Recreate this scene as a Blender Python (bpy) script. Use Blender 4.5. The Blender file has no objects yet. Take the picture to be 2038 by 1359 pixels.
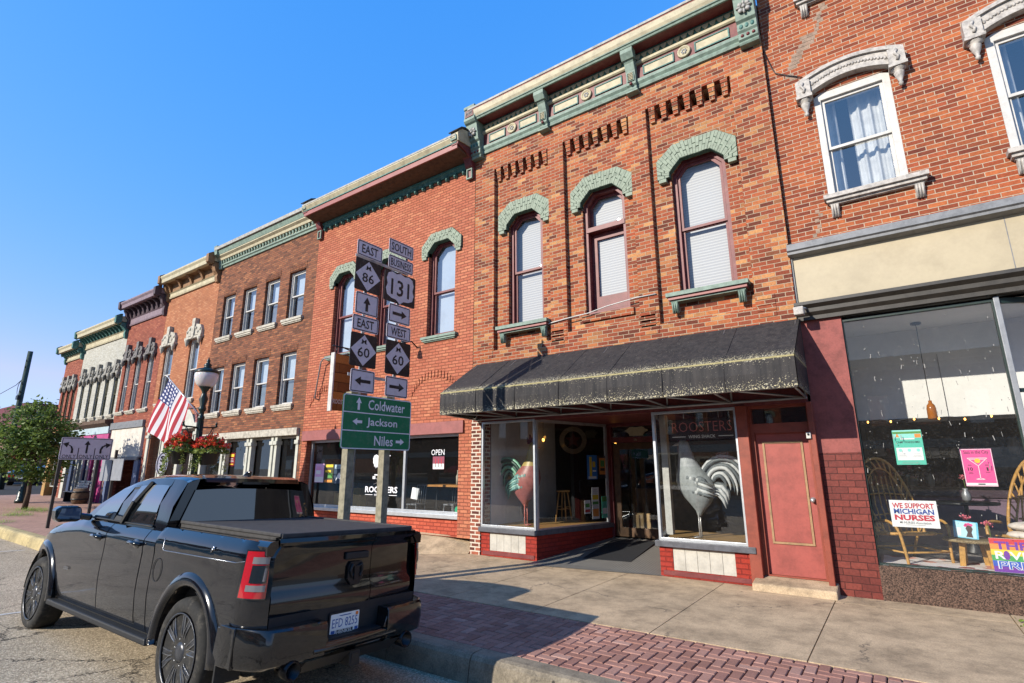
import bpy, bmesh, math, random
from mathutils import Vector, Matrix
R = math.radians
random.seed(7)
sc = bpy.context.scene
COL = sc.collection

# ------------------------------------------------------------------ camera
cam_d = bpy.data.cameras.new('Camera')
cam = bpy.data.objects.new('Camera', cam_d); COL.objects.link(cam)
YAW, PITCH, ROLL, FPX = R(35.25), R(13.4), R(-0.2), 1056.0
cam_d.sensor_width = 36.0; cam_d.lens = 36.0 * FPX / 2038.0
cam_d.clip_start = 0.05; cam_d.clip_end = 3000
fw = Vector((-math.sin(YAW)*math.cos(PITCH), math.cos(YAW)*math.cos(PITCH), math.sin(PITCH)))
r0 = Vector((math.cos(YAW), math.sin(YAW), 0)); u0 = r0.cross(fw)
rr = math.cos(ROLL)*r0 + math.sin(ROLL)*u0; uu = -math.sin(ROLL)*r0 + math.cos(ROLL)*u0
M = Matrix((rr, uu, -fw)).transposed().to_4x4(); M.translation = Vector((0, 0, 1.75))
cam.matrix_world = M
sc.camera = cam

# ------------------------------------------------------------------ sky, sun, exposure
SUN = Vector((-0.42, -1.0, 0.52)).normalized()
EL = math.asin(SUN.z); AZ = math.atan2(SUN.x, SUN.y)
w = bpy.data.worlds.new('World'); sc.world = w; w.use_nodes = True
nt = w.node_tree; nt.nodes.clear()
sky = nt.nodes.new('ShaderNodeTexSky'); sky.sky_type = 'NISHITA'; sky.sun_disc = False
sky.sun_elevation = EL; sky.sun_rotation = AZ; sky.altitude = 200; sky.air_density = 1.0; sky.dust_density = 0.0; sky.ozone_density = 4.0
sp_ = nt.nodes.new('ShaderNodeSeparateColor'); cb_ = nt.nodes.new('ShaderNodeCombineColor')      # colour grade of the sky as the camera developed it
for i_, (k_, p_) in enumerate(((.68, 1.45), (1.33, .54), (3.469, .15))):
    pw_ = nt.nodes.new('ShaderNodeMath'); pw_.operation = 'POWER'; pw_.inputs[1].default_value = p_; ml_ = nt.nodes.new('ShaderNodeMath'); ml_.operation = 'MULTIPLY'; ml_.inputs[1].default_value = k_
    mn_ = nt.nodes.new('ShaderNodeMath'); mn_.operation = 'MINIMUM'; mn_.inputs[1].default_value = (2.3, 3.2, 4.6)[i_]
    nt.links.new(sp_.outputs[i_], pw_.inputs[0]); nt.links.new(pw_.outputs[0], ml_.inputs[0]); nt.links.new(ml_.outputs[0], mn_.inputs[0]); nt.links.new(mn_.outputs[0], cb_.inputs[i_])
bg = nt.nodes.new('ShaderNodeBackground'); bg.inputs['Strength'].default_value = 0.15
wo = nt.nodes.new('ShaderNodeOutputWorld')
nt.links.new(sky.outputs[0], sp_.inputs[0]); nt.links.new(cb_.outputs[0], bg.inputs[0]); nt.links.new(bg.outputs[0], wo.inputs[0])
sd = bpy.data.lights.new('sun', 'SUN'); sd.energy = 4.2; sd.angle = R(0.5); sd.color = (1.0, 0.93, 0.82)
sun = bpy.data.objects.new('sun', sd); COL.objects.link(sun)
sun.rotation_euler = (-SUN).to_track_quat('-Z', 'Y').to_euler()
sun.location = (-20, -40, 40)
sc.view_settings.view_transform = 'Standard'; sc.view_settings.look = 'None'
sc.view_settings.exposure = 0.75; sc.view_settings.gamma = 1.0
try:
    sc.cycles.max_bounces = 8; sc.cycles.transparent_max_bounces = 16; sc.cycles.glossy_bounces = 4
    sc.cycles.caustics_reflective = False; sc.cycles.caustics_refractive = False
    sc.cycles.use_denoising = True
except Exception: pass

# ------------------------------------------------------------------ helpers
def hexc(h):
    h = h.lstrip('#'); c = [int(h[i:i+2], 16)/255 for i in (0, 2, 4)]
    return tuple((x/12.92 if x <= 0.04045 else ((x+0.055)/1.055)**2.4) for x in c) + (1,)

WL = {}
def wloc(o): return WL.get(o.name, Vector((0, 0, 0))) if o else Vector((0, 0, 0))
def place(o, parent, local=False):
    COL.objects.link(o)
    if parent is not None:
        o.parent = parent
        o.location = (0, 0, 0) if local else -wloc(parent)
        WL[o.name] = wloc(parent) + o.location
    else: WL[o.name] = Vector(o.location)
    return o
def tag(o, label=None, cat=None, group=None, kind=None):
    if label: o['label'] = label
    if cat: o['category'] = cat
    if group: o['group'] = group
    if kind: o['kind'] = kind
    return o
def thing(name, loc, label, cat, group=None, rot=None):
    o = bpy.data.objects.new(name, None); o.location = loc; o.empty_display_size = 0.2
    if rot: o.rotation_euler = rot
    place(o, None); return tag(o, label, cat, group)

class MB:
    def __init__(s): s.v = []; s.f = []; s.m = []; s.sm = []
    def add(s, vs, fs, mi=0, sm=False):
        b = len(s.v); s.v += [tuple(p) for p in vs]
        for f in fs: s.f.append([b+i for i in f]); s.m.append(mi); s.sm.append(sm)
        return s
    def quad(s, a, b, c, d, mi=0): return s.add([a, b, c, d], [(0, 1, 2, 3)], mi)
    def box(s, x0, x1, y0, y1, z0, z1, mi=0):
        if x0 > x1: x0, x1 = x1, x0
        if y0 > y1: y0, y1 = y1, y0
        if z0 > z1: z0, z1 = z1, z0
        return s.add([(x0,y0,z0),(x1,y0,z0),(x1,y1,z0),(x0,y1,z0),(x0,y0,z1),(x1,y0,z1),(x1,y1,z1),(x0,y1,z1)],
              [(0,3,2,1),(4,5,6,7),(0,1,5,4),(1,2,6,5),(2,3,7,6),(3,0,4,7)], mi)
    def prism(s, pts, ax, a, b, mi=0, cap=True, sm=False):
        n = len(pts)
        def P(p, t): return (t, p[0], p[1]) if ax == 'x' else ((p[0], t, p[1]) if ax == 'y' else (p[0], p[1], t))
        vs = [P(p, a) for p in pts] + [P(p, b) for p in pts]
        fs = [(i, (i+1) % n, n+(i+1) % n, n+i) for i in range(n)]
        if cap: fs += [tuple(range(n))[::-1], tuple(range(n, 2*n))]
        return s.add(vs, fs, mi, sm)
    def strip(s, pts, x0, x1, mi=0):            # open (y,z) profile swept along x
        n = len(pts)
        vs = [(x0, p[0], p[1]) for p in pts] + [(x1, p[0], p[1]) for p in pts]
        return s.add(vs, [(i, i+1, n+i+1, n+i) for i in range(n-1)], mi)
    def tube(s, path, r, n=8, mi=0, cap=True):
        path = [Vector(p) for p in path]; rs = r if isinstance(r, (list, tuple)) else [r]*len(path)
        vs = []; up = None
        for i, p in enumerate(path):
            d = (path[min(i+1, len(path)-1)] - path[max(i-1, 0)]).normalized()
            if up is None: up = Vector((0, 0, 1)) if abs(d.z) < .9 else Vector((1, 0, 0))
            e1 = (up - d*up.dot(d)).normalized(); e2 = d.cross(e1); up = e1
            for k in range(n):
                a = 2*math.pi*k/n; vs.append(p + (e1*math.cos(a) + e2*math.sin(a))*rs[i])
        m = len(path); fs = []
        for i in range(m-1):
            for k in range(n): fs.append((i*n+k, i*n+(k+1) % n, (i+1)*n+(k+1) % n, (i+1)*n+k))
        if cap: fs += [tuple(range(n))[::-1], tuple(range((m-1)*n, m*n))]
        return s.add(vs, fs, mi, True)
    def lathe(s, prof, c=(0, 0, 0), n=16, ax='z', mi=0, sm=True, cap=True):
        vs = []
        for r, t in prof:
            for k in range(n):
                a = 2*math.pi*k/n; x, y = r*math.cos(a), r*math.sin(a)
                q = (x, y, t) if ax == 'z' else ((x, t, y) if ax == 'y' else (t, x, y))
                vs.append((c[0]+q[0], c[1]+q[1], c[2]+q[2]))
        m = len(prof)
        fs = [(i*n+k, i*n+(k+1) % n, (i+1)*n+(k+1) % n, (i+1)*n+k) for i in range(m-1) for k in range(n)]
        if cap and prof[0][0] > 1e-6: fs.append(tuple(range(n))[::-1])
        if cap and prof[-1][0] > 1e-6: fs.append(tuple(range((m-1)*n, m*n)))
        return s.add(vs, fs, mi, sm)
    def ball(s, c, rx, ry=None, rz=None, n=12, mi=0):
        ry = ry or rx; rz = rz or rx; vs = []; k2 = max(5, n//2)
        for i in range(k2+1):
            t = math.pi*i/k2
            for k in range(n):
                a = 2*math.pi*k/n; vs.append((c[0]+rx*math.sin(t)*math.cos(a), c[1]+ry*math.sin(t)*math.sin(a), c[2]+rz*math.cos(t)))
        return s.add(vs, [(i*n+k, i*n+(k+1) % n, (i+1)*n+(k+1) % n, (i+1)*n+k) for i in range(k2) for k in range(n)], mi, True)
    def bar(s, a, b, w, h, mi=0):               # rectangular bar from a to b
        a, b = Vector(a), Vector(b); d = (b-a).normalized()
        up = Vector((0, 0, 1)) if abs(d.z) < .95 else Vector((0, 1, 0))
        e1 = d.cross(up).normalized()*w/2; e2 = e1.cross(d).normalized()*h/2
        vs = [a-e1-e2, a+e1-e2, a+e1+e2, a-e1+e2, b-e1-e2, b+e1-e2, b+e1+e2, b-e1+e2]
        return s.add(vs, [(0,1,2,3),(7,6,5,4),(0,4,5,1),(1,5,6,2),(2,6,7,3),(3,7,4,0)], mi)
    def build(s, name, mats, parent=None, smooth=False, local=False, recalc=True, bevel=0, merge=False, sub=0, autos=None):
        me = bpy.data.meshes.new(name); me.from_pydata(s.v, [], s.f)
        if not isinstance(mats, (list, tuple)): mats = [mats]
        for m in mats: me.materials.append(m)
        for p, mi, sm in zip(me.polygons, s.m, s.sm):
            p.material_index = mi; p.use_smooth = sm or smooth
        if recalc or merge:
            bm = bmesh.new(); bm.from_mesh(me)
            if merge: bmesh.ops.remove_doubles(bm, verts=bm.verts, dist=1e-4)
            if recalc: bmesh.ops.recalc_face_normals(bm, faces=bm.faces)
            bm.to_mesh(me); bm.free()
        if autos is not None:
            for p in me.polygons: p.use_smooth = True
            me.set_sharp_from_angle(angle=R(autos))
        me.update()
        o = bpy.data.objects.new(name, me)
        place(o, parent, local)
        if bevel:
            b = o.modifiers.new('bevel', 'BEVEL'); b.width = bevel; b.segments = 2; b.limit_method = 'ANGLE'; b.angle_limit = R(40)
        if sub:
            b = o.modifiers.new('sub', 'SUBSURF'); b.levels = sub; b.render_levels = sub
        return o

def rects_minus(x0, x1, z0, z1, holes):
    xs = sorted({x0, x1} | {min(max(h[i], x0), x1) for h in holes for i in (0, 1)})
    zs = sorted({z0, z1} | {min(max(h[i], z0), z1) for h in holes for i in (2, 3)})
    out = []
    for i in range(len(xs)-1):
        for j in range(len(zs)-1):
            cx, cz = (xs[i]+xs[i+1])/2, (zs[j]+zs[j+1])/2
            if not any(h[0] < cx < h[1] and h[2] < cz < h[3] for h in holes): out.append((xs[i], xs[i+1], zs[j], zs[j+1]))
    return out
def wall_holes(mb, x0, x1, z0, z1, y, d, holes, mi=0, rev=None, back=False):
    for a, b, c, e in rects_minus(x0, x1, z0, z1, holes): mb.quad((a, y, c), (b, y, c), (b, y, e), (a, y, e), mi)
    rv = mi if rev is None else rev
    for a, b, c, e in holes:
        mb.quad((a, y, c), (a, y+d, c), (a, y+d, e), (a, y, e), rv); mb.quad((b, y, c), (b, y, e), (b, y+d, e), (b, y+d, c), rv)
        mb.quad((a, y, e), (a, y+d, e), (b, y+d, e), (b, y, e), rv); mb.quad((a, y, c), (b, y, c), (b, y+d, c), (a, y+d, c), rv)

# text: mesh letters laid on a plane with right = u, up = v
_TX = {}
def text_mesh(s, bold=0.0):
    k = (s, bold)
    if k not in _TX:
        cu = bpy.data.curves.new('txt', 'FONT'); cu.body = s; cu.size = 1; cu.offset = bold; cu.resolution_u = 2
        o = bpy.data.objects.new('txt', cu); COL.objects.link(o)
        dg = bpy.context.evaluated_depsgraph_get(); dg.update()
        me = bpy.data.meshes.new_from_object(o.evaluated_get(dg))
        vs = [v.co.copy() for v in me.vertices]; fs = [tuple(p.vertices) for p in me.polygons]
        bpy.data.objects.remove(o); bpy.data.curves.remove(cu); bpy.data.meshes.remove(me)
        x0 = min(v.x for v in vs); x1 = max(v.x for v in vs); y0 = min(v.y for v in vs); y1 = max(v.y for v in vs)
        _TX[k] = ([((v.x-x0)/(x1-x0), (v.y-y0)/(y1-y0)) for v in vs], fs, (x1-x0)/(y1-y0))
    return _TX[k]
def add_text(mb, s, c, u, v, h, w=None, mi=0, bold=0.0, off=0.004, maxw=None):
    """text centred at c; h = height of its box; w = width (None keeps the letters' own)"""
    pts, fs, asp = text_mesh(s, bold); w = w or h*asp
    if maxw and w > maxw: w = maxw
    c, u, v = Vector(c), Vector(u).normalized(), Vector(v).normalized(); n = u.cross(v)
    mb.add([c + u*((p[0]-.5)*w) + v*((p[1]-.5)*h) + n*off for p in pts], fs, mi)
def add_poly(mb, pts, c, u, v, mi=0, off=0.003, thick=0):
    c, u, v = Vector(c), Vector(u).normalized(), Vector(v).normalized(); n = u.cross(v)
    P = [c+u*p[0]+v*p[1]+n*off for p in pts]
    if not thick: mb.add(P, [tuple(range(len(P)))], mi)
    else:
        k = len(P); Q = [p - n*thick for p in P]
        mb.add(P+Q, [tuple(range(k)), tuple(range(k, 2*k))[::-1]] + [(i, (i+1) % k, k+(i+1) % k, k+i) for i in range(k)], mi)
def rrect(w, h, r, n=4):
    out = []
    for cx, cy, a0 in ((w/2-r, h/2-r, 0), (-w/2+r, h/2-r, 90), (-w/2+r, -h/2+r, 180), (w/2-r, -h/2+r, 270)):
        for k in range(n+1):
            a = R(a0+90*k/n); out.append((cx+r*math.cos(a), cy+r*math.sin(a)))
    return out
def frame_poly(mb, outer, inner, c, u, v, mi, off):
    c, u, v = Vector(c), Vector(u).normalized(), Vector(v).normalized(); n = u.cross(v); k = len(outer)
    P = [c+u*p[0]+v*p[1]+n*off for p in list(outer)+list(inner)]
    mb.add(P, [(i, (i+1) % k, k+(i+1) % k, k+i) for i in range(k)], mi)

# ------------------------------------------------------------------ materials
def newmat(name):
    m = bpy.data.materials.new(name); m.use_nodes = True; nt = m.node_tree
    return m, nt, nt.nodes['Principled BSDF']
def N(nt, t, **kw):
    n = nt.nodes.new('ShaderNode'+t)
    for k, v in kw.items():
        if k in n.inputs: n.inputs[k].default_value = v
        else: setattr(n, k, v)
    return n
def mix(nt, a, b, f, mode='MIX'):
    n = nt.nodes.new('ShaderNodeMix'); n.data_type = 'RGBA'; n.blend_type = mode
    for idx, val in ((0, f), (6, a), (7, b)):
        if hasattr(val, 'is_linked') or hasattr(val, 'links'): nt.links.new(val, n.inputs[idx])
        else: n.inputs[idx].default_value = val
    return n.outputs[2]
def ramp(nt, fac, stops, interp='LINEAR'):
    n = nt.nodes.new('ShaderNodeValToRGB'); cr = n.color_ramp; cr.interpolation = interp
    while len(cr.elements) < len(stops): cr.elements.new(0.5)
    for e, (p, c) in zip(cr.elements, stops): e.position = p; e.color = c if len(c) == 4 else (*c, 1)
    nt.links.new(fac, n.inputs[0]); return n.outputs[0]
def wpos(nt): return nt.nodes.new('ShaderNodeNewGeometry').outputs['Position']
def noise(nt, vec, scale, detail=3, rough=.6, out=0):
    n = N(nt, 'TexNoise', Scale=scale, Detail=detail, Roughness=rough)
    if vec is not None: nt.links.new(vec, n.inputs['Vector'])
    return n.outputs[out]
def bump(nt, bsdf, h, strength=.3, dist=.01):
    b = N(nt, 'Bump', Strength=strength, Distance=dist); nt.links.new(h, b.inputs['Height']); nt.links.new(b.outputs[0], bsdf.inputs['Normal'])
GREY = lambda g: (g, g, g, 1)
_M = {}
def paint(name, c, rough=.55, var=.25, scale=6, metal=0, bmp=.15, dirt=None, dirtamt=.5, obj=False, spec=.4):
    if name in _M: return _M[name]
    m, nt, b = newmat(name); c = hexc(c) if isinstance(c, str) else c
    p = nt.nodes.new('ShaderNodeTexCoord').outputs['Object'] if obj else wpos(nt)
    n1 = noise(nt, p, scale, 5, .65); n2 = noise(nt, p, scale*9, 4, .7)
    dk = tuple(x*(1-var*1.6) for x in c[:3])+(1,); lt = tuple(min(1, x*(1+var*.5)) for x in c[:3])+(1,)
    col = ramp(nt, n1, [(.3, dk), (.55, c), (.8, lt)])
    col = mix(nt, col, ramp(nt, n2, [(.35, GREY(.72)), (.6, GREY(1))]), var*2 if var < .5 else 1, 'MULTIPLY')
    if dirt:
        f = ramp(nt, noise(nt, p, scale*.7, 6, .75), [(.52, GREY(0)), (.66, GREY(1))])
        mm = N(nt, 'Math', operation='MULTIPLY'); nt.links.new(f, mm.inputs[0]); mm.inputs[1].default_value = dirtamt
        col = mix(nt, col, hexc(dirt), mm.outputs[0])
    nt.links.new(col, b.inputs['Base Color']); b.inputs['Roughness'].default_value = rough; b.inputs['Metallic'].default_value = metal
    b.inputs['Specular IOR Level'].default_value = spec
    if bmp: bump(nt, b, n2, bmp, .006)
    _M[name] = m; return m
def brick(name, stops, mortar, bw=.215, bh=.0735, mz=.0095, paintmix=0, paintc='#c07050', rough=.85, bmp=.6, weather=.5, wob=.004, yaxis=False, stain=None):
    if name in _M: return _M[name]
    m, nt, b = newmat(name); p = wpos(nt)
    wn = N(nt, 'TexNoise', Scale=11.0, Detail=2.0); nt.links.new(p, wn.inputs['Vector'])
    va = N(nt, 'VectorMath', operation='MULTIPLY_ADD'); nt.links.new(wn.outputs['Color'], va.inputs[0]); va.inputs[1].default_value = (wob*2,)*3; nt.links.new(p, va.inputs[2])
    sx = N(nt, 'SeparateXYZ'); nt.links.new(va.outputs[0], sx.inputs[0])
    ad = N(nt, 'Math', operation='ADD'); nt.links.new(sx.outputs[0], ad.inputs[0]); nt.links.new(sx.outputs[1], ad.inputs[1])
    cb = N(nt, 'CombineXYZ'); nt.links.new(ad.outputs[0], cb.inputs[0]); nt.links.new(sx.outputs[2], cb.inputs[1])
    bt = N(nt, 'TexBrick', Scale=1.0); bt.inputs['Color1'].default_value = GREY(0); bt.inputs['Color2'].default_value = GREY(1); bt.inputs['Mortar'].default_value = GREY(.5)
    bt.inputs['Mortar Size'].default_value = mz; bt.inputs['Mortar Smooth'].default_value = .25; bt.inputs['Brick Width'].default_value = bw; bt.inputs['Row Height'].default_value = bh; bt.inputs['Bias'].default_value = 0
    nt.links.new(cb.outputs[0], bt.inputs['Vector'])
    k = len(stops)
    col = ramp(nt, bt.outputs['Color'], [((i+.5)/k if k > 1 else .5, hexc(c)) for i, c in enumerate(stops)], 'LINEAR')
    n2 = noise(nt, p, 34, 5, .75); col = mix(nt, col, ramp(nt, n2, [(.3, GREY(.55)), (.62, GREY(1.12))]), .75, 'MULTIPLY')
    n3 = noise(nt, p, .9, 6, .7); col = mix(nt, col, ramp(nt, n3, [(.32, GREY(.62)), (.6, GREY(1.08))]), weather, 'MULTIPLY')
    if stain:
        n4 = noise(nt, p, 1.7, 7, .8); col = mix(nt, col, hexc(stain), ramp(nt, n4, [(.58, GREY(0)), (.74, GREY(.8))]))
    mo = mix(nt, hexc(mortar), ramp(nt, n2, [(.35, GREY(.6)), (.65, GREY(1))]), .6, 'MULTIPLY')
    col = mix(nt, col, mo, bt.outputs['Fac'])
    nt.links.new(col, b.inputs['Base Color']); b.inputs['Roughness'].default_value = rough; b.inputs['Specular IOR Level'].default_value = .25
    iv = N(nt, 'Math', operation='SUBTRACT'); iv.inputs[0].default_value = 1; nt.links.new(bt.outputs['Fac'], iv.inputs[1])
    a2 = N(nt, 'Math', operation='MULTIPLY_ADD'); nt.links.new(n2, a2.inputs[0]); a2.inputs[1].default_value = .5; nt.links.new(iv.outputs[0], a2.inputs[2])
    bump(nt, b, a2.outputs[0], bmp, .012)
    _M[name] = m; return m
def glass(name, tint=(1, 1, 1, 1), refl=.9, rough=0.0, f0=1.5, dust=0.0, wav=0.0):
    if name in _M: return _M[name]
    m, nt, b = newmat(name); nt.nodes.remove(b); out = [n for n in nt.nodes if n.type == 'OUTPUT_MATERIAL'][0]
    r0 = ((f0-1)/(f0+1))**2*1.8
    lw = N(nt, 'LayerWeight', Blend=.5); pw = N(nt, 'Math', operation='POWER'); nt.links.new(lw.outputs['Facing'], pw.inputs[0]); pw.inputs[1].default_value = 4.5
    fr = N(nt, 'Math', operation='MULTIPLY_ADD'); nt.links.new(pw.outputs[0], fr.inputs[0]); fr.inputs[1].default_value = 1-r0; fr.inputs[2].default_value = r0
    t = N(nt, 'BsdfTransparent', Color=tint); g = N(nt, 'BsdfGlossy', Roughness=rough); g.inputs['Color'].default_value = (refl, refl, refl, 1)
    mx = N(nt, 'MixShader'); nt.links.new(fr.outputs[0], mx.inputs[0]); nt.links.new(t.outputs[0], mx.inputs[1]); nt.links.new(g.outputs[0], mx.inputs[2]); last = mx.outputs[0]
    if wav:
        bn = N(nt, 'Bump', Strength=wav, Distance=.02); nt.links.new(noise(nt, wpos(nt), 1.6, 1, .4), bn.inputs['Height']); nt.links.new(bn.outputs[0], g.inputs['Normal'])
    if dust:
        d = N(nt, 'BsdfDiffuse', Color=(.6, .58, .55, 1)); m2 = N(nt, 'MixShader')
        f = ramp(nt, noise(nt, wpos(nt), 30, 6, .8), [(.5, GREY(.25)), (.66, GREY(.6)), (.71, GREY(6))])
        ml = N(nt, 'Math', operation='MULTIPLY'); nt.links.new(f, ml.inputs[0]); ml.inputs[1].default_value = dust
        nt.links.new(ml.outputs[0], m2.inputs[0]); nt.links.new(last, m2.inputs[1]); nt.links.new(d.outputs[0], m2.inputs[2]); last = m2.outputs[0]
    nt.links.new(last, out.inputs[0]); _M[name] = m; return m
def emis(name, c, s):
    if name in _M: return _M[name]
    m, nt, b = newmat(name); c = hexc(c); b.inputs['Base Color'].default_value = c; b.inputs['Emission Color'].default_value = c; b.inputs['Emission Strength'].default_value = s
    _M[name] = m; return m

F = 9.15                                   # facade plane of the row
MAROON = paint('maroon_paint', '#6e3030', .5, .22, 7, dirt='#8a5a50', dirtamt=.35)
ROSE = paint('rose_paint', '#8f5450', .5, .15, 5, dirt='#7d4640', dirtamt=.4)
REDFR = paint('red_frame_paint', '#b04038', .5, .15, 5)
GREEN = paint('green_paint', '#788b7e', .6, .25, 9, dirt='#55695f', dirtamt=.5)
TEAL = paint('teal_paint', '#3f6e68', .6, .3, 14, dirt='#7a9a8c', dirtamt=.6)
CREAM = paint('cream_paint', '#b3a98c', .6, .2, 6, dirt='#8c8368', dirtamt=.35)
WHITE = paint('white_paint', '#bcbab4', .55, .15, 8, dirt='#9a968c', dirtamt=.35)
GREYM = paint('grey_metal', '#8d8f92', .4, .12, 10, metal=.4)
ALU = paint('aluminium', '#c4c8cc', .35, .1, 10, metal=.7)
BLACK = paint('black_paint', '#15171a', .4, .2, 10)
DARK = paint('dark_interior', '#14120f', .9, .4, 2)
IRON = paint('lamp_green', '#12241f', .35, .2, 10)
BRONZE = paint('dark_trim', '#38342f', .5, .25, 8)
STONE = paint('stone', '#b3ad9f', .8, .3, 10, dirt='#7f796c', dirtamt=.5)
BLIND = paint('blind', '#c9cace', .7, .05, 4, bmp=0)
GL_UP = glass('upper_glass', (.93, .96, .98, 1), .95, f0=2.15, wav=.06)
GL_MAIN = glass('main_window_glass', (.97, .98, .98, 1), .95, f0=1.45, wav=.06)
GL_GLINT = glass('sun_catching_glass', (.97, .98, .98, 1), .95, f0=1.6)
GL_ST = glass('store_glass', (.9, .92, .92, 1), .95, f0=1.6, dust=.03)
# ------------------------------------------------------------------ ground, road, pavement
def gz(x): return 0.0 if x > -7 else 0.016*(-7-max(x, -80))
def rz(x, y): return gz(x) - (0.165 + 0.043*(max(min(y, 4.42), -1.2)-2.38))
XS = [-80, -60, -46, -36, -30, -24, -18, -14, -10, -7, -3, 2, 8, 40]
def sheet(name, x0, x1, y0, y1, zf, m, nx=None, ny=1, kind='structure'):
    xs = sorted({x0, x1} | {x for x in XS if x0 < x < x1}); ys = [y0+(y1-y0)*i/ny for i in range(ny+1)]
    mb = MB(); n = len(ys)
    mb.add([(x, y, zf(x, y)) for x in xs for y in ys], [(i*n+j, (i+1)*n+j, (i+1)*n+j+1, i*n+j+1) for i in range(len(xs)-1) for j in range(n-1)])
    return tag(mb.build(name, m), kind=kind)
def asphalt(name, base, light, cracks=True):
    m, nt, b = newmat(name); p = wpos(nt)
    n1 = noise(nt, p, 55, 4, .8); n2 = noise(nt, p, .7, 5, .6)
    vo = N(nt, 'TexVoronoi', Scale=70.0); nt.links.new(p, vo.inputs['Vector'])
    col = mix(nt, hexc(base), hexc(light), ramp(nt, vo.outputs['Color'], [(.35, GREY(0)), (.85, GREY(1))]))
    col = mix(nt, col, ramp(nt, n1, [(.34, GREY(.5)), (.6, GREY(1.5))]), .85, 'MULTIPLY')
    col = mix(nt, col, ramp(nt, n2, [(.3, GREY(.8)), (.7, GREY(1.2))]), .8, 'MULTIPLY')
    if cracks:
        wv = N(nt, 'VectorMath', operation='MULTIPLY_ADD'); nz = N(nt, 'TexNoise', Scale=2.2, Detail=6.0, Roughness=.7); nt.links.new(p, nz.inputs['Vector'])
        nt.links.new(nz.outputs['Color'], wv.inputs[0]); wv.inputs[1].default_value = (.9, .9, 0); nt.links.new(p, wv.inputs[2])
        v2 = N(nt, 'TexVoronoi', Scale=.62); v2.feature = 'DISTANCE_TO_EDGE'; nt.links.new(wv.outputs[0], v2.inputs['Vector'])
        f = ramp(nt, v2.outputs['Distance'], [(.003, GREY(.9)), (.011, GREY(0))])
        f = mix(nt, GREY(0), f, ramp(nt, noise(nt, p, .8, 2), [(.42, GREY(0)), (.5, GREY(1))]))
        col = mix(nt, col, (.012, .011, .01, 1), f)
    nt.links.new(col, b.inputs['Base Color']); b.inputs['Roughness'].default_value = .9; b.inputs['Specular IOR Level'].default_value = .2
    bump(nt, b, n1, .8, .015); return m
ASPH = asphalt('asphalt', '#94856f', '#c8b79c')
tag(MB().add([(x, y, gz(x)-.42) for x in (-1500, -80, -7, 1500) for y in (-1500, 1500)], [(0,2,3,1),(2,4,5,3),(4,6,7,5)]).build('ground', asphalt('far_asphalt', '#77736a', '#8c867a', False)), kind='structure')
sheet('road', -80, 60, -14, 4.46, rz, ASPH, ny=12)
sheet('cross_street', -76, -37.6, 4.462, 120, lambda x, y: gz(x)-.12, ASPH)

def concrete(name, c, dark, joints=True):
    m, nt, b = newmat(name); p = wpos(nt)
    n1 = noise(nt, p, 1.3, 7, .75); n2 = noise(nt, p, 60, 4, .8); n3 = noise(nt, p, 7, 5, .7)
    col = mix(nt, hexc(dark), hexc(c), ramp(nt, n1, [(.3, GREY(.1)), (.62, GREY(1))]))
    col = mix(nt, col, ramp(nt, n2, [(.33, GREY(.5)), (.6, GREY(1.12))]), .7, 'MULTIPLY')
    col = mix(nt, col, ramp(nt, n3, [(.3, GREY(.8)), (.6, GREY(1.05))]), .6, 'MULTIPLY')
    vo = N(nt, 'TexVoronoi', Scale=2.6); nt.links.new(p, vo.inputs['Vector'])
    col = mix(nt, col, (.03, .027, .025, 1), ramp(nt, vo.outputs['Distance'], [(.03, GREY(.9)), (.055, GREY(0))]))
    col = mix(nt, col, ramp(nt, noise(nt, p, 2.6, 8, .8), [(.36, GREY(.68)), (.52, GREY(1))]), .65, 'MULTIPLY')
    wv = N(nt, 'VectorMath', operation='MULTIPLY_ADD'); nz = N(nt, 'TexNoise', Scale=2.5, Detail=6.0, Roughness=.7); nt.links.new(p, nz.inputs['Vector'])
    nt.links.new(nz.outputs['Color'], wv.inputs[0]); wv.inputs[1].default_value = (.7, .7, 0); nt.links.new(p, wv.inputs[2])
    v2 = N(nt, 'TexVoronoi', Scale=.33); v2.feature = 'DISTANCE_TO_EDGE'; nt.links.new(wv.outputs[0], v2.inputs['Vector'])
    f2 = mix(nt, GREY(0), ramp(nt, v2.outputs['Distance'], [(.0015, GREY(.8)), (.005, GREY(0))]), ramp(nt, noise(nt, p, .7, 2), [(.46, GREY(0)), (.52, GREY(1))]))
    col = mix(nt, col, (.05, .045, .04, 1), f2)
    if joints:
        sx = N(nt, 'SeparateXYZ'); nt.links.new(p, sx.inputs[0])
    nt.links.new(col, b.inputs['Base Color']); b.inputs['Roughness'].default_value = .85; b.inputs['Specular IOR Level'].default_value = .25
    bump(nt, b, n2, .5, .006); return m
CONC = concrete('sidewalk_concrete', '#c4ab8b', '#96836a')
CURB = concrete('curb_concrete', '#978b78', '#655d50')
JOINT = paint('joint_dirt', '#2a251f', .95, .3, 20)
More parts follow.
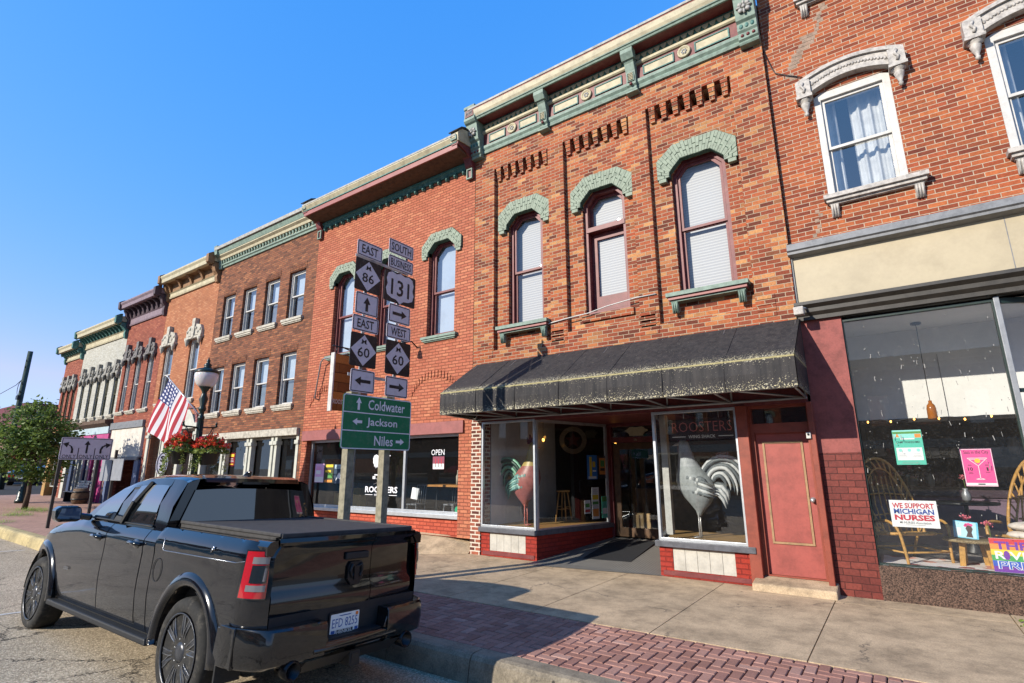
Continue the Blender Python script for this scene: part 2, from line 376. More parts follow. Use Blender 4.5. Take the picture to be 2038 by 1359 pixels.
# slabs with real gaps between them
mb = MB(); xs = [-16, -11.6, -10.0, -8.5, -7.0, -5.4, -4.0, -2.45, -0.93, 0.86, 2.5, 4.2, 6.0]; g = .006
for a, b_ in zip(xs[:-1], xs[1:]):
    for y0, y1 in ((6.03, 8.75), (8.75, 14.0)):
        mb.add([(x, y, gz(x)-dz) for x, y, dz in ((a+g, y0+g, 0), (b_-g, y0+g, 0), (b_-g, y1-g*.5, 0), (a+g, y1-g*.5, 0), (a+g, y0+g, .05), (b_-g, y0+g, .05), (b_-g, y1-g*.5, .05), (a+g, y1-g*.5, .05))],
               [(0,1,2,3), (0,4,5,1), (1,5,6,2), (2,6,7,3), (3,7,4,0)])
tag(mb.build('sidewalk', CONC), kind='structure')
sheet('sidewalk_base', -60, 6, 4.5, 14, lambda x, y: gz(x)-.028, JOINT)
# herringbone pavers
def paver_mat():
    m, nt, b = newmat('paver_brick'); gi = nt.nodes.new('ShaderNodeNewGeometry'); p = gi.outputs['Position']
    col = ramp(nt, gi.outputs['Random Per Island'], [(0, hexc('#8f6658')), (.3, hexc('#9e7567')), (.6, hexc('#a87f70')), (.85, hexc('#92695d')), (1, hexc('#b08b7c'))])
    n2 = noise(nt, p, 70, 4, .8); col = mix(nt, col, ramp(nt, n2, [(.33, GREY(.6)), (.6, GREY(1.1))]), .7, 'MULTIPLY')
    col = mix(nt, col, ramp(nt, noise(nt, p, 1.5, 5, .7), [(.3, GREY(.7)), (.6, GREY(1.05))]), .7, 'MULTIPLY')
    nt.links.new(col, b.inputs['Base Color']); b.inputs['Roughness'].default_value = .85; b.inputs['Specular IOR Level'].default_value = .25
    bump(nt, b, n2, .4, .005); return m
PAV = paver_mat(); mb = MB(); rp = random.Random(3); S = .102
def paver(x0, x1, y0, y1):
    x0 = max(x0, -9.5); x1 = min(x1, 3.2); y0 = max(y0, 4.62); y1 = min(y1, 6.02)
    if x1-x0 < .02 or y1-y0 < .02: return
    e = .0055; t = .006; z = rp.uniform(-.0025, .0025); jx, jy = rp.uniform(-.002, .002), rp.uniform(-.002, .002)
    a, b_, c, d = x0+e+jx, x1-e+jx, y0+e+jy, y1-e+jy
    P = [(a, c, -.026), (b_, c, -.026), (b_, d, -.026), (a, d, -.026), (a, c, z-t), (b_, c, z-t), (b_, d, z-t), (a, d, z-t), (a+t, c+t, z), (b_-t, c+t, z), (b_-t, d-t, z), (a+t, d-t, z)]
    P = [(p[0], p[1], p[2]+gz(p[0])) for p in P]
    mb.add(P, [(8,9,10,11), (0,1,5,4), (1,2,6,5), (2,3,7,6), (3,0,4,7), (4,5,9,8), (5,6,10,9), (6,7,11,10), (7,4,8,11)])
for k in range(-40, 60):
    for n in range(-80, 120):
        bx, by = -9.6 + k*4*S + n*S, 4.3 + n*S
        if -9.9 < bx < 3.4 and 4.3 < by < 6.3:
            paver(bx, bx+2*S, by, by+S)
            paver(bx+2*S, bx+3*S, by-S+S*0, by+S)
tag(mb.build('herringbone_paving', PAV, recalc=False), kind='structure')
def far_pav():
    m, nt, b = newmat('far_paver'); p = wpos(nt)
    col = mix(nt, hexc('#8f6a58'), hexc('#bd9682'), noise(nt, p, 9, 6, .8)); col = mix(nt, col, ramp(nt, noise(nt, p, 2, 5, .7), [(.3, GREY(.7)), (.65, GREY(1.1))]), .8, 'MULTIPLY')
    bt = N(nt, 'TexBrick', Scale=1.0); bt.inputs['Brick Width'].default_value = .2; bt.inputs['Row Height'].default_value = .1; bt.inputs['Mortar Size'].default_value = .006
    nt.links.new(p, bt.inputs['Vector']); col = mix(nt, col, mix(nt, col, GREY(.45), 1, 'MULTIPLY'), bt.outputs['Fac'])
    nt.links.new(col, b.inputs['Base Color']); b.inputs['Roughness'].default_value = .9; return m
sheet('brick_pavement', -37.4, -16, 4.62, 14, lambda x, y: gz(x), far_pav())
sheet('paved_verge', -16, -9.5, 4.62, 6.02, lambda x, y: gz(x), far_pav())
# curb: rounded profile swept along x, turning the corner far left; yellow on the far stretch
prof = [(4.36, -.30), (4.39, -.10), (4.405, -.045), (4.43, -.012), (4.47, .0), (4.612, .0), (4.612, -.2)]
def curb_seg(mb, path):
    n = len(prof); vs = []
    for i, p in enumerate(path):
        a, b_ = Vector(path[max(i-1, 0)]), Vector(path[min(i+1, len(path)-1)]); d = (b_-a).normalized(); nn = Vector((-d.y, d.x))
        if nn.y < 0 or (abs(nn.y) < .3 and nn.x < 0): nn = -nn
        for q in prof: vs.append((p[0]+nn.x*(q[0]-4.5), p[1]+nn.y*(q[0]-4.5), q[1]+gz(p[0])))
    m = len(path)
    mb.add(vs, [(i*n+j, (i+1)*n+j, (i+1)*n+j+1, i*n+j+1) for i in range(m-1) for j in range(n-1)] + [tuple(range(n)), tuple(range((m-1)*n, m*n))])
mb = MB()
cx = [-11.9, -10.1, -8.3, -7.0, -6.1, -4.77, -3.62, -2.0, -0.2, 1.6, 3.4, 6]
for a, b_ in zip(cx[:-1], cx[1:]): curb_seg(mb, [(a+.006, 4.5), (b_-.006, 4.5)])
tag(mb.build('curb', CURB, smooth=False), kind='structure')
YEL = concrete('yellow_curb_paint', '#bba97c', '#938766')
mb = MB(); cor = [(-22.0, 4.5), (-23.0, 4.58), (-23.8, 4.8), (-24.5, 5.2), (-25.0, 5.8), (-25.2, 6.6)]
for a, b_ in ((-12, -14), (-14, -16), (-16, -18), (-18, -20), (-20, -22)): curb_seg(mb, [(b_+.006, 4.5), (a-.006, 4.5)])
curb_seg(mb, cor[::-1])
tag(mb.build('yellow_curb', YEL), kind='structure')
# sloped concrete apron in front of the salmon shopfront
mb = MB(); mb.add([(-13.9, 8.4, gz(-13.9)+.004), (-8.3, 8.4, gz(-8.3)+.004), (-7.56, 9.08, .012), (-7.56, 9.4, .24), (-8.3, 9.4, .36), (-13.9, 9.4, .40)], [(0, 1, 4, 5), (1, 2, 3, 4)])
tag(mb.build('shopfront_apron', CONC), kind='structure')
# white stall line and stripes across the side street
WLINE = paint('road_paint', '#c9c6bd', .8, .3, 12, dirt='#7a756b', dirtamt=.7)
mb = MB()
def lay(pts, dz=.004): mb.add([(x, y, rz(x, y)+dz) for x, y in pts], [tuple(range(len(pts)))])
lay([(-9.9, 1.55), (-9.9, 4.2), (-9.98, 4.2), (-9.98, 1.55)])
lay([(-16.9, 1.55), (-16.9, 4.2), (-16.98, 4.2), (-16.98, 1.55)])
tag(mb.build('stall_line', WLINE, recalc=False), kind='structure')
mb = MB()
for x, y in ((-42, 9.2), (-44.5, 12), (-48, 9.5)): mb.add([(x, y, gz(x)-.114), (x+.15, y, gz(x)-.114), (x-1.2, y+7, gz(x)-.114), (x-1.35, y+7, gz(x)-.114)], [(0, 1, 2, 3)])
tag(mb.build('street_stripe', WLINE), kind='structure')
# ------------------------------------------------------------------ shared facade pieces
BR_MAIN = brick('brick_main', ['#633224', '#94482e', '#a65a38', '#7c3c2a', '#ad6a40', '#9a5034', '#6e3828', '#bb8656', '#8f4830'], '#a8967e', weather=.45, mz=.0062)
BR_RED = brick('bulkhead_brick', ['#8e2f24', '#a03628', '#94332a'], '#7c2a22', bh=.078, bmp=.9)
BR_PIL = brick('pillar_brick', ['#6e3c30', '#8a4a38', '#9c5a44', '#5a3028'], '#cbbfae', mz=.014, bh=.08)
HOODG = paint('pale_green_brick', '#8b9583', .75, .2, 12, dirt='#6c7767', dirtamt=.5, bmp=.06)
MORTG = paint('green_mortar', '#3f5648', .8, .2, 20)
def ring(mb, outer, inner, y0, y1, mi=0):
    """flat frame between two outlines (x,z) of equal length, from y0 (front) to y1"""
    k = len(outer); vs = [(p[0], y, p[1]) for y in (y0, y1) for pts in (outer, inner) for p in pts]; fs = []
    for i in range(k):
        j = (i+1) % k
        fs += [(i, j, k+j, k+i), (k+i, k+j, 3*k+j, 3*k+i), (i, 2*k+i, 2*k+j, j), (2*k+i, 3*k+i, 3*k+j, 2*k+j)]
    mb.add(vs, fs, mi)
def rect(a, b, c, d): return [(a, c), (b, c), (b, d), (a, d)]
def chamf(a, b, c, d, ch, cv): return [(a, c), (b, c), (b, d-cv), (b-ch, d), (a+ch, d), (a, d-cv)]
def inset(pts, t):
    cx = (min(p[0] for p in pts)+max(p[0] for p in pts))/2; cz = (min(p[1] for p in pts)+max(p[1] for p in pts))/2
    W = (max(p[0] for p in pts)-min(p[0] for p in pts))/2; H = (max(p[1] for p in pts)-min(p[1] for p in pts))/2
    return [(cx+(p[0]-cx)*(W-t)/W, cz+(p[1]-cz)*(H-t)/H) for p in pts]
def flat(mb, pts, y, mi=0): mb.add([(p[0], y, p[1]) for p in pts], [tuple(range(len(pts)))], mi)
def slatmat(name, c1, c2, period):
    m, nt, b = newmat(name); sx = N(nt, 'SeparateXYZ'); nt.links.new(wpos(nt), sx.inputs[0])
    ml = N(nt, 'Math', operation='MULTIPLY'); nt.links.new(sx.outputs[2], ml.inputs[0]); ml.inputs[1].default_value = 6.2832/period
    sn = N(nt, 'Math', operation='SINE'); nt.links.new(ml.outputs[0], sn.inputs[0])
    col = ramp(nt, sn.outputs[0], [(.0, hexc(c2)), (.5, hexc(c1))]); nt.links.new(col, b.inputs['Base Color']); b.inputs['Roughness'].default_value = .6
    bump(nt, b, sn.outputs[0], .1, .004); return m
SLAT = slatmat('venetian_blind', '#aeadab', '#979799', .055)
LACE = paint('curtain_cloth', '#d6d3cd', .9, .15, 5, bmp=0)
PALE = paint('pale_backing', '#b9c2cc', .8, .08, 3, bmp=0)  # pale blue-grey sheet set behind the panes
DIM = paint('dim_screen', '#686c6e', .8, .3, 4, bmp=0)
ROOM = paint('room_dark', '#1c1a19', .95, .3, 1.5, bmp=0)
def sash_window(bld, x0, x1, z0, z1, y, fm, ch=0, cv=0, mid=.5, fw=.075, behind=SLAT, behind2=None, sm=None, label=None, gl=None, inner=.05, glint_tilt=None):
    """one opening: frame (the part itself) > upper and lower sash, panes, blind. y = face of the frame"""
    sm = sm or fm; gl = gl or GL_UP
    o = chamf(x0, x1, z0, z1, ch, cv) if ch else rect(x0, x1, z0, z1); i = inset(o, fw)
    mb = MB(); ring(mb, o, i, y, y+.16); win = mb.build('window', fm, bld, bevel=.006)
    if label: win['label'] = label
    zm = z0+(z1-z0)*mid
    lo = rect(x0+fw, x1-fw, z0+fw, zm); up = [(p[0], max(p[1], zm-.03)) for p in i]
    for nm, pts, yy in (('lower_sash', lo, y+.07), ('upper_sash', up, y+.035)):
        mb = MB(); ring(mb, pts, inset(pts, inner), yy, yy+.035); s = mb.build(nm, sm, win)
        q_ = inset(pts, inner-.004); mb = MB(); flat(mb, q_, yy+.02)
        if glint_tilt and nm == 'upper_sash':       # pane tilt added so the glass throws the sun back
            mb.v = [(v[0], yy+.03+.0863*(v[0]-glint_tilt[0])+.0419*(v[2]-glint_tilt[1]), v[2]) for v in mb.v]
        mb.build('pane', gl, win, recalc=False)
    if behind:
        mb = MB(); mb.box(x0+.02, x1-.02, y+.19, y+.2, zm if behind2 else z0, z1)
        mb.build('blind', behind, win)
        if behind2: mb = MB(); mb.box(x0+.02, x1-.02, y+.19, y+.2, z0, zm); mb.build('screen', behind2, win)
    return win
def brick_hood(win, x0, x1, zs, m, y0, y1, out=.24, rise=.22, chx=.22, top=.34, leg=.1, grow=.30, name='window_hood'):
    """segmental hood of single voussoir bricks; zs = spring line"""
    P = [(x0, zs-leg), (x0, zs), (x0+chx, zs+rise), (x1-chx, zs+rise), (x1, zs), (x1, zs-leg)]
    Q = [(x0-out, zs-leg), (x0-out, zs+grow), (x0+chx*.4, zs+rise+top), (x1-chx*.4, zs+rise+top), (x1+out, zs+grow), (x1+out, zs-leg)]
    mb = MB()
    for i in range(5):
        mb.prism([P[i], P[i+1], Q[i+1], Q[i]], 'y', y0+.012, y1, 1)
    cnt = (4, 6, max(6, int((x1-x0)/.085)), 6, 4); rv = random.Random(int(abs(x0)*100))
    for i in range(5):
        n = cnt[i]
        for k in range(n):
            a, b_ = k/n, (k+1)/n; L = lambda A, B, t: (A[0]+(B[0]-A[0])*t, A[1]+(B[1]-A[1])*t)
            p0, p1, q0, q1 = L(P[i], P[i+1], a), L(P[i], P[i+1], b_), L(Q[i], Q[i+1], a), L(Q[i], Q[i+1], b_)
            c = .38+.25*((k+i) % 2); extra = .05*(k in (2, 5)) if i == 2 else 0
            for lo, hi in ((0, c), (c, 1+extra)):
                A = [L(p0, q0, lo), L(p1, q1, lo), L(p1, q1, hi), L(p0, q0, hi)]; cx = sum(t[0] for t in A)/4; cz = sum(t[1] for t in A)/4
                B = []
                for t in A:
                    d = math.hypot(t[0]-cx, t[1]-cz); B.append((cx+(t[0]-cx)*(1-.009/d), cz+(t[1]-cz)*(1-.009/d)))
                mb.prism(B, 'y', y0+rv.uniform(-.006, .004), y1, 0)
    for s, xx in ((-1, x0-out), (1, x1+out)):
        mb.box(xx+(.03 if s < 0 else -.03), xx+s*-.17, y0, y1, zs-leg-.075, zs-leg-.006, 0)
    return mb.build(name, [m, MORTG], win)
def sill(win, x0, x1, z, y, m, m2=None, h=.14, d=.13, br=True):
    mb = MB(); mb.box(x0, x1, y-d, y+.1, z+h*.55, z+h); mb.box(x0+.03, x1-.03, y-d*.75, y+.1, z+h*.2, z+h*.55, 1 if m2 else 0); mb.box(x0+.06, x1-.06, y-d*.45, y+.1, z, z+h*.2)
    if br:
        for xx in (x0+.13, x1-.13):
            mb.prism([(y-d*.6, z), (y+.02, z), (y+.02, z-.2), (y-.03, z-.2), (y-d*.35, z-.1)], 'x', xx-.055, xx+.055, 0)
            for q in (-.035, 0, .035): mb.tube([(xx+q, y-d*.55, z-.01), (xx+q, y-d*.42, z-.1), (xx+q, y-.04, z-.2)], .014, 6)
    return mb.build('window_sill', [m, m2 or m], win)
def profile_x(mb, pts, x0, x1, mi=0): mb.prism(pts, 'x', x0, x1, mi)
def shell(bld, x0, x1, z1, m, depth=16, y0=None):
    """side walls, back wall and roof behind a facade"""
    y0 = F+.3 if y0 is None else y0
    mb = MB(); d = F+depth
    mb.quad((x0, y0, -.3), (x0, d, -.3), (x0, d, z1), (x0, y0, z1)); mb.quad((x1, y0, -.3), (x1, d, -.3), (x1, d, z1), (x1, y0, z1)); mb.quad((x0, d, -.3), (x1, d, -.3), (x1, d, z1), (x0, d, z1))
    mb.build('party_wall', m, bld)
    MB().box(x0, x1, y0-.1, d, z1-.12, z1).build('roof', paint('roof_felt', '#3a3937', .9, .2, 3), bld)

# ------------------------------------------------------------------ main building (rooster restaurant)
XL, XR = -7.545, -0.965
main = thing('restaurant_building', (XL, F, 0), 'two storey orange brick restaurant with three bays, green and cream cornice and black awning', 'building', 'brick shop buildings along the street')
shell(main, XL+.01, XR-.01, 10.15, BR_MAIN)
panels = [(-6.97, -5.47, 4.28, 8.76), (-5.08, -3.54, 4.42, 8.76), (-3.17, -1.55, 4.28, 8.76)]
wins = [(-6.62, -5.70, 4.74, 7.45), (-4.70, -3.76, 4.72, 7.42), (-2.79, -1.80, 4.76, 7.47)]
mb = MB()
wall_holes(mb, XL, XR, 2.9, 9.5, F, .1, panels)
slots = []  # deep openings added between the corbels so the gaps turn dark
for a, b_, c, d in panels:
    stp = (b_-a)/7
    for k in range(7): xq = a+stp*(k+.30); slots.append((xq+.112, min(xq+stp-.012, b_-.002), d-.27, d-.02))
wall_holes(mb, XL, XR, 4.0, 9.4, F+.1, .3, wins+slots)
for a, b_, c, d in wins:       # chamfered heads
    for s, xx in ((1, a), (-1, b_)): mb.prism([(xx, d+.001), (xx, d-.24), (xx+s*.23, d+.001)], 'y', F+.101, F+.39)
for a, b_, c, d in panels:     # corbel tables at the heads of the panels
    n = 7; stp = (b_-a)/n
    for k in range(n):
        x = a+stp*(k+.30)
        for q in range(4): mb.box(x+.006*q-.01, x+.115-.006*q, F+.004+.014*q, F+.1, d-.083*(q+1), d-.083*q-.008)
    for k in range(4):         # stepped feet of the piers beside the panels
        for p0, p1 in ((a-.39, a-.02), (b_+.02, b_+.3)):
            mb.box(max(p0, XL+.02), min(p1, XR-.02), F-.012, F+.02, c-.16+.1*k, c-.16+.1*k+.07)
mb.box(-4.78, -3.68, F+.05, F+.12, 4.58, 4.72)
mb.build('wall', BR_MAIN, main)
for k, (a, b_, c, d) in enumerate(wins):
    if k != 1:
        wn_ = sash_window(main, a, b_, c, d, F+.19, MAROON, .2, .2, .49, fw=.08, gl=GL_MAIN if k else GL_GLINT, glint_tilt=None if k else (-5.95, 6.4))
        sill(wn_, a-.2, b_+.2, c-.13, F, GREEN, ROSE, h=.16, d=.14)
    else:
        o = chamf(a, b_, c, d, .2, .2); mb = MB(); ring(mb, o, inset(o, .08), F+.17, F+.38); wn_ = mb.build('window', MAROON, main, bevel=.006); wn_['label'] = 'tall balcony door with a transom pane above'
        MB().box(a+.04, b_-.04, F+.15, F+.36, 6.52, 6.62).build('transom_bar', MAROON, wn_)
        up = [(p[0], max(p[1], 6.62)) for p in inset(o, .08)]; mb = MB(); ring(mb, up, inset(up, .05), F+.30, F+.34); flat(mb, inset(up, .045), F+.32, 1); mb.build('transom', [MAROON, GL_MAIN], wn_, recalc=False)
        lo = rect(a+.08, b_-.08, c+.08, 6.52); mb = MB(); ring(mb, lo, [(a+.2, c+.42), (b_-.14, c+.42), (b_-.14, 6.38), (a+.2, 6.38)], F+.32, F+.37); mb.box(a+.21, b_-.15, F+.335, F+.36, c+.1, c+.41, 2)
        flat(mb, rect(a+.19, b_-.13, c+.41, 6.4), F+.35, 1); dr = mb.build('door', [MAROON, GL_MAIN, ROSE], wn_, recalc=False)
        mb = MB(); mb.box(a+.02, b_-.02, F+.385, F+.39, c, d); mb.build('blind', SLAT, wn_)
    brick_hood(wn_, a, b_, d-.25, HOODG, F+.005, F+.13)
# cornice
def fresco(mb, x0, x1, zl, zh, y, mi, n):
    rv = random.Random(5)
    for k in range(n):
        x = x0+(x1-x0)*(k+.5)/n; w_ = (x1-x0)/n*.48
        mb.prism([(x-w_, zh), (x-w_*.7, zl+.07), (x, zl+.01), (x+w_*.6, zl+.05), (x+w_, zh)], 'y', y-.022, y, mi)
mb = MB(); x0, x1 = XL+.05, XR-.05
profile_x(mb, [(F+.05, 9.26), (F-.045, 9.26), (F-.06, 9.31), (F-.05, 9.34), (F-.085, 9.39), (F-.085, 9.455), (F+.05, 9.47)], x0, x1, 0)      # green foot
profile_x(mb, [(F+.05, 9.47), (F-.03, 9.47), (F-.03, 9.80), (F+.05, 9.80)], x0, x1, 1)                                     # maroon frieze
profile_x(mb, [(F+.05, 9.80), (F-.06, 9.80), (F-.085, 9.825), (F-.085, 9.87), (F-.06, 9.90), (F+.05, 9.90)], x0, x1, 2)          # roll
profile_x(mb, [(F+.05, 9.90), (F-.04, 9.90), (F-.04, 10.09), (F+.05, 10.09)], x0, x1, 3)                                   # leaf band
fresco(mb, x0+.1, x1-.1, 9.905, 10.03, F-.04, 5, 46)
profile_x(mb, [(F+.05, 10.085), (F-.05, 10.085), (F-.34, 10.075), (F-.34, 10.12), (F+.05, 10.14)], x0, x1, 1)   # soffit
profile_x(mb, [(F-.31, 10.065), (F-.345, 10.065), (F-.355, 10.09), (F-.35, 10.105), (F-.375, 10.12), (F-.375, 10.14), (F-.31, 10.14)], x0, x1, 0)
profile_x(mb, [(F-.31, 10.14), (F-.375, 10.142), (F-.40, 10.20), (F-.415, 10.315), (F-.31, 10.315)], x0, x1, 2)
profile_x(mb, [(F-.31, 10.315), (F-.412, 10.317), (F-.415, 10.345), (F-.31, 10.345)], x0, x1, 6)
profile_x(mb, [(F-.31, 10.345), (F-.43, 10.347), (F-.43, 10.40), (F-.1, 10.47), (F+.05, 10.48), (F+.05, 10.3)], x0, x1, 4)
OXR = paint('oxide_red', '#7a2c22', .6, .2, 9)
cor_m = mb.build('cornice', [GREEN, MAROON, CREAM, TEAL, paint('weathered_white', '#a3a098', .6, .3, 9, dirt='#7d7a70', dirtamt=.5), CREAM, OXR], main)
for bay in ((-7.2, -5.62), (-5.36, -3.50), (-3.24, -1.36)):
    c = (bay[0]+bay[1])/2; half = (bay[1]-bay[0])/2
    for s in (-1, 1):
        a, b_ = sorted((c+s*.2, c+s*(half-.1))); mb = MB()
        mb.box(a, b_, F-.042, F-.03, 9.52, 9.74, 1); ring(mb, rect(a, b_, 9.52, 9.74), rect(a+.025, b_-.025, 9.545, 9.715), F-.056, F-.03, 0); mb.build('frieze_panel', [TEAL, CREAM], cor_m)
    mb = MB(); mb.lathe([(.0, F-.06), (.05, F-.065), (.07, F-.05), (.085, F-.05), (.10, F-.075), (.125, F-.075), (.135, F-.03)], (c, 0, 9.635), 18, 'y', 0)
    for k in range(6): a = k*math.pi/3; mb.ball((c+.04*math.cos(a), F-.065, 9.635+.04*math.sin(a)), .02, .012, .02, 6, 1)
    mb.build('medallion', [CREAM, GREYM], cor_m)
def rosette(mb, c, r, mi):
    for k in range(8):
        a = k*math.pi/4; mb.ball((c[0]+r*.62*math.cos(a), c[1], c[2]+r*.62*math.sin(a)), r*.36*(.5+.6*abs(math.cos(a))), .03, r*.36*(.5+.6*abs(math.sin(a))), 8, mi)
    mb.ball((c[0], c[1]-.015, c[2]), r*.26, .03, r*.26, 8, mi)
for xc in (-5.49, -3.37):
    mb = MB(); w_ = .1
    mb.prism([(F+.02, 9.20), (F-.10, 9.20), (F-.12, 9.25), (F-.11, 9.30), (F-.15, 9.34), (F-.14, 9.5), (F-.16, 9.64), (F-.2, 9.76), (F-.21, 9.80), (F-.29, 9.92), (F-.31, 10.07), (F+.02, 10.08)], 'x', xc-w_, xc+w_, 0)
    mb.prism([(F+.02, 9.165), (F-.15, 9.165), (F-.15, 9.20), (F+.02, 9.20)], 'x', xc-w_-.03, xc+w_+.03, 0)
    mb.prism([(F-.15, 9.86), (F-.27, 9.85), (F-.335, 9.97), (F-.335, 10.07), (F-.15, 10.08)], 'x', xc-w_-.03, xc+w_+.03, 0)
    for k in range(5): mb.box(xc-.05, xc+.05, F-.165, F-.12, 9.44+.035*k, 9.46+.035*k, 1)
    ring(mb, rect(xc-.075, xc+.075, 9.40, 9.61), rect(xc-.055, xc+.055, 9.415, 9.595), F-.17, F-.1, 0)
    mb.ball((xc, F-.16, 9.345), .035, .03, .035, 8, 2)
    mb.build('bracket', [GREEN, CREAM, MAROON], cor_m, bevel=.006)
for xc in (XL+.10, XR-.17):
    mb = MB(); w_ = .165
    mb.prism([(F+.02, 9.16), (F-.13, 9.16), (F-.15, 9.20), (F-.13, 9.23), (F-.17, 9.26), (F-.17, 9.38), (F-.2, 9.42), (F-.2, 9.56), (F-.25, 9.6), (F-.33, 10.0), (F-.38, 10.03), (F-.42, 10.08), (F-.42, 10.14), (F-.40, 10.16), (F-.40, 10.38), (F-.43, 10.4), (F-.43, 10.47), (F+.02, 10.55)], 'x', xc-w_, xc+w_, 0)
    for k in (-1, 0, 1):
        mb.ball((xc+.095*k, F-.20, 9.49), .035, .025, .05, 8, 1); mb.ball((xc+.095*k, F-.17, 9.32), .032, .03, .032, 8, 2)
    rosette(mb, (xc, F-.305, 9.80), .14, 3)
    q_ = (F-.41, 10.27)
    for k in range(5): mb.tube([(xc-.1+.05*k, q_[0], q_[1]-.07), (xc-.08+.04*k, q_[0]-.02, q_[1]), (xc-.1+.05*k, q_[0], q_[1]+.06)], .014, 5, 3)
    mb.box(xc-.13, xc+.13, q_[0]-.006, q_[0]+.03, q_[1]-.1, q_[1]+.09, 2)
    mb.build('end_bracket', [GREEN, TEAL, MAROON, paint('zinc_ornament', '#9d9a94', .5, .3, 20)], cor_m, bevel=.006)
mb = MB(); mb.tube([(-5.62, F-.02, 4.55), (-5.55, F-.025, 4.66), (-5.1, F-.03, 4.70), (-4.6, F-.02, 4.73), (-4.2, F-.025, 4.80), (-3.6, F-.02, 4.86), (-3.2, F-.02, 4.86)], .012, 6)
mb.build('cable', WHITE, main)
# awning
def awning_mat():
    m, nt, b = newmat('awning_canvas'); p = wpos(nt); sx = N(nt, 'SeparateXYZ'); nt.links.new(p, sx.inputs[0])
    st = N(nt, 'Mapping'); st.inputs['Scale'].default_value = (14, 14, .9); nt.links.new(p, st.inputs[0])
    col = mix(nt, hexc('#222123'), hexc('#403c3a'), ramp(nt, noise(nt, st.outputs[0], 1, 5, .7), [(.35, GREY(0)), (.75, GREY(1))]))
    col = mix(nt, col, ramp(nt, noise(nt, p, 3, 5, .7), [(.3, GREY(.7)), (.65, GREY(1.15))]), .7, 'MULTIPLY')
    def band(z, wd):
        s = N(nt, 'Math', operation='SUBTRACT'); nt.links.new(sx.outputs[2], s.inputs[0]); s.inputs[1].default_value = z
        a = N(nt, 'Math', operation='ABSOLUTE'); nt.links.new(s.outputs[0], a.inputs[0]); return ramp(nt, a.outputs[0], [(0, GREY(1)), (wd, GREY(0))])
    amt = mix(nt, band(2.80, .22), band(3.27, .15), 1, 'ADD')
    sp = noise(nt, p, 48, 3, .8)
    th = N(nt, 'Math', operation='MULTIPLY_ADD'); nt.links.new(amt, th.inputs[0]); th.inputs[1].default_value = .16; nt.links.new(sp, th.inputs[2])
    f = ramp(nt, th.outputs[0], [(.68, GREY(0)), (.72, GREY(1))])
    spc = mix(nt, hexc('#c9c6bb'), hexc('#b8a868'), noise(nt, p, 9, 3))
    col = mix(nt, col, spc, f); col = mix(nt, col, hexc('#a3986a'), band(3.235, .02))
    nt.links.new(col, b.inputs['Base Color']); b.inputs['Roughness'].default_value = .75; b.inputs['Specular IOR Level'].default_value = .3
    bump(nt, b, sp, .4, .01); return m
AWN = awning_mat(); YA = 7.97
awn = thing('awning', (-4.2, F, 2.8), 'black canvas shop awning speckled with lichen over the restaurant front', 'awning')
mb = MB(); ax0, ax1 = -7.43, -0.945
n = 26; vs = []
for k in range(n+1):
    x = ax0+(ax1-ax0)*k/n; sag = .012*math.sin(k*1.7)+.01*math.sin(k*.6)
    vs += [(x, F-.01, 4.01), (x, F-.42, 3.745-sag*.6), (x, F-.80, 3.49-sag), (x, YA, 3.24), (x, YA-.012-.01*math.sin(k*.9), 3.02), (x, YA-.004, 2.80), (x, YA+.012, 2.80), (x, YA+.015, 3.22), (x, F-.01, 3.985)]
mb.add(vs, [(k*9+j, (k+1)*9+j, (k+1)*9+j+1, k*9+j+1) for k in range(n) for j in range(8)])
for xx in (ax0, ax1):
    for dx in (0, .01): mb.add([(xx+dx, F-.01, 4.01), (xx+dx, YA, 3.24), (xx+dx, YA, 2.80), (xx+dx, F-.01, 2.80)], [(0, 1, 2, 3)])
for k in range(1, 7):
    x = ax0+(ax1-ax0)*k/7; mb.tube([(x, F-.02, 4.0), (x, F-.42, 3.742), (x, F-.80, 3.487), (x, YA-.003, 3.242), (x, YA-.02, 3.02), (x, YA-.008, 2.80)], .007, 5)
mb.build('canopy', AWN, awn)
mb = MB(); mb.tube([(ax0+.03, F-.07, 2.77), (ax1-.03, F-.07, 2.77)], .022); mb.tube([(ax0+.02, YA+.03, 2.81), (ax1-.02, YA+.03, 2.81)], .018)
for k in range(7):
    x = ax0+.05+(ax1-ax0-.1)*k/6; mb.tube([(x, F-.04, 2.77), (x, YA+.03, 2.81)], .016); mb.tube([(x, YA+.03, 3.22), (x, F-.05, 3.97)], .016); mb.tube([(x, F-.06, 2.77), (x, F-.06, 3.9)], .016)
    if k: mb.tube([(x-.75, YA+.03, 2.81), (x, F-.06, 2.77)], .016)
mb.build('awning_frame', GREYM, awn)

# ------------------------------------------------------------------ restaurant shopfront
WOODF = paint('display_wood', '#8a6a40', .6, .3, 5); WPAN = paint('white_panel', '#b3aea3', .6, .15, 5, dirt='#8e887a', dirtamt=.3)
REDW = paint('red_painted_wood', '#87402f', .5, .2, 5, dirt='#6e302a', dirtamt=.3)
SILLG = paint('grey_sill', '#55565c', .5, .25, 9)
front = MB()
front.box(XL+.02, XR-.02, F+.05, F+.3, 2.72, 4.0, 0)                          # header and soffit behind the awning
front.box(-7.27, -.98, F-.015, F+.05, 2.70, 2.93, 0)
front.box(-5.95, -3.38, F+.3, 11.75, 2.735, 2.80, 0)                         # entry ceiling
front.build('shopfront_header', MAROON, main)
pil = MB()
for k in range(36):
    z = k*.08; e = .0 if k % 2 else .012
    pil.box(-7.545, -7.275-e*0, F-.03, F+.3, z, z+.08)
pil.build('brick_pillar', BR_PIL, main)
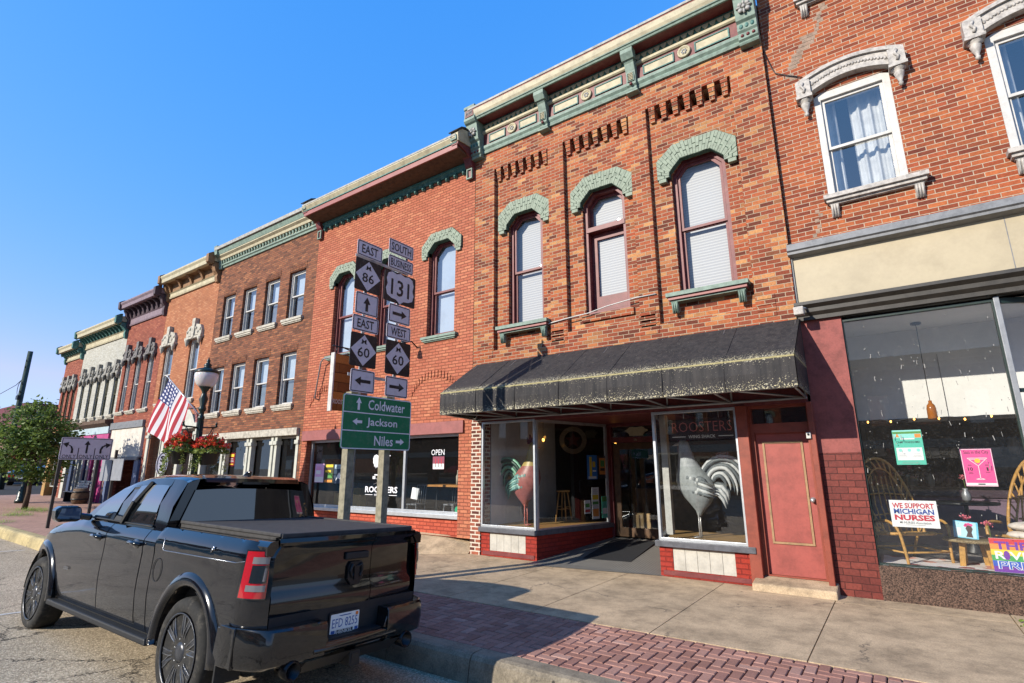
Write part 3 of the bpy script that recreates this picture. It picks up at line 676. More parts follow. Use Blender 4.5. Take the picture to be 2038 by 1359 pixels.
def bulkhead(a, b_, name='bulkhead'):
    mb = MB(); wall_holes(mb, a, b_, -.02, .47, F, .03, [(a+.22, b_-.26, .11, .455)], 0)
    mb.quad((b_, F, -.02), (b_, F+.3, -.02), (b_, F+.3, .47), (b_, F, .47)); mb.quad((a, F, -.02), (a, F+.3, -.02), (a, F+.3, .47), (a, F, .47))
    mb.box(a+.05, b_-.05, F-.012, F+.02, .03, .10, 2)
    o = mb.build(name, [BR_RED, WPAN, MAROON], main)
    mb = MB()
    for k in range(5):
        w_ = (b_-a-.48)/5; mb.box(a+.222+w_*k+.003, a+.222+w_*(k+1)-.003, F+.012, F+.03, .112, .453)
    mb.build('panel_board', WPAN, o); return o
bulkhead(-7.27, -5.90); bulkhead(-3.45, -1.99)
mb = MB(); mb.box(-7.30, -5.86, F-.07, F+.08, .47, .565); mb.build('display_sill', SILLG, main, bevel=.008)
mb = MB(); mb.box(-3.50, -1.92, F-.07, F+.08, .47, .565); mb.build('display_sill', SILLG, main, bevel=.008)
# angled returns to the door
PA, PB = Vector((-5.90, F+.02, 0)), Vector((-5.36, 11.45, 0)); QA, QB = Vector((-3.44, F+.02, 0)), Vector((-4.05, 11.45, 0))
def angled(A, B, side):
    d = (B-A).normalized(); nn = Vector((d.y, -d.x, 0))*side
    def P(t, off, z): p = A+(B-A)*t+nn*off; return (p.x, p.y, z)
    def slab(t0, t1, o0, o1, z0a, z0b, z1a, z1b):
        m2 = MB(); m2.add([P(t0, o0, z0a), P(t1, o0, z0b), P(t1, o1, z0b), P(t0, o1, z0a), P(t0, o0, z1a), P(t1, o0, z1b), P(t1, o1, z1b), P(t0, o1, z1a)], [(0,3,2,1),(4,5,6,7),(0,1,5,4),(1,2,6,5),(2,3,7,6),(3,0,4,7)]); return m2
    slab(0.0, 1, 0, -.12, -.02, .2, .47, .47).build('return_bulkhead', BR_RED, main)
    slab(0.0, 1, .05, -.1, .47, .47, .56, .56).build('return_sill', SILLG, main)
    o = slab(.965, 1, .03, -.05, .56, .56, 2.72, 2.72).build('return_window', MAROON, main)
    slab(.0, .022, .015, -.05, .56, .56, 2.72, 2.72).build('jamb', ALU, o); slab(.93, .96, .012, -.03, .56, .56, 2.70, 2.70).build('jamb', ALU, o)
    slab(.02, .96, .012, -.03, .56, .56, .59, .59).build('rail', ALU, o); slab(.02, .96, .012, -.03, 2.66, 2.66, 2.72, 2.72).build('rail', ALU, o)
    m2 = MB(); m2.add([P(.02, 0, .58), P(.95, 0, .58), P(.95, 0, 2.68), P(.02, 0, 2.68)] if side > 0 else [P(.95, 0, .58), P(.02, 0, .58), P(.02, 0, 2.68), P(.95, 0, 2.68)], [(0, 1, 2, 3)]); m2.build('pane', GL_ST, o, recalc=False)
angled(PA, PB, 1); angled(QA, QB, -1)
def shop_window(a, b_, z0, z1, y, fm, bld, fr=.045, name='display_window', gl=None, mull=()):
    mb = MB(); ring(mb, rect(a, b_, z0, z1), rect(a+fr, b_-fr, z0+fr, z1-fr), y-.02, y+.05)
    for x in mull: mb.box(x-fr*.6, x+fr*.6, y-.018, y+.05, z0+fr, z1-fr)
    o = mb.build(name, fm, bld, bevel=.004)
    xs = [a]+list(mull)+[b_]
    for p, q in zip(xs[:-1], xs[1:]): m2 = MB(); flat(m2, rect(p+.02, q-.02, z0+.02, z1-.02), y+.015); m2.build('pane', gl or GL_ST, o, recalc=False)
    return o
shop_window(-7.27, -5.90, .565, 2.72, F+.0, ALU, main); shop_window(-3.44, -2.02, .565, 2.70, F+.0, ALU, main)
MB().box(-2.03, -1.86, F-.05, F+.3, -.02, 2.71).build('red_post', REDW, main, bevel=.008)
MB().box(-1.01, -.93, F-.06, F+.3, -.02, 2.71).build('red_post', REDW, main, bevel=.008)
# entry door
mb = MB(); dy = 11.47; dz = .27
ring(mb, rect(-5.38, -4.02, dz, 2.73), rect(-5.30, -4.10, dz, 2.66), dy-.04, dy+.08); mb.box(-5.30, -4.10, dy-.03, dy+.05, 2.30, 2.42)
df = mb.build('entry_door_frame', MAROON, main)
mb = MB(); BRW = paint('brown_door_wood', '#5a4028', .5, .3, 8); ring(mb, rect(-5.28, -4.12, dz+.01, 2.29), rect(-5.14, -4.26, dz+.2, 2.15), dy, dy+.045); dd = mb.build('entry_door', BRW, df)
mb = MB(); flat(mb, rect(-5.15, -4.25, dz+.19, 2.16), dy+.02); flat(mb, rect(-5.29, -4.11, 2.42, 2.67), dy+.02); mb.build('pane', GL_ST, df, recalc=False)
mb = MB(); mb.tube([(-4.2, dy-.02, 1.15), (-4.2, dy-.07, 1.18), (-4.2, dy-.07, 1.42), (-4.2, dy-.02, 1.45)], .012); mb.build('door_handle', ALU, df)
# red side door
mb = MB(); wall_holes(mb, -1.86, -1.01, .16, 2.71, F+.08, .12, [(-1.80, -1.05, .18, 2.27), (-1.82, -1.03, 2.42, 2.66)]); sdf = mb.build('side_door_frame', REDW, main)
mb = MB(); mb.box(-1.82, -1.03, F+.15, F+.2, .18, 2.29, 0)
ring(mb, rect(-1.71, -1.14, .62, 2.14), rect(-1.68, -1.17, .65, 2.11), F+.132, F+.16, 1)
mb.box(-1.675, -1.175, F+.145, F+.155, .655, 2.105, 0)
sd_ = mb.build('side_door', [paint('red_door', '#964a42', .5, .18, 4, dirt='#6e352d', dirtamt=.4), paint('tan_trim', '#9a7a58', .5, .2, 8)], sdf)
mb = MB(); mb.lathe([(.0, F+.07), (.03, F+.075), (.034, F+.1), (.016, F+.12), (.016, F+.14), (.04, F+.143), (.04, F+.155)], (-1.095, 0, 1.27), 12, 'y'); mb.build('door_knob', ALU, sdf)
mb = MB(); flat(mb, rect(-1.84, -1.02, 2.40, 2.68), F+.15); mb.build('transom_pane', GL_ST, sdf, recalc=False)
mb = MB(); mb.box(-1.05, -.99, F-.1, F-.055, 2.16, 2.25); mb.ball((-1.02, F-.105, 2.22), .018, .012, .018, 8, 1); mb.build('doorbell_camera', [WHITE, BLACK], sdf, bevel=.006)
mb = MB(); mb.prism([(F-.30, -.02), (F-.28, .10), (F+.15, .165), (F+.15, -.02)], 'x', -1.98, -.90); mb.build('door_step', CONC, main, bevel=.02)
# entry floor and interior shell
TILE = brick('entry_tile', ['#5c5a58', '#6a6764', '#54524f', '#74706c'], '#3a3836', .1, .1, .006, weather=.6)
def tile_mat():
    m, nt, b = newmat('entry_mosaic'); p = wpos(nt); ck = N(nt, 'TexBrick', Scale=1.0); nt.links.new(p, ck.inputs['Vector'])
    ck.inputs['Brick Width'].default_value = .05; ck.inputs['Row Height'].default_value = .05; ck.inputs['Mortar Size'].default_value = .004; ck.offset = 0
    col = mix(nt, hexc('#6b6864'), hexc('#8a8780'), noise(nt, p, 6, 4)); col = mix(nt, col, hexc('#33302e'), ck.outputs['Fac']); nt.links.new(col, b.inputs['Base Color']); b.inputs['Roughness'].default_value = .6; return m
mb = MB(); mb.add([(-5.92, F-.42, .006), (-3.40, F-.02, .008), (-3.42, F+.02, .012), (-4.0, 11.6, .27), (-5.36, 11.6, .27), (-5.92, F+.02, .012)], [(0, 1, 2, 5), (5, 2, 3, 4)])
tag(mb.build('entry_floor', tile_mat()), kind='structure')
INT = paint('interior_brown', '#30241c', .9, .4, 1.2, bmp=0)
mb = MB(); y2 = 18.0
mb.quad((XL+.06, F+.3, .25), (XL+.06, y2, .25), (XL+.06, y2, 2.95), (XL+.06, F+.3, 2.95)); mb.quad((XR-.05, F+.3, .25), (XR-.05, y2, .25), (XR-.05, y2, 2.95), (XR-.05, F+.3, 2.95))
mb.quad((XL, y2, .25), (XR, y2, .25), (XR, y2, 2.95), (XL, y2, 2.95)); mb.quad((XL, 11.6, .262), (XR, 11.6, .262), (XR, y2, .262), (XL, y2, .262)); mb.quad((XL, F+.3, 2.94), (XR, F+.3, 2.94), (XR, y2, 2.94), (XL, y2, 2.94))
mb.box(-1.98, -1.94, F+.3, 15, 0, 2.9)
mb.build('interior', INT, main)
mb = MB(); mb.prism([(-7.26, F+.05), (-5.92, F+.05), (-5.40, 11.5), (-7.26, 11.5)], 'z', .50, .56); mb.prism([(-3.42, F+.05), (-2.0, F+.05), (-2.0, 10.75), (-3.8, 10.75)], 'z', .50, .56); mb.build('display_floor', brick('floor_boards', ['#9a7848', '#a98550', '#8a6a3e'], '#5a4426', 1.2, .09, .003, weather=.3), main)
mb = MB()
for k in range(5): mb.box(-7.262, -7.245, F+.3+.55*k, F+.3+.55*(k+1)-.008, .56, 2.9)
mb.build('grey_panel_wall', paint('grey_wall', '#cfccca', .7, .1, 3, bmp=0), main)
mb = MB(); mb.box(-3.62, -3.5, 10.0, 10.12, .56, 2.72); mb.build('white_post', WHITE, main)
MB().box(-5.35, -2.0, 12.8, 12.9, .27, 1.25).build('service_counter', paint('counter_wood', '#6a4a2c', .5, .3, 6), main)
# ------------------------------------------------------------------ right-hand building
BR_RT = brick('brick_right', ['#8c452a', '#9e5333', '#743825', '#ab6038', '#964b30', '#683124', '#a05836'], '#b3a28c', bh=.07, bw=.225, mz=.0058, weather=.35, wob=.002)
PIER = brick('pier_tile_brick', ['#692f29', '#72342c', '#602a25', '#78382f'], '#451f1b', bw=.2, bh=.092, mz=.006, weather=.3, rough=.5, bmp=.5)
PLAST = paint('pier_plaster', '#8a4a44', .7, .25, 6, bmp=.6, dirt='#6e3a34', dirtamt=.3)
ZINC = paint('pale_ornament', '#b3ada6', .65, .3, 14, dirt='#857e78', dirtamt=.6)
GRAN = None
def granite():
    m, nt, b = newmat('brown_granite'); p = wpos(nt); vo = N(nt, 'TexVoronoi', Scale=85.0); nt.links.new(p, vo.inputs['Vector'])
    col = ramp(nt, vo.outputs['Color'], [(.2, hexc('#231a16')), (.5, hexc('#4c3a31')), (.8, hexc('#6a5346'))]); col = mix(nt, col, ramp(nt, noise(nt, p, 5, 5), [(.3, GREY(.7)), (.6, GREY(1.05))]), .8, 'MULTIPLY')
    nt.links.new(col, b.inputs['Base Color']); b.inputs['Roughness'].default_value = .35; return m
GRAN = granite()
RX1 = 4.6
rb = thing('right_hand_building', (XR, F, 0), 'red brick building with white arched windows over a cream sign band', 'building', 'brick shop buildings along the street')
shell(rb, XR+.02, RX1, 13.4, BR_RT, y0=F+.3)
rw = [(-.32, .73, 5.93, 7.83), (1.86, 2.91, 5.93, 7.83), (-.32, .73, 9.72, 11.6), (1.86, 2.91, 9.72, 11.6)]
mb = MB(); wall_holes(mb, XR+.005, RX1, 5.25, 13.4, F-.02, .3, rw); mb.quad((XR+.005, F-.02, 3), (XR+.005, F+.3, 3), (XR+.005, F+.3, 13.4), (XR+.005, F-.02, 13.4))
mb.build('wall', BR_RT, rb)
WFR = paint('white_window_paint', '#bdbab5', .5, .12, 7, dirt='#aaa59c', dirtamt=.4)
CURT = None
def arc(x0, x1, z, rise, n=12): return [(x0+(x1-x0)*k/n, z+rise*(1-(2*k/n-1)**2)) for k in range(n+1)]
for (a, b_, c, d) in rw:
    ar = arc(a, b_, d-.05, .13)
    o = [(a, c), (b_, c)] + ar[::-1]; i = [(a+.10, c+.06), (b_-.10, c+.06)] + [(a+.10+(b_-a-.2)*k/12, d-.13) for k in range(13)][::-1]
    mb = MB(); ring(mb, o, i, F-.01, F+.2); wn_ = mb.build('window', WFR, rb, bevel=.006)
    zm = c+(d-c)*.46
    for nm, z0_, z1_, yy in (('lower_sash', c+.06, zm+.03, F+.07), ('upper_sash', zm-.02, d-.13, F+.035)):
        q = rect(a+.10, b_-.10, z0_, z1_); mb = MB(); ring(mb, q, inset(q, .045), yy, yy+.04); mb.build(nm, WFR, wn_)
        mb = MB(); flat(mb, inset(q, .04), yy+.02); mb.build('pane', GL_UP, wn_, recalc=False)
    mb = MB(); n = 46; x0_ = a+.46; x1_ = b_-.1; V = []
    for k in range(n+1):
        t = k/n; V += [(x0_+(x1_-x0_)*t, F+.32+.035*math.sin(t*19)+.015*math.sin(t*41), z) for z in (c, d)]
    mb.add(V, [(2*k, 2*k+2, 2*k+3, 2*k+1) for k in range(n)]); V = []
    for k in range(13): V += [(a+.08+.2*k/12, F+.32+.03*math.sin(k*1.1), z) for z in (c, d)]
    mb.add(V, [(2*k, 2*k+2, 2*k+3, 2*k+1) for k in range(12)]); mb.build('curtain', LACE, wn_, smooth=True)
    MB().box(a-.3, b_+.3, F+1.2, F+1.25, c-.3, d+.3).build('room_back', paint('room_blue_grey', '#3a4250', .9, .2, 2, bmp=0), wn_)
    mb = MB(); xm = (a+b_)/2     # arched hood with ears and pendants
    out_ = arc(a-.17, b_+.17, d+.25, .17); inn = arc(a-.02, b_+.02, d+.0, .13)
    k = len(out_); mb.add([(p[0], y, p[1]) for y in (F-.15, F) for pts in (out_, inn) for p in pts], [(j, j+1, k+j+1, k+j) for j in range(k-1)] + [(2*k+j, j, j+1, 2*k+j+1) for j in range(k-1)] + [(k+j, 3*k+j, 3*k+j+1, k+j+1) for j in range(k-1)])
    o2, i2 = arc(a-.20, b_+.20, d+.235, .17), arc(a-.17, b_+.17, d+.18, .165)
    mb.add([(p[0], y, p[1]) for y in (F-.19, F) for pts in (o2, i2) for p in pts], [(j, j+1, k+j+1, k+j) for j in range(k-1)] + [(2*k+j, j, j+1, 2*k+j+1) for j in range(k-1)] + [(k+j, 3*k+j, 3*k+j+1, k+j+1) for j in range(k-1)])
    m1 = arc(a-.02, b_+.02, d+.11, .14, 26)
    for j, p in enumerate(m1): mb.ball((p[0], F-.155, p[1]), .022, .018, .03 if j % 2 else .02, 6)
    for s, xx in ((-1, a-.115), (1, b_+.115)):
        mb.box(xx-.105, xx+.105, F-.2, F, d-.06, d+.22); mb.box(xx-.12, xx+.12, F-.215, F, d-.1, d-.05)
        mb.tube([(xx, F-.21, d-.01), (xx+.02, F-.215, d+.05), (xx-.02, F-.215, d+.11), (xx+.01, F-.21, d+.17)], .022, 6)
        mb.lathe([(.0, d-.40), (.025, d-.385), (.035, d-.35), (.02, d-.33), (.055, d-.24), (.07, d-.17), (.05, d-.15), (.10, d-.12), (.10, d-.1)], (xx, F-.1, 0), 10)
    mb.build('window_hood', ZINC, wn_)
    sill(wn_, a-.06, b_+.22, c-.15, F-.02, ZINC, None, h=.15, d=.16)
GBAND = paint('grey_band', '#77787a', .5, .2, 9, dirt='#55565a', dirtamt=.5); CRM = paint('cream_sign_panel', '#a99c82', .55, .08, 2, dirt='#8a7d64', dirtamt=.25, bmp=.05)
mb = MB()
profile_x(mb, [(F+.1, 5.27), (F-.05, 5.27), (F-.2, 5.23), (F-.22, 5.12), (F-.19, 5.10), (F-.19, 5.06), (F-.08, 5.03), (F+.1, 5.03)], XR-.02, RX1, 0)
mb.box(XR+.02, RX1, F-.06, F+.2, 4.27, 5.03, 1); mb.box(XR-.0, XR+.025, F-.09, F+.2, 4.27, 5.03, 0)
mb.box(1.62, 1.63, F-.062, F-.05, 4.28, 5.02, 0)
profile_x(mb, [(F+.1, 4.27), (F-.1, 4.27), (F-.24, 4.24), (F-.25, 4.19), (F-.18, 4.14), (F-.18, 4.08), (F-.12, 4.03), (F-.12, 3.97), (F+.1, 3.97)], XR-.02, RX1, 2)
mb.build('sign_band', [GBAND, CRM, BRONZE], rb)
mb = MB(); mb.box(XR+.02, -.40, F-.05, F+.35, -.02, 1.95, 0); mb.box(XR+.02, -.40, F-.055, F+.35, 1.95, 3.97, 1); mb.build('brick_pier', [PIER, PLAST], rb)
mb = MB(); mb.box(-.40, RX1, F-.06, F+.1, -.02, .44); mb.build('granite_base', GRAN, rb)
DGRN = paint('dark_green_frame', '#20302c', .4, .2, 9)
GL_SHOP = glass('shop_glass', (.95, .96, .96, 1), .8, f0=1.55, dust=.06)
shop_window(-.42, 1.36, .43, 3.93, F-.0, DGRN, rb, fr=.04, gl=GL_SHOP)
rv = random.Random(44); mb = MB()
for k in range(130):
    x = rv.uniform(-.38, 1.3); z = rv.triangular(.5, 3.85, 3.2); L_ = rv.choice((.004, .007, .01, .03)); a = rv.uniform(-.5, .5); w_ = rv.uniform(.002, .005)
    mb.add([(x-w_, F-.0262, z-L_), (x+w_, F-.0262, z-L_), (x+w_+a*L_, F-.0262, z+L_), (x-w_+a*L_, F-.0262, z+L_)], [(0, 1, 2, 3)])
o = mb.build('glass_splashes', paint('lime_splash', '#8f8d88', .9, .2, 20), rb); o['kind'] = 'stuff'
MB().box(1.34, 1.40, F-.05, F+.08, .43, 3.95).build('mullion', GREYM, rb, bevel=.006)
mb = MB(); mb.add([(1.40, F+.03, .46), (4.0, F+1.3, .46), (4.0, F+1.3, 3.9), (1.40, F+.03, 3.9)], [(0, 1, 2, 3)]); mb.build('angled_pane', GL_SHOP, rb, recalc=False)
mb = MB(); mb.bar((1.40, F+.03, 2.7), (4.0, F+1.3, 2.7), .05, .05); mb.bar((1.40, F+.03, 3.9), (4.0, F+1.3, 3.9), .05, .07); mb.build('rail', DGRN, rb)
PWALL = paint('white_interior_wall', '#d4d2cc', .8, .06, 2, bmp=0); PURP = paint('mauve_panel', '#6a5764', .8, .12, 3, bmp=0)
mb = MB()
mb.quad((XR+.1, F+.1, 3.94), (RX1, F+.1, 3.94), (RX1, 14.5, 3.94), (XR+.1, 14.5, 3.94), 0)
mb.box(XR+.1, RX1, 10.62, 10.74, 2.47, 3.94, 0); mb.box(.75, .757, 10.612, 10.62, 2.6, 3.5, 1)
mb.quad((-.5, F+.2, .4), (-.5, 14.5, .4), (-.5, 14.5, 3.94), (-.5, F+.2, 3.94), 2); mb.quad((RX1-.05, F+.2, .4), (RX1-.05, 14.5, .4), (RX1-.05, 14.5, 3.94), (RX1-.05, F+.2, 3.94), 2)
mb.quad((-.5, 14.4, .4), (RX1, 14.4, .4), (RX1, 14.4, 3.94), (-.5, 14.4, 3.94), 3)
mb.box(-.5, RX1, F+.08, 14.4, .36, .43, 1); mb.box(XR+.1, RX1, 10.60, 10.64, 2.44, 2.5, 3)
mb.build('interior', [PWALL, paint('floor_grey', '#8c8680', .7, .2, 3), paint('side_wall', '#55504c', .8, .2, 2, bmp=0), ROOM], rb)
mb = MB(); mb.box(-.45, 4.2, 12.0, 12.08, .43, 1.24, 0); mb.box(-.45, 4.2, 11.96, 12.12, 1.24, 1.36, 1); mb.build('half_wall', [PURP, paint('dark_rail', '#33202a', .5, .2, 6)], rb)
# old mortar smears and a patched crack climbing to the upper sill
mb = MB(); rv = random.Random(21); P_ = [(-.62, 8.25), (-.50, 8.55), (-.40, 8.72), (-.28, 8.86), (-.12, 9.02), (-.04, 9.2), (.0, 9.45), (.06, 9.7)]
for (xa, za), (xb, zb) in zip(P_[:-1], P_[1:]):
    for k in range(7):
        t_ = rv.random(); x = xa+(xb-xa)*t_+rv.gauss(0, .035); z = round((za+(zb-za)*t_)/.07)*.07+.035; w_ = rv.choice((.08, .12, .17)) if za < 9 else .05
        mb.box(x-w_/2, x+w_/2, F-.0225-.0005*k, F-.015, z-.031, z+.031)
for x, z in ((-.5, 5.75), (-.46, 5.68), (-.52, 5.6), (-.5, 5.5), (-.53, 5.42), (-.58, 5.36)): mb.box(x-.03, x+.03, F-.024, F-.015, z-.03, z+.03)
o = mb.build('mortar_patch', paint('mortar_smear', '#97806f', .9, .3, 14, dirt='#7a5a48', dirtamt=.5), rb); o['kind'] = 'stuff'
mb = MB(); mb.tube([(-.96, F-.06, 9.05), (-.86, F-.05, 8.62), (-.82, F-.05, 8.5), (-.6, F-.05, 8.34), (-.42, F-.05, 8.22)], .009, 5); mb.build('cable', BLACK, rb)
fl = thing('floodlight', (-.9, F-.15, 4.08), 'small weathered floodlight on the wall above the brick pier', 'lamp')
mb = MB(); mb.tube([(-.82, F-.05, 4.14), (-.86, F-.2, 4.12)], .02); mb.build('bracket', GREYM, fl); mb = MB(); mb.box(-.98, -.84, F-.32, F-.2, 4.0, 4.13); mb.build('lamp_housing', ZINC, fl, bevel=.015)

rb.location.y += .12
# ------------------------------------------------------------------ salmon building (131 side)
BR_SAL = brick('brick_salmon', ['#a86048', '#b06a50', '#a05a42', '#b87456'], '#7c4836', weather=.3, mz=.0085, bmp=.8)
SX0, SX1 = -13.86, -7.555
sb = thing('salmon_brick_building', (SX0, F, 0), 'salmon painted brick building with three tall maroon windows and a deep maroon and teal cornice', 'building', 'brick shop buildings along the street')
shell(sb, SX0+.01, SX1-.01, 9.7, BR_SAL)
sw = [(-12.86, -11.96, 4.87, 7.36), (-10.96, -10.06, 4.87, 7.36), (-9.05, -8.15, 4.87, 7.36)]
mb = MB(); wall_holes(mb, SX0, SX1, 2.78, 9.3, F-.005, .3, sw); wall_holes(mb, SX0, SX1, .3, 2.78, F-.005, .3, [(-13.62, -7.93, .3, 2.78)])
for a, b_, c, d in sw:
    for s, xx in ((1, a), (-1, b_)): mb.prism([(xx, d+.001), (xx, d-.24), (xx+s*.23, d+.001)], 'y', F-.004, F+.29)
for xc in (-12.9, -8.75):       # relieving arches
    for k in range(17):
        a = math.pi*(.18+.64*k/16); mb.box(xc+.85*math.cos(a)-.03, xc+.85*math.cos(a)+.03, F-.025, F, 3.1+.85*math.sin(a)-.08, 3.1+.85*math.sin(a)+.08)
mb.build('wall', BR_SAL, sb)
for a, b_, c, d in sw:
    wn_ = sash_window(sb, a, b_, c, d, F+.11, MAROON, .2, .2, .47, fw=.07, behind=PALE)
    brick_hood(wn_, a, b_, d-.26, HOODG, F-.06, F+.1, out=.22, grow=.2, top=.27)
    sill(wn_, a-.12, b_+.12, c-.13, F, GREEN, h=.13, d=.1, br=False)
mb = MB(); x0, x1 = SX0+.06, SX1-.06
SOFF = paint('brown_soffit', '#5a4636', .8, .3, 8)
profile_x(mb, [(F+.05, 9.03), (F-.05, 9.03), (F-.06, 9.12), (F-.09, 9.15), (F-.09, 9.2), (F+.05, 9.22)], x0, x1, 0)
profile_x(mb, [(F+.05, 9.22), (F-.12, 9.22), (F-.42, 9.24), (F-.62, 9.29), (F-.62, 9.33), (F+.05, 9.3)], x0, x1, 1)
profile_x(mb, [(F-.6, 9.26), (F-.64, 9.26), (F-.645, 9.38), (F-.6, 9.40)], x0, x1, 2)
profile_x(mb, [(F-.55, 9.39), (F-.67, 9.392), (F-.67, 9.42), (F-.55, 9.42)], x0, x1, 0)
profile_x(mb, [(F-.55, 9.42), (F-.66, 9.422), (F-.72, 9.52), (F-.72, 9.55), (F-.55, 9.55)], x0, x1, 3)
profile_x(mb, [(F-.55, 9.55), (F-.73, 9.552), (F-.73, 9.6), (F-.2, 9.72), (F+.2, 9.74), (F+.2, 9.6), (F-.4, 9.45)], x0, x1, 4)
cn = mb.build('cornice', [TEAL, SOFF, ROSE, CREAM, paint('weathered_white', '#a3a098')], sb)
n = 21
for k in range(n):
    x = x0+.28+(x1-x0-.56)*k/(n-1); mb = MB()
    mb.prism([(F-.07, 9.06), (F-.07, 8.98), (F-.05, 8.93), (F, 8.93), (F, 9.06)], 'x', x-.045, x+.045); mb.ball((x, F-.075, 8.98), .04, .03, .05, 8); mb.build('drop_ornament', TEAL, cn)
for xc in (SX0+.12, SX1-.12):
    mb = MB(); w_ = .105
    mb.prism([(F+.02, 8.70), (F-.06, 8.72), (F-.08, 8.98), (F-.14, 9.04), (F-.2, 9.2), (F-.34, 9.28), (F-.52, 9.32), (F-.66, 9.35), (F-.66, 9.42), (F+.02, 9.5)], 'x', xc-w_, xc+w_, 0)
    mb.prism([(F+.02, 9.5), (F-.68, 9.42), (F-.70, 9.62), (F-.62, 9.78), (F-.3, 9.86), (F+.02, 9.86)], 'x', xc-w_-.025, xc+w_+.025, 1)
    mb.prism([(F-.45, 9.86), (F-.72, 9.66), (F-.74, 9.68), (F-.58, 9.84), (F-.44, 9.9), (F+.02, 9.91), (F+.02, 9.86)], 'x', xc-w_-.04, xc+w_+.04, 3)
    ring(mb, rect(xc-.09, xc+.09, 8.70, 8.98), rect(xc-.055, xc+.055, 8.735, 8.945), F-.11, F-.06, 2); ring(mb, rect(xc-.09, xc+.09, 9.45, 9.58), rect(xc-.05, xc+.05, 9.48, 9.55), F-.72, F-.66, 2)
    mb.build('end_bracket', [MAROON, CREAM, GREEN, paint('dark_cap', '#3a332e', .7, .3, 8)], cn, bevel=.005)
mb = MB(); mb.box(SX0+.05, -7.78, F-.05, F+.32, 2.52, 2.79); mb.build('lintel', ROSE, sb)
BR_BH = brick('salmon_bulkhead', ['#b4553f', '#a84c38', '#bb5c45'], '#8c3c2c', bh=.08, weather=.5, bmp=1)
mb = MB(); mb.box(-13.65, -7.98, F+.12, F+.3, .28, .66); mb.build('bulkhead', BR_BH, sb)
mb = MB(); mb.box(-13.62, -7.93, F+.03, F+.26, .66, .745); mb.build('display_sill', ALU, sb, bevel=.006)
shop_window(-13.6, -7.98, .745, 2.52, F+.16, ALU, sb, fr=.06, mull=(-11.75, -9.79), name='shop_front_window')
mb = MB(); ring(mb, rect(-7.965, -7.80, .36, 2.52), rect(-7.94, -7.83, .4, 2.2), F+.05, F+.14); mb.build('narrow_door', WHITE, sb)
mb = MB(); y2 = 16
mb.quad((SX0+.1, F+.32, .3), (SX0+.1, y2, .3), (SX0+.1, y2, 3), (SX0+.1, F+.32, 3)); mb.quad((SX1-.1, F+.32, .3), (SX1-.1, y2, .3), (SX1-.1, y2, 3), (SX1-.1, F+.32, 3)); mb.quad((SX0, y2, .3), (SX1, y2, .3), (SX1, y2, 3), (SX0, y2, 3)); mb.box(SX0, SX1, F+.3, y2, .2, .38); mb.quad((SX0, F+.3, 2.9), (SX1, F+.3, 2.9), (SX1, y2, 2.9), (SX0, y2, 2.9))
mb.build('interior', INT, sb)
mb = MB(); mb.tube([(-13.2, F-.02, 3.65), (-13.25, F-.12, 3.7), (-13.05, F-.15, 4.7), (-12.9, F-.18, 4.78), (-11.9, F-.12, 4.82)], .022, 6); mb.build('conduit', GREYM, sb)
sp = thing('spot_lamp', (-9.4, F, 4.7), 'small black spot lamp on an arm on the salmon wall', 'lamp'); mb = MB(); mb.tube([(-9.35, F, 4.66), (-9.33, F-.22, 4.78), (-9.4, F-.38, 4.74)], .018, 6); mb.build('arm', BLACK, sp); mb = MB(); mb.lathe([(.04, 0), (.07, -.05), (.09, -.16), (.0, -.15)], (-9.42, F-.42, 4.78), 10); mb.build('lamp_shade', BLACK, sp)

# ------------------------------------------------------------------ brown building
BR_BRN = brick('brick_brown', ['#6e4230', '#8a543a', '#7a4a36', '#9a6444', '#845038', '#5e3a2c'], '#6a5444', weather=.45, mz=.008, bh=.07, bmp=1)
BX0, BX1 = -20.0, -13.87
bb = thing('brown_brick_building', (BX0, F, 0), 'brown brick building with two rows of four white sash windows and a green dentil cornice', 'building', 'brick shop buildings along the street')
shell(bb, BX0+.01, BX1-.01, 10.0, BR_BRN)
bw_ = [(a, b_, 6.36, 7.95) for a, b_ in ((-19.52, -18.68), (-18.14, -17.28), (-16.72, -15.86), (-15.32, -14.43))] + [(a, b_, 3.64, 5.28) for a, b_ in ((-19.66, -18.86), (-18.36, -17.46), (-16.92, -16.03), (-15.40, -14.53))]
mb = MB(); wall_holes(mb, BX0, BX1, 2.9, 9.3, F, .3, bw_)
wall_holes(mb, BX0, BX1, .2, 2.9, F, .3, [(-19.75, -14.0, .2, 2.9)])
for a, b_, c, d in bw_:
    for k in range(12): x = a+(b_-a)*k/11; mb.prism([(x-.03, d+.02), (x+.03, d+.02), (x+.033, d+.22), (x-.033, d+.22)], 'y', F-.012, F+.02)
mb.build('wall', BR_BRN, bb)
for a, b_, c, d in bw_:
    wn_ = sash_window(bb, a, b_, c, d, F+.09, WFR, 0, 0, .5, fw=.05, behind=PALE, behind2=DIM, inner=.04)
    sill(wn_, a-.14, b_+.08, c-.17, F, STONE, h=.17, d=.09, br=False)
mb = MB(); x0, x1 = BX0+.02, BX1-.02
profile_x(mb, [(F+.05, 9.14), (F-.05, 9.14), (F-.06, 9.2), (F-.1, 9.23), (F-.1, 9.28), (F+.05, 9.28)], x0, x1, 0); profile_x(mb, [(F+.05, 9.28), (F-.05, 9.28), (F-.05, 9.42), (F+.05, 9.42)], x0, x1, 1)
for k in range(34):
    x = x0+.1+(x1-x0-.2)*k/33; mb.prism([(F-.04, 9.30), (F-.09, 9.32), (F-.12, 9.42), (F-.04, 9.42)], 'x', x-.04, x+.04, 0)
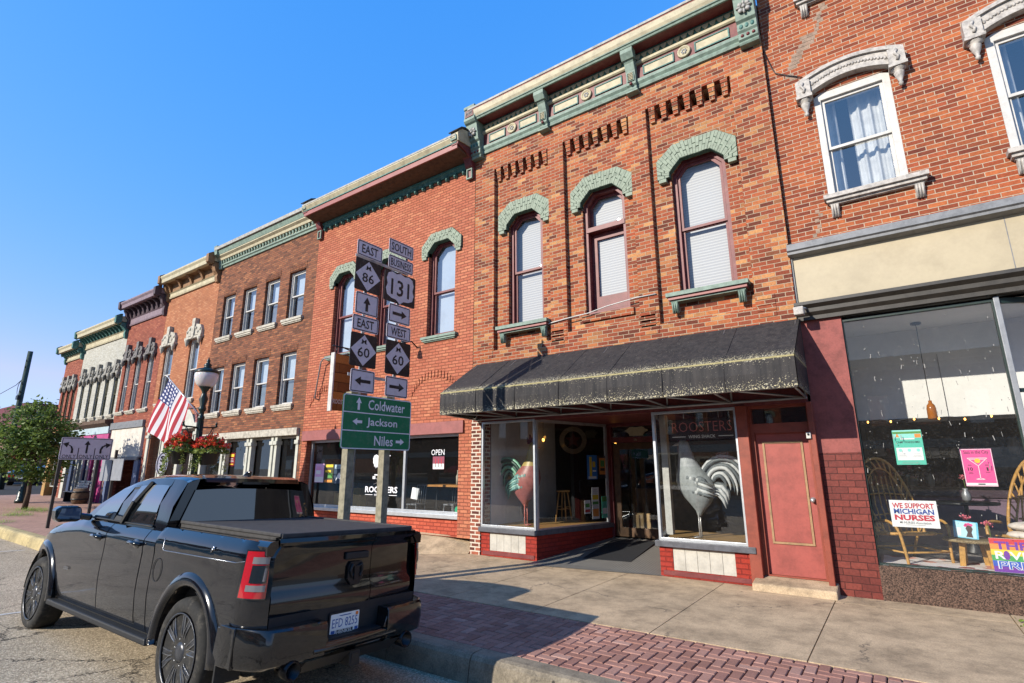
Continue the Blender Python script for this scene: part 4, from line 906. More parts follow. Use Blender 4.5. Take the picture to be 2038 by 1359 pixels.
profile_x(mb, [(F+.05, 9.42), (F-.14, 9.42), (F-.16, 9.5), (F-.24, 9.56), (F-.24, 9.6), (F+.05, 9.6)], x0, x1, 1); profile_x(mb, [(F+.05, 9.6), (F-.25, 9.6), (F-.3, 9.74), (F+.05, 9.76)], x0, x1, 0); profile_x(mb, [(F+.05, 9.76), (F-.36, 9.77), (F-.37, 9.88), (F+.05, 10.02)], x0, x1, 2)
cn = mb.build('cornice', [GREEN, CREAM, paint('weathered_white', '#a3a098')], bb)
mb = MB(); mb.prism([(F+.02, 9.1), (F-.1, 9.1), (F-.14, 9.5), (F-.34, 9.6), (F-.36, 9.95), (F+.02, 9.98)], 'x', BX0-.02, BX0+.2); mb.build('end_bracket', GREEN, cn)
MB().box(-19.8, -14.02, F-.1, F+.32, 2.70, 2.91).build('lintel', STONE, bb, bevel=.01)
BST = paint('white_column_paint', '#b4b4a8', .5, .12, 6)
for x in (-19.7, -18.3, -18.1, -16.75, -16.55, -15.35, -15.15, -14.06): mb = MB(); mb.box(x-.06, x+.06, F-.02, F+.12, .3, 2.7); mb.box(x-.09, x+.09, F-.06, F+.14, 2.45, 2.56); mb.build('shopfront_column', BST, bb)
shop_window(-19.7, -14.05, .75, 2.68, F+.14, BST, bb, fr=.05, mull=(-18.2, -16.65, -15.25), name='shop_front_window')
MB().box(-19.7, -14.05, F+.1, F+.3, .2, .75).build('bulkhead', paint('dark_bulkhead', '#4a3a34', .6, .2, 6), bb)
mb = MB(); mb.box(-19.9, -14.0, 12.5, 12.6, .3, 2.9); mb.box(-19.9, -14.0, F+.3, 12.5, .2, .4); mb.box(-19.9, -19.8, F+.3, 12.5, .3, 2.9); mb.quad((-19.9, F+.3, 2.88), (-14, F+.3, 2.88), (-14, 12.5, 2.88), (-19.9, 12.5, 2.88)); mb.build('interior', INT, bb)

# ------------------------------------------------------------------ the three or four far buildings
def crest_hood(win, a, b_, z, m, h=.75, o=.26):
    mb = MB(); xm = (a+b_)/2
    P = [(a-o, z-.05), (a-o, z+h*.38), (a-o*.4, z+h*.62), (xm-.12, z+h*.72), (xm-.1, z+h), (xm+.1, z+h), (xm+.12, z+h*.72), (b_+o*.4, z+h*.62), (b_+o, z+h*.38), (b_+o, z-.05), (b_, z-.05), (b_, z+.1), (a, z+.1), (a, z-.05)]
    mb.prism(P, 'y', F-.10, F+.02); mb.box(a-o-.04, b_+o+.04, F-.13, F, z-.02, z+.06); mb.prism([(xm-.08, z), (xm+.08, z), (xm+.12, z+h*1.02), (xm-.12, z+h*1.02)], 'y', F-.15, F)
    for xx in (a-o*.5, b_+o*.5): mb.lathe([(0, z-.3), (.05, z-.24), (.08, z-.12), (.11, z-.03)], (xx, F-.08, 0), 8)
    for k in range(7): x = a-.1+(b_-a+.2)*k/6; mb.ball((x, F-.11, z+h*.38+.1*math.sin(k*2.1)), .06, .03, .06, 6)
    return mb.build('window_hood', m, win)
def far_cornice(bld, x0, x1, zb, zt, proj, ms, nb, frz=.28):
    mb = MB(); H = zt-zb
    profile_x(mb, [(F+.05, zb), (F-.06, zb), (F-.08, zb+.06), (F-.05, zb+.08), (F-.05, zb+frz), (F-.1, zb+frz+.04), (F+.05, zb+frz+.06)], x0, x1, 0)
    profile_x(mb, [(F+.05, zb+frz+.06), (F-.05, zb+frz+.06), (F-.08, zt-.34), (F-proj+.04, zt-.32), (F-proj+.04, zt-.26), (F+.05, zt-.26)], x0, x1, 2)
    profile_x(mb, [(F+.05, zt-.26), (F-proj+.02, zt-.36), (F-proj-.02, zt-.34), (F-proj-.03, zt-.2), (F-proj-.08, zt-.12), (F-proj-.08, zt-.06), (F+.05, zt+.06)], x0, x1, 1)
    cn = mb.build('cornice', ms, bld)
    for k in range(nb):
        x = x0+.3+(x1-x0-.6)*k/(nb-1); mb = MB()
        mb.prism([(F, zb+frz+.02), (F-.1, zb+frz+.06), (F-.18, zt-.5), (F-proj*.6, zt-.42), (F-proj+.1, zt-.38), (F-proj+.1, zt-.3), (F, zt-.28)], 'x', x-.06, x+.06); mb.build('bracket', ms[2], cn)
    for x in (x0+.08, x1-.08):
        mb = MB(); mb.prism([(F, zb-.12), (F-.10, zb-.08), (F-.14, zb+.1), (F-.12, zb+frz), (F-.22, zb+frz+.12), (F-.26, zt-.5), (F-proj*.7, zt-.40), (F-proj*.7, zt-.3), (F, zt-.3)], 'x', x-.09, x+.09)
        mb.prism([(F-proj+.02, zt-.40), (F-proj-.10, zt-.34), (F-proj-.11, zt-.02), (F-proj*.9, zt+.08), (F-proj*.7, zt+.1), (F-proj*.7, zt-.3)], 'x', x-.09, x+.09); mb.build('end_bracket', ms[2] if ms[2] is not None else ms[0], cn)
    return cn
def far_building(name, label, x0, x1, ztop, mwall, wins, hoodm, framem, corn, win_z, zs=3.7, behind=PALE, hood_h=.75, hood_o=.2):
    b = thing(name, (x0, F, gz(x0)), label, 'building', 'brick shop buildings along the street'); shell(b, x0+.01, x1-.01, ztop+.4, mwall)
    hs = [(a, c, win_z[0], win_z[1]) for a, c in wins]
    mb = MB(); wall_holes(mb, x0, x1, zs, ztop, F, .3, hs); mb.box(x0, x0+.3, F, F+.4, .1, zs); mb.box(x1-.3, x1, F, F+.4, .1, zs); mb.build('wall', mwall, b)
    for a, c in wins:
        w_ = sash_window(b, a, c, win_z[0], win_z[1], F+.06, framem, 0, 0, .5, fw=.05, behind=behind, behind2=DIM, inner=.04)
        if hoodm: crest_hood(w_, a, c, win_z[1]+.02, hoodm, h=hood_h, o=hood_o)
        sill(w_, a-.12, c+.12, win_z[0]-.16, F, STONE, h=.15, d=.1, br=False)
    far_cornice(b, x0, x1, *corn)
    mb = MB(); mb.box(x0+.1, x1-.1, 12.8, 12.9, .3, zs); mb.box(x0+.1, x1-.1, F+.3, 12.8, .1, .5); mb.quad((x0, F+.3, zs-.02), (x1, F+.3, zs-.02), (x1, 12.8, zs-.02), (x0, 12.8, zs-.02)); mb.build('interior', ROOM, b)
    return b
BR_ORG = brick('brick_orange', ['#a06848', '#aa704e', '#965e42', '#b07a58'], '#8a5640', weather=.5, bh=.07, mz=.006, stain='#7c4028')
BR_FR = brick('brick_far_red', ['#8a4a3a', '#965440', '#7c4032', '#9e5e48'], '#6e4236', weather=.4, bh=.07, mz=.006)
BR_WHT = brick('brick_white', ['#aeaca1', '#b6b4aa', '#a5a296'], '#a5a298', weather=.4, bh=.07, mz=.006, stain='#8f8a7c')
ob = far_building('orange_brick_building', 'orange brick building with two ornate cream window hoods and a bracketed cream cornice', -24.3, -20.01, 8.9, BR_ORG, [(-23.92, -23.12), (-21.75, -20.95)], STONE, WFR, (8.72, 9.66, .42, (CREAM, CREAM, paint('tan_soffit', '#8a6848', .7, .25, 6)), 5, .2), (4.3, 6.62))
mb = MB()
for xc in (-23.1, -21.3):
    mb.prism(arc(xc-.85, xc+.85, 3.35, .62), 'y', F-.03, F+.2, 0)
    for k in range(21):
        a = math.pi*k/20; mb.box(xc+.98*math.cos(a)-.06, xc+.98*math.cos(a)+.06, F-.05, F+.1, 3.4+.66*math.sin(a)-.06, 3.4+.66*math.sin(a)+.06, 1)
mb.box(-24.2, -20.1, F-.12, F+.3, 3.18, 3.36, 0)
mb.build('arched_transom', [BST, paint('dusky_arch', '#8f5a58', .7, .2, 5)], ob)
for x in (-24.15, -22.75, -21.45, -20.2): mb = MB(); mb.box(x-.1, x+.1, F-.05, F+.12, .3, 3.2); mb.box(x-.14, x+.14, F-.09, F+.12, 2.95, 3.05); mb.build('shopfront_column', BST, ob)
shop_window(-24.1, -20.2, .9, 3.18, F+.14, BST, ob, fr=.06, mull=(-23.4, -22.75, -21.45, -20.8), name='shop_front_window')
PUR = paint('mauve_cornice', '#7c6a72', .6, .2, 7); PURD = paint('dark_mauve', '#4a3a40', .6, .2, 7)
rd_ = far_building('narrow_red_brick_building', 'red brick building with three tall narrow windows under a dark mauve cornice', -28.15, -24.31, 8.15, BR_FR, [(-27.85, -27.25), (-26.75, -26.1), (-25.5, -24.85)], paint('dark_zinc', '#6c6662', .6, .3, 12), WFR, (8.15, 9.22, .46, (PUR, PUR, PURD), 8, .3), (4.2, 6.5), zs=3.42, hood_h=.66, hood_o=.12)
mb = MB(); mb.box(-28.1, -24.75, F-.1, F+.2, 3.44, 3.72, 0); mb.box(-28.0, -24.8, F-.04, F+.2, 2.25, 3.44, 1); mb.box(-28.0, -24.8, F-.07, F+.2, 2.12, 2.25, 0); mb.box(-28.0, -27.75, F-.02, F+.2, .3, 2.2, 2); mb.box(-25.2, -24.8, F-.02, F+.2, .3, 2.2, 2)
mb.build('shop_fascia', [GBAND, paint('board_cream', '#c6c0b4', .6, .15, 3, dirt='#99958a', dirtamt=.3), paint('slate_blue', '#5c6a86', .5, .15, 5)], rd_)
PINK = paint('magenta_paint', '#a83a72', .5, .15, 5)
wt = far_building('white_brick_building', 'white painted brick building with five narrow windows and a pink shopfront', -33.55, -28.16, 7.85, BR_WHT, [(-33.05, -32.6), (-32.0, -31.55), (-31.0, -30.5), (-29.95, -29.45), (-28.9, -28.4)], paint('grey_ornament', '#8c887e', .6, .3, 12), paint('olive_frame', '#6a6650', .6, .2, 8), (7.72, 8.62, .46, (CREAM, CREAM, TEAL), 13, .25), (4.15, 6.05), zs=3.75, hood_h=.58, hood_o=.09, behind=DIM)
mb = MB()
profile_x(mb, [(F+.1, 3.6), (F-.1, 3.6), (F-.3, 3.75), (F-.3, 3.9), (F+.1, 3.95)], -33.4, -28.2, 1); mb.box(-33.4, -28.2, F-.12, F+.2, 3.3, 3.6, 2); mb.box(-33.4, -28.2, F-.08, F+.2, 3.05, 3.3, 0)
for k, x in enumerate((-28.4, -29.2, -29.9, -30.7, -31.5, -32.3, -33.1)): mb.box(x-.16, x+.16, F-.06, F+.2, .35, 3.1, (0, 0, 0, 3, 4, 3, 4)[k])
mb.build('pink_shopfront', [PINK, SOFF, paint('pale_blue_band', '#9fb0b8', .6, .1, 5), paint('navy_paint', '#2c3a58', .5, .15, 5), BST], wt)
for x in (-28.78, -29.6, -30.3, -31.1):
    mb = MB(); mb.lathe([(.1, .4), (.1, .55), (.055, .62), (.05, 1.7), (.075, 1.75), (.05, 1.8), (.05, 2.7), (.1, 2.8), (.1, 2.95)], (x, F-.2, 0), 8); mb.build('turned_column', BST, wt)
shop_window(-33.2, -28.3, .8, 3.05, F+.16, BST, wt, mull=(-31.5, -29.9), name='shop_front_window')
fr_ = far_building('corner_brick_building', 'dark red brick building at the street corner, leftmost of the row', -36.15, -33.56, 7.6, BR_FR, [(-35.85, -35.4), (-35.1, -34.65), (-34.35, -33.9)], paint('grey_ornament', '#8c887e'), paint('olive_frame', '#6a6650'), (7.38, 8.15, .44, (CREAM, CREAM, TEAL), 7, .22), (4.15, 5.95), hood_h=.55, hood_o=.07, behind=DIM)
mb = MB(); mb.box(-36.15, -35.7, F-.03, F+.3, .3, 3.7); mb.build('corner_pier', paint('ochre_pier', '#a8834a', .6, .2, 4), fr_)
shop_window(-35.6, -33.7, .9, 3.0, F+.16, BST, fr_, mull=(-34.6,), name='shop_front_window'); MB().box(-35.7, -33.6, F-.2, F+.2, 3.0, 3.4).build('shop_fascia', paint('pale_blue_band', '#9fb0b8'), fr_)
# ------------------------------------------------------------------ pickup truck parked at the kerb
def car_paint(name, c, dust='#6a6c70', amt=.35, local=True):
    m, nt, b = newmat(name); tc = nt.nodes.new('ShaderNodeTexCoord').outputs['Object']
    sx = N(nt, 'SeparateXYZ'); nt.links.new(tc, sx.inputs[0])
    mp = N(nt, 'Mapping'); mp.inputs['Scale'].default_value = (2.2, 2.2, 3.5); nt.links.new(tc, mp.inputs[0])
    low = ramp(nt, sx.outputs[2], [(.35, GREY(1)), (1.15, GREY(.22)), (1.32, GREY(.05))])
    f = mix(nt, low, ramp(nt, noise(nt, mp.outputs[0], 1.2, 7, .72), [(.32, GREY(0)), (.75, GREY(1))]), 1, 'MULTIPLY')
    f = mix(nt, f, ramp(nt, noise(nt, tc, 90, 3, .8), [(.3, GREY(.4)), (.7, GREY(1.2))]), 1, 'MULTIPLY')
    ml = N(nt, 'Math', operation='MULTIPLY'); nt.links.new(f, ml.inputs[0]); ml.inputs[1].default_value = amt*1.6
    nt.links.new(mix(nt, hexc(c), hexc(dust), ml.outputs[0]), b.inputs['Base Color'])
    ro = N(nt, 'Math', operation='MULTIPLY_ADD'); nt.links.new(ml.outputs[0], ro.inputs[0]); ro.inputs[1].default_value = .5; ro.inputs[2].default_value = .12; nt.links.new(ro.outputs[0], b.inputs['Roughness'])
    b.inputs['Metallic'].default_value = .0; b.inputs['Coat Weight'].default_value = 1; b.inputs['Coat Roughness'].default_value = .03; b.inputs['Coat IOR'].default_value = 1.42; b.inputs['Specular IOR Level'].default_value = .35
    return m
tr_scale = .978
TP = car_paint('truck_paint', '#03050b', dust='#55585e', amt=.09); TPB = car_paint('truck_black_gloss', '#060709', amt=.07)
PLA = paint('black_plastic', '#1b1c1e', .6, .2, 20, obj=True); RUB = paint('tyre_rubber', '#232220', .85, .35, 14, obj=True, dirt='#6a6358', dirtamt=.35)
def tinted(name, c, rough=.0, ior=1.5):
    m, nt, b = newmat(name); b.inputs['Base Color'].default_value = c; b.inputs['Roughness'].default_value = rough; b.inputs['Specular IOR Level'].default_value = .9; b.inputs['Coat Weight'].default_value = 1.0; b.inputs['IOR'].default_value = ior; return m
TGL = tinted('tinted_glass', (.012, .014, .016, 1), .0, 2.6)
LENS = tinted('red_lens', (.36, .006, .01, 1), .05); CLR = tinted('clear_lens', (.16, .15, .15, 1), .08); LBLK = tinted('lamp_black', (.01, .01, .01, 1), .1)
CHR = paint('satin_chrome', '#b9bcc0', .22, .05, 30, metal=1, obj=True, bmp=0); RIMD = paint('dark_rim', '#030303', .9, .15, 20, obj=True, spec=.05); RIMF = paint('grey_spoke', '#414348', .3, .15, 20, obj=True, metal=.35); RIMS = paint('machined_rim', '#9a9da2', .28, .1, 30, obj=True, metal=.9)
tr = thing('pickup_truck', (-4.10, 3.285, -.204), 'dark navy crew cab pickup truck parked at the kerb with a black bed cover', 'pickup truck', rot=(R(-2.46), 0, 0))
tr.scale = (1, tr_scale, 1)
RA, FA, WR = 1.03, 4.92, .42
def T(l, y, z): return (-l, y, z)
def arch_z(l, c): 
    d = (l-c)/.50
    return .42+.52*math.sqrt(max(0, 1-d*d)) if abs(d) < 1 else 0
def bot(l):
    base = .44 if 1.5 < l < 4.5 else (.56 if l < .6 else .48)
    return max(base, arch_z(l, RA), arch_z(l, FA))
def top(l):
    P = [(-.2, 1.30), (.0, 1.33), (.25, 1.355), (1.81, 1.37), (1.82, 1.325), (2.9, 1.335), (3.8, 1.345), (4.2, 1.31), (4.6, 1.26), (5.1, 1.17), (5.5, 1.02), (6, .95)]
    for (a, za), (b_, zb) in zip(P[:-1], P[1:]):
        if a <= l <= b_: return za+(zb-za)*(l-a)/(b_-a)
    return 1.3
def halfw(l):
    if l < .28: t = (.28-l)/.28; return .925-.13*t**2.2
    if l > 4.7: t = (l-4.7)/.9; return .925-.22*t**2
    return .925
def ysec(l, z):
    zt = top(l); h = halfw(l); u = (z-.44)/(zt-.44)
    if u < .0: u = 0
    prof = [(0, -.055), (.12, -.03), (.35, -.004), (.55, 0), (.74, -.006), (.86, .004), (.90, .0), (.96, -.03), (1.0, -.06)]
    for (a, pa), (b_, pb) in zip(prof[:-1], prof[1:]):
        if a <= u <= b_: return h+pa+(pb-pa)*(u-a)/(b_-a)
    return h-.06
def side_panel(mb, l0, l1, s, zb=None, zt=None, off=0, nx=None):
    n = nx or max(3, int((l1-l0)/.045)); US = [0, .06, .13, .22, .35, .5, .65, .76, .83, .87, .905, .935, .965, 1.0]; vs = []
    for i in range(n+1):
        l = l0+(l1-l0)*i/n; b0 = max(bot(l), zb(l) if zb else 0); t0 = zt(l) if zt else top(l)
        for u in US: z = b0+(t0-b0)*u; vs.append(T(l, s*(ysec(l, z)+off), z))
    m = len(US); mb.add(vs, [(i*m+j, (i+1)*m+j, (i+1)*m+j+1, i*m+j+1) for i in range(n) for j in range(m-1)], 0, True)
# dark core that the seams and wheel wells show
mb = MB()
mb.box(-1.76, -.12, -.78, .78, .62, 1.30); mb.box(-4.4, -1.6, -.85, .85, .36, 1.28); mb.box(-5.3, -4.4, -.6, .6, .35, 1.0); mb.box(-1.6, -.1, -.5, .5, .36, .7); mb.box(-5.3, -4.3, -.80, .80, .98, 1.02)
mb.build('chassis', PLA, tr, local=True)
body = MB()
for s in (-1, 1):
    side_panel(body, 0.0, 1.812, s); side_panel(body, 4.285, 5.5, s)
    side_panel(body, 1.828, 2.075, s)
    side_panel(body, 2.075, 4.285, s, zt=lambda l: .475)                               # rocker
    body.prism([(s*.72, 1.25), (s*.86, 1.25), (s*.865, 1.32), (s*.84, 1.352), (s*.80, 1.362), (s*.72, 1.366)], 'x', -.20, -.015)
    # bed rail tops
    V = []
    for i in range(16):
        l = 1.812*i/15; V += [T(l, s*(ysec(l, top(l))), top(l)), T(l, s*(.80), top(l)+.012), T(l, s*.72, top(l)-.005)]
    body.add(V, [(i*3+j, i*3+j+1, (i+1)*3+j+1, (i+1)*3+j) for i in range(15) for j in (0, 1)], 0, True)
# hood, cowl
V = []; LS = [3.80, 3.98, 4.2, 4.5, 4.8, 5.05, 5.25, 5.4, 5.5]; YS = [-1, -.9, -.7, -.4, -.15, .15, .4, .7, .9, 1]
for l in LS:
    for q in YS: w_ = ysec(l, top(l)); V.append(T(l, q*w_, top(l)+.055*(1-q**4)+(.02 if abs(abs(q)-.4) < .05 else 0)))
n = len(YS); body.add(V, [(i*n+j, i*n+j+1, (i+1)*n+j+1, (i+1)*n+j) for i in range(len(LS)-1) for j in range(n-1)], 0, True)
body.prism([(5.44, .5), (5.62, .52), (5.66, .8), (5.58, 1.0), (5.44, 1.04)], 'y', -.74, .74, 0)
body.v[-10:] = [(-p[0], p[1], p[2]) for p in body.v[-10:]]
# cab roof: lofted shell above the belt line
def roof_pt(l, q):
    """l 1.55..4.0 along the cab, q -1..1 across the roof skin"""
    P = [(1.84, 1.82), (1.95, 1.845), (2.3, 1.862), (2.71, 1.85), (3.05, 1.81), (3.42, 1.735)]
    z = P[-1][1]
    for (a, za), (b_, zb) in zip(P[:-1], P[1:]):
        if a <= l <= b_: z = za+(zb-za)*(l-a)/(b_-a)
    h = .71-.02*max(0, l-2.9); return T(l, q*h, z+.03*(1-abs(q)**2.5)-.03*max(0, abs(q)-.9)*10)
LR = [1.84, 1.89, 1.98, 2.15, 2.4, 2.7, 2.95, 3.15, 3.42]; QS = [-1, -.94, -.85, -.6, -.3, 0, .3, .6, .85, .94, 1]
V = [roof_pt(l, q) for l in LR for q in QS]; n = len(QS)
body.add(V, [(i*n+j, i*n+j+1, (i+1)*n+j+1, (i+1)*n+j) for i in range(len(LR)-1) for j in range(n-1)], 0, True)
def lerp3(a, b_, t): return tuple(a[i]+(b_[i]-a[i])*t for i in range(3))
def belt(l, s): return T(l, s*(ysec(l, top(l))-.005), top(l))
def rail(l, s): p = roof_pt(l, s); return p
# side glass house: quads between belt and roof rail, with pillars
for s in (-1, 1):
    def col(lb, lt): return belt(lb, s), rail(lt, s)
    def wall(l0b, l0t, l1b, l1t, z0=0, z1=1, o=0.0, n=6):
        vs = []
        for i in range(n+1):
            t = i/n; a, b_ = belt(l0b+(l1b-l0b)*t, s), rail(l0t+(l1t-l0t)*t, s)
            for u in (z0, (z0+z1)/2, z1): p = lerp3(a, b_, u); vs.append((p[0], p[1]+s*(.035*math.sin(math.pi*u)+o), p[2]))
        return vs, [(i*3+j, (i+1)*3+j, (i+1)*3+j+1, i*3+j+1) for i in range(n) for j in (0, 1)]
    for args in ((1.82, 1.85, 2.10, 2.16), (3.78, 3.20, 4.04, 3.42)): v_, f_ = wall(*args); body.add(v_, f_, 0, True)         # C and A pillars
    for args in ((2.08, 2.14, 3.82, 3.22, .85, 1.0, .0, 14), (2.08, 2.14, 3.82, 3.22, 0, .08, .0, 14), (2.84, 2.82, 3.16, 3.02, 0, 1, .0, 3)): v_, f_ = wall(*args); body.add(v_, f_, 0, True)
for q0, q1 in ((-1, -.84), (.84, 1)):       # pillars beside the back glass
    body.add([T(1.82, q0*.865, 1.33), T(1.82, q1*.865, 1.33), roof_pt(1.84, q1), roof_pt(1.84, q0)], [(0, 1, 2, 3)])
body.add([T(1.82, -.86, 1.335), T(1.82, .86, 1.335), T(1.82, .86, 1.0), T(1.82, -.86, 1.0)], [(0, 1, 2, 3)])
body.build('body', TP, tr, local=True, merge=True, autos=38)
for s in (-1, 1):
    for nm, l0, l1, hl in (('front_door', 3.035, 4.28, 3.12), ('rear_door', 2.08, 3.025, 2.12)):
        mb = MB(); side_panel(mb, l0+.004, l1-.004, s, zb=lambda l: max(.485, arch_z(l, RA)+.06), off=.004); d = mb.build(nm, TP, tr, local=True, autos=38)
        mb = MB(); y = .935
        for k in range(9):
            t = k/8
        mb.tube([T(hl, s*(y-.01), 1.19), T(hl+.02, s*(y+.03), 1.195), T(hl+.2, s*(y+.035), 1.20), T(hl+.23, s*(y-.01), 1.20)], [.016, .02, .02, .014], 8); mb.ball(T(hl+.115, s*(y-.005), 1.19), .1, .012, .045, 10)
        mb.build('door_handle', TPB, d, local=True)
    # glass
    for nm, a in (('rear_side_window', (2.10, 2.16, 2.86, 2.84)), ('front_side_window', (3.13, 3.0, 3.78, 3.20))):
        l0b, l0t, l1b, l1t = a
        def col2(n=8, z0=.07, z1=.86, o=.004):
            vs = []
            for i in range(n+1):
                t = i/n; A, B = belt(l0b+(l1b-l0b)*t, s), rail(l0t+(l1t-l0t)*t, s)
                for k in range(5): u = z0+(z1-z0)*k/4; p = lerp3(A, B, u); vs.append((p[0], p[1]+s*(.035*math.sin(math.pi*u)+o), p[2]))
            return vs, [(i*5+j, (i+1)*5+j, (i+1)*5+j+1, i*5+j+1) for i in range(n) for j in range(4)]
        mb = MB(); v_, f_ = col2(); mb.add(v_, f_, 0, True); g_ = mb.build(nm, TGL, tr, local=True)
        mb = MB(); v_, f_ = col2(o=.0, z0=.06, z1=.91); mb.add(v_, f_); 
    v_, f_ = [], []
    mb = MB(); A = [lerp3(belt(2.87, s), rail(2.85, s), u) for u in (.06, .9)]; B = [lerp3(belt(3.12, s), rail(2.99, s), u) for u in (.06, .9)]
    mb.add([(A[0][0], A[0][1]+s*.012, A[0][2]), (B[0][0], B[0][1]+s*.012, B[0][2]), (B[1][0], B[1][1]+s*.015, B[1][2]), (A[1][0], A[1][1]+s*.015, A[1][2])], [(0, 1, 2, 3)])
    for k in range(1, 4):
        pass
    mb.bar(tuple(x+y for x, y in zip(lerp3(belt(2.81, s), rail(2.565, s), .05), (0, s*.015, 0))), tuple(x+y for x, y in zip(lerp3(belt(2.81, s), rail(2.565, s), .5), (0, s*.045, 0))), .09, .03); mb.bar(tuple(x+y for x, y in zip(lerp3(belt(2.81, s), rail(2.565, s), .5), (0, s*.045, 0))), tuple(x+y for x, y in zip(lerp3(belt(2.81, s), rail(2.565, s), .92), (0, s*.012, 0))), .07, .03)
    mb.build('door_pillar', PLA, tr, local=True)
    mb = MB(); mb.tube([tuple(x+y for x, y in zip(belt(2.08+1.72*k/10, s), (0, s*.012, .03))) for k in range(11)], .009, 6); mb.build('belt_strip', CHR if False else PLA, tr, local=True)
    # arch flares
    for c in (RA, FA):
        V = []; n = 28
        for k in range(n+1):
            a = math.pi*(-.06+1.12*k/n)
            for rx, rz_, y in ((.49, .51, .90), (.495, .515, .945), (.53, .555, .955), (.575, .60, .945), (.60, .63, .915)):
                hw_ = halfw(c+rx*math.cos(a))-.925
                V.append(T(c+rx*math.cos(a), s*(y+hw_*.8), max(.42+rz_*math.sin(a), .40)))
        mb = MB(); mb.add(V, [(i*5+j, (i+1)*5+j, (i+1)*5+j+1, i*5+j+1) for i in range(n) for j in range(4)], 0, True); mb.build('fender_flare', TP, tr, local=True)
        mb = MB(); mb.prism([(c+.47*math.cos(math.pi*k/14), .42+.50*math.sin(math.pi*k/14)) for k in range(15)] , 'y', s*.60, s*.61); mb.v = [(-p[0], p[1], p[2]) for p in mb.v]
        V = []
        for k in range(15): a = math.pi*k/14; V += [T(c+.5*math.cos(a), s*.6, .42+.52*math.sin(a)), T(c+.5*math.cos(a), s*.91, .42+.52*math.sin(a))]
        mb.add(V, [(2*k, 2*k+2, 2*k+3, 2*k+1) for k in range(14)]); mb.build('wheel_well', BLACK, tr, local=True)
    mb = MB(); mb.prism([(1.62, .37), (4.36, .37), (4.34, .43), (1.64, .43)], 'y', s*.86, s*.95); mb.v = [(-p[0], p[1], p[2]) for p in mb.v]; mb.build('running_board', PLA, tr, local=True, bevel=.015)
    MB().box(-.42, -.40, s*.72, s*.93, .30, .56).build('mud_flap', PLA, tr, local=True)
    # mirror
    mb = MB(); y = 1.16
    mb.prism([(s*(.99), 1.36), (s*1.0, 1.47), (s*1.04, 1.505), (s*1.20, 1.50), (s*1.25, 1.47), (s*1.24, 1.36), (s*1.20, 1.33), (s*1.02, 1.33)], 'x', -3.66, -3.82, 0)
    mb.bar(T(3.70, s*.88, 1.37), T(3.74, s*1.05, 1.40), .10, .07, 0)
    mr = mb.build('wing_mirror', TPB, tr, local=True, bevel=.025)
    mb = MB(); mb.prism([(s*1.01, 1.36), (s*1.02, 1.48), (s*1.20, 1.475), (s*1.225, 1.37)], 'x', -3.652, -3.658, 0); mb.build('mirror_glass', tinted('mirror_silver', (.05, .08, .13, 1), .02), mr, local=True)
# windscreen and back glass
mb = MB(); V = []
for l0, z0, l1, q in ((4.02, 1.36, 3.28, 1),):
    for k in range(9): y = -.8+1.6*k/8; V += [T(4.04+.08*(1-(y/.8)**2), y, 1.365), roof_pt(3.42, y/.8*.95)]
mb.add(V, [(2*k, 2*k+2, 2*k+3, 2*k+1) for k in range(8)], 0, True); mb.build('windscreen', TGL, tr, local=True)
mb = MB(); V = []
BGL = tinted('back_glass', (.008, .009, .01, 1), .0, 1.5)
for k in range(13):
    q = -.88+1.76*k/12
    for u in (0, .33, .66, 1): a = T(1.815, q*.87, 1.34); b_ = roof_pt(1.838, q); p = lerp3(a, b_, u*.93+.01); V.append((p[0]+.012+.02*(1-q*q), p[1], p[2]))
mb.add(V, [(4*k+j, 4*k+4+j, 4*k+5+j, 4*k+1+j) for k in range(12) for j in range(3)], 0, True); mb.build('back_window', BGL, tr, local=True)
mb = MB(); mb.prism([(1.79, 1.80), (1.86, 1.81), (1.92, 1.87), (1.82, 1.845)], 'y', -.55, .55); mb.v = [(-p[0], p[1], p[2]) for p in mb.v]; mb.box(-1.82, -1.785, -.16, .16, 1.785, 1.81); mb.build('roof_spoiler', TPB, tr, local=True)
mb = MB(); mb.prism([(2.02, 1.85), (2.20, 1.85), (2.06, 1.93), (2.01, 1.93)], 'y', .02, .06); mb.v = [(-p[0], p[1], p[2]) for p in mb.v]; mb.build('antenna_fin', TP, tr, local=True, bevel=.012)
# bed cover
TON = paint('bed_cover', '#3d3b3a', .8, .25, 16, obj=True)
mb = MB(); mb.prism([(.03, 1.352), (.03, 1.39), (.06, 1.405), (1.79, 1.415), (1.79, 1.36)], 'y', -.735, .735); mb.v = [(-p[0], p[1], p[2]) for p in mb.v]
for y in (-.725, .725): mb.bar(T(.04, y, 1.40), T(1.78, y, 1.415), .05, .03)
mb.box(-.075, -.03, -.735, .735, 1.375, 1.412); mb.build('bed_cover', TON, tr, local=True, bevel=.008)
# tailgate: shaped skin
PR = [(.08, 1.37), (.01, 1.385), (-.035, 1.375), (-.045, 1.345), (-.03, 1.315), (.0, 1.29), (.012, 1.24), (.012, 1.02), (.004, .97), (-.014, .93), (-.018, .86), (-.005, .80), (.03, .78)]
def tg(y0, y1):
    mb = MB(); n = 14; V = []
    for k in range(n+1):
        y = y0+(y1-y0)*k/n
        for p in PR: V.append(T(p[0]+.045*(y/.77)**2, y, p[1]))
    m = len(PR); mb.add(V, [(i*m+j, (i+1)*m+j, (i+1)*m+j+1, i*m+j+1) for i in range(n) for j in range(m-1)], 0, True); return mb
tgo = tg(-.765, .205).build('tailgate', TPB, tr, local=True, autos=40); o = tg(.212, .765).build('tailgate', TPB, tr, local=True, autos=40); o['label'] = 'narrower right leaf of the split tailgate'
mb = MB(); mb.box(-.02, .012, -.10, .16, 1.165, 1.225); mb.build('tailgate_handle', PLA, tgo, local=True, bevel=.01); 
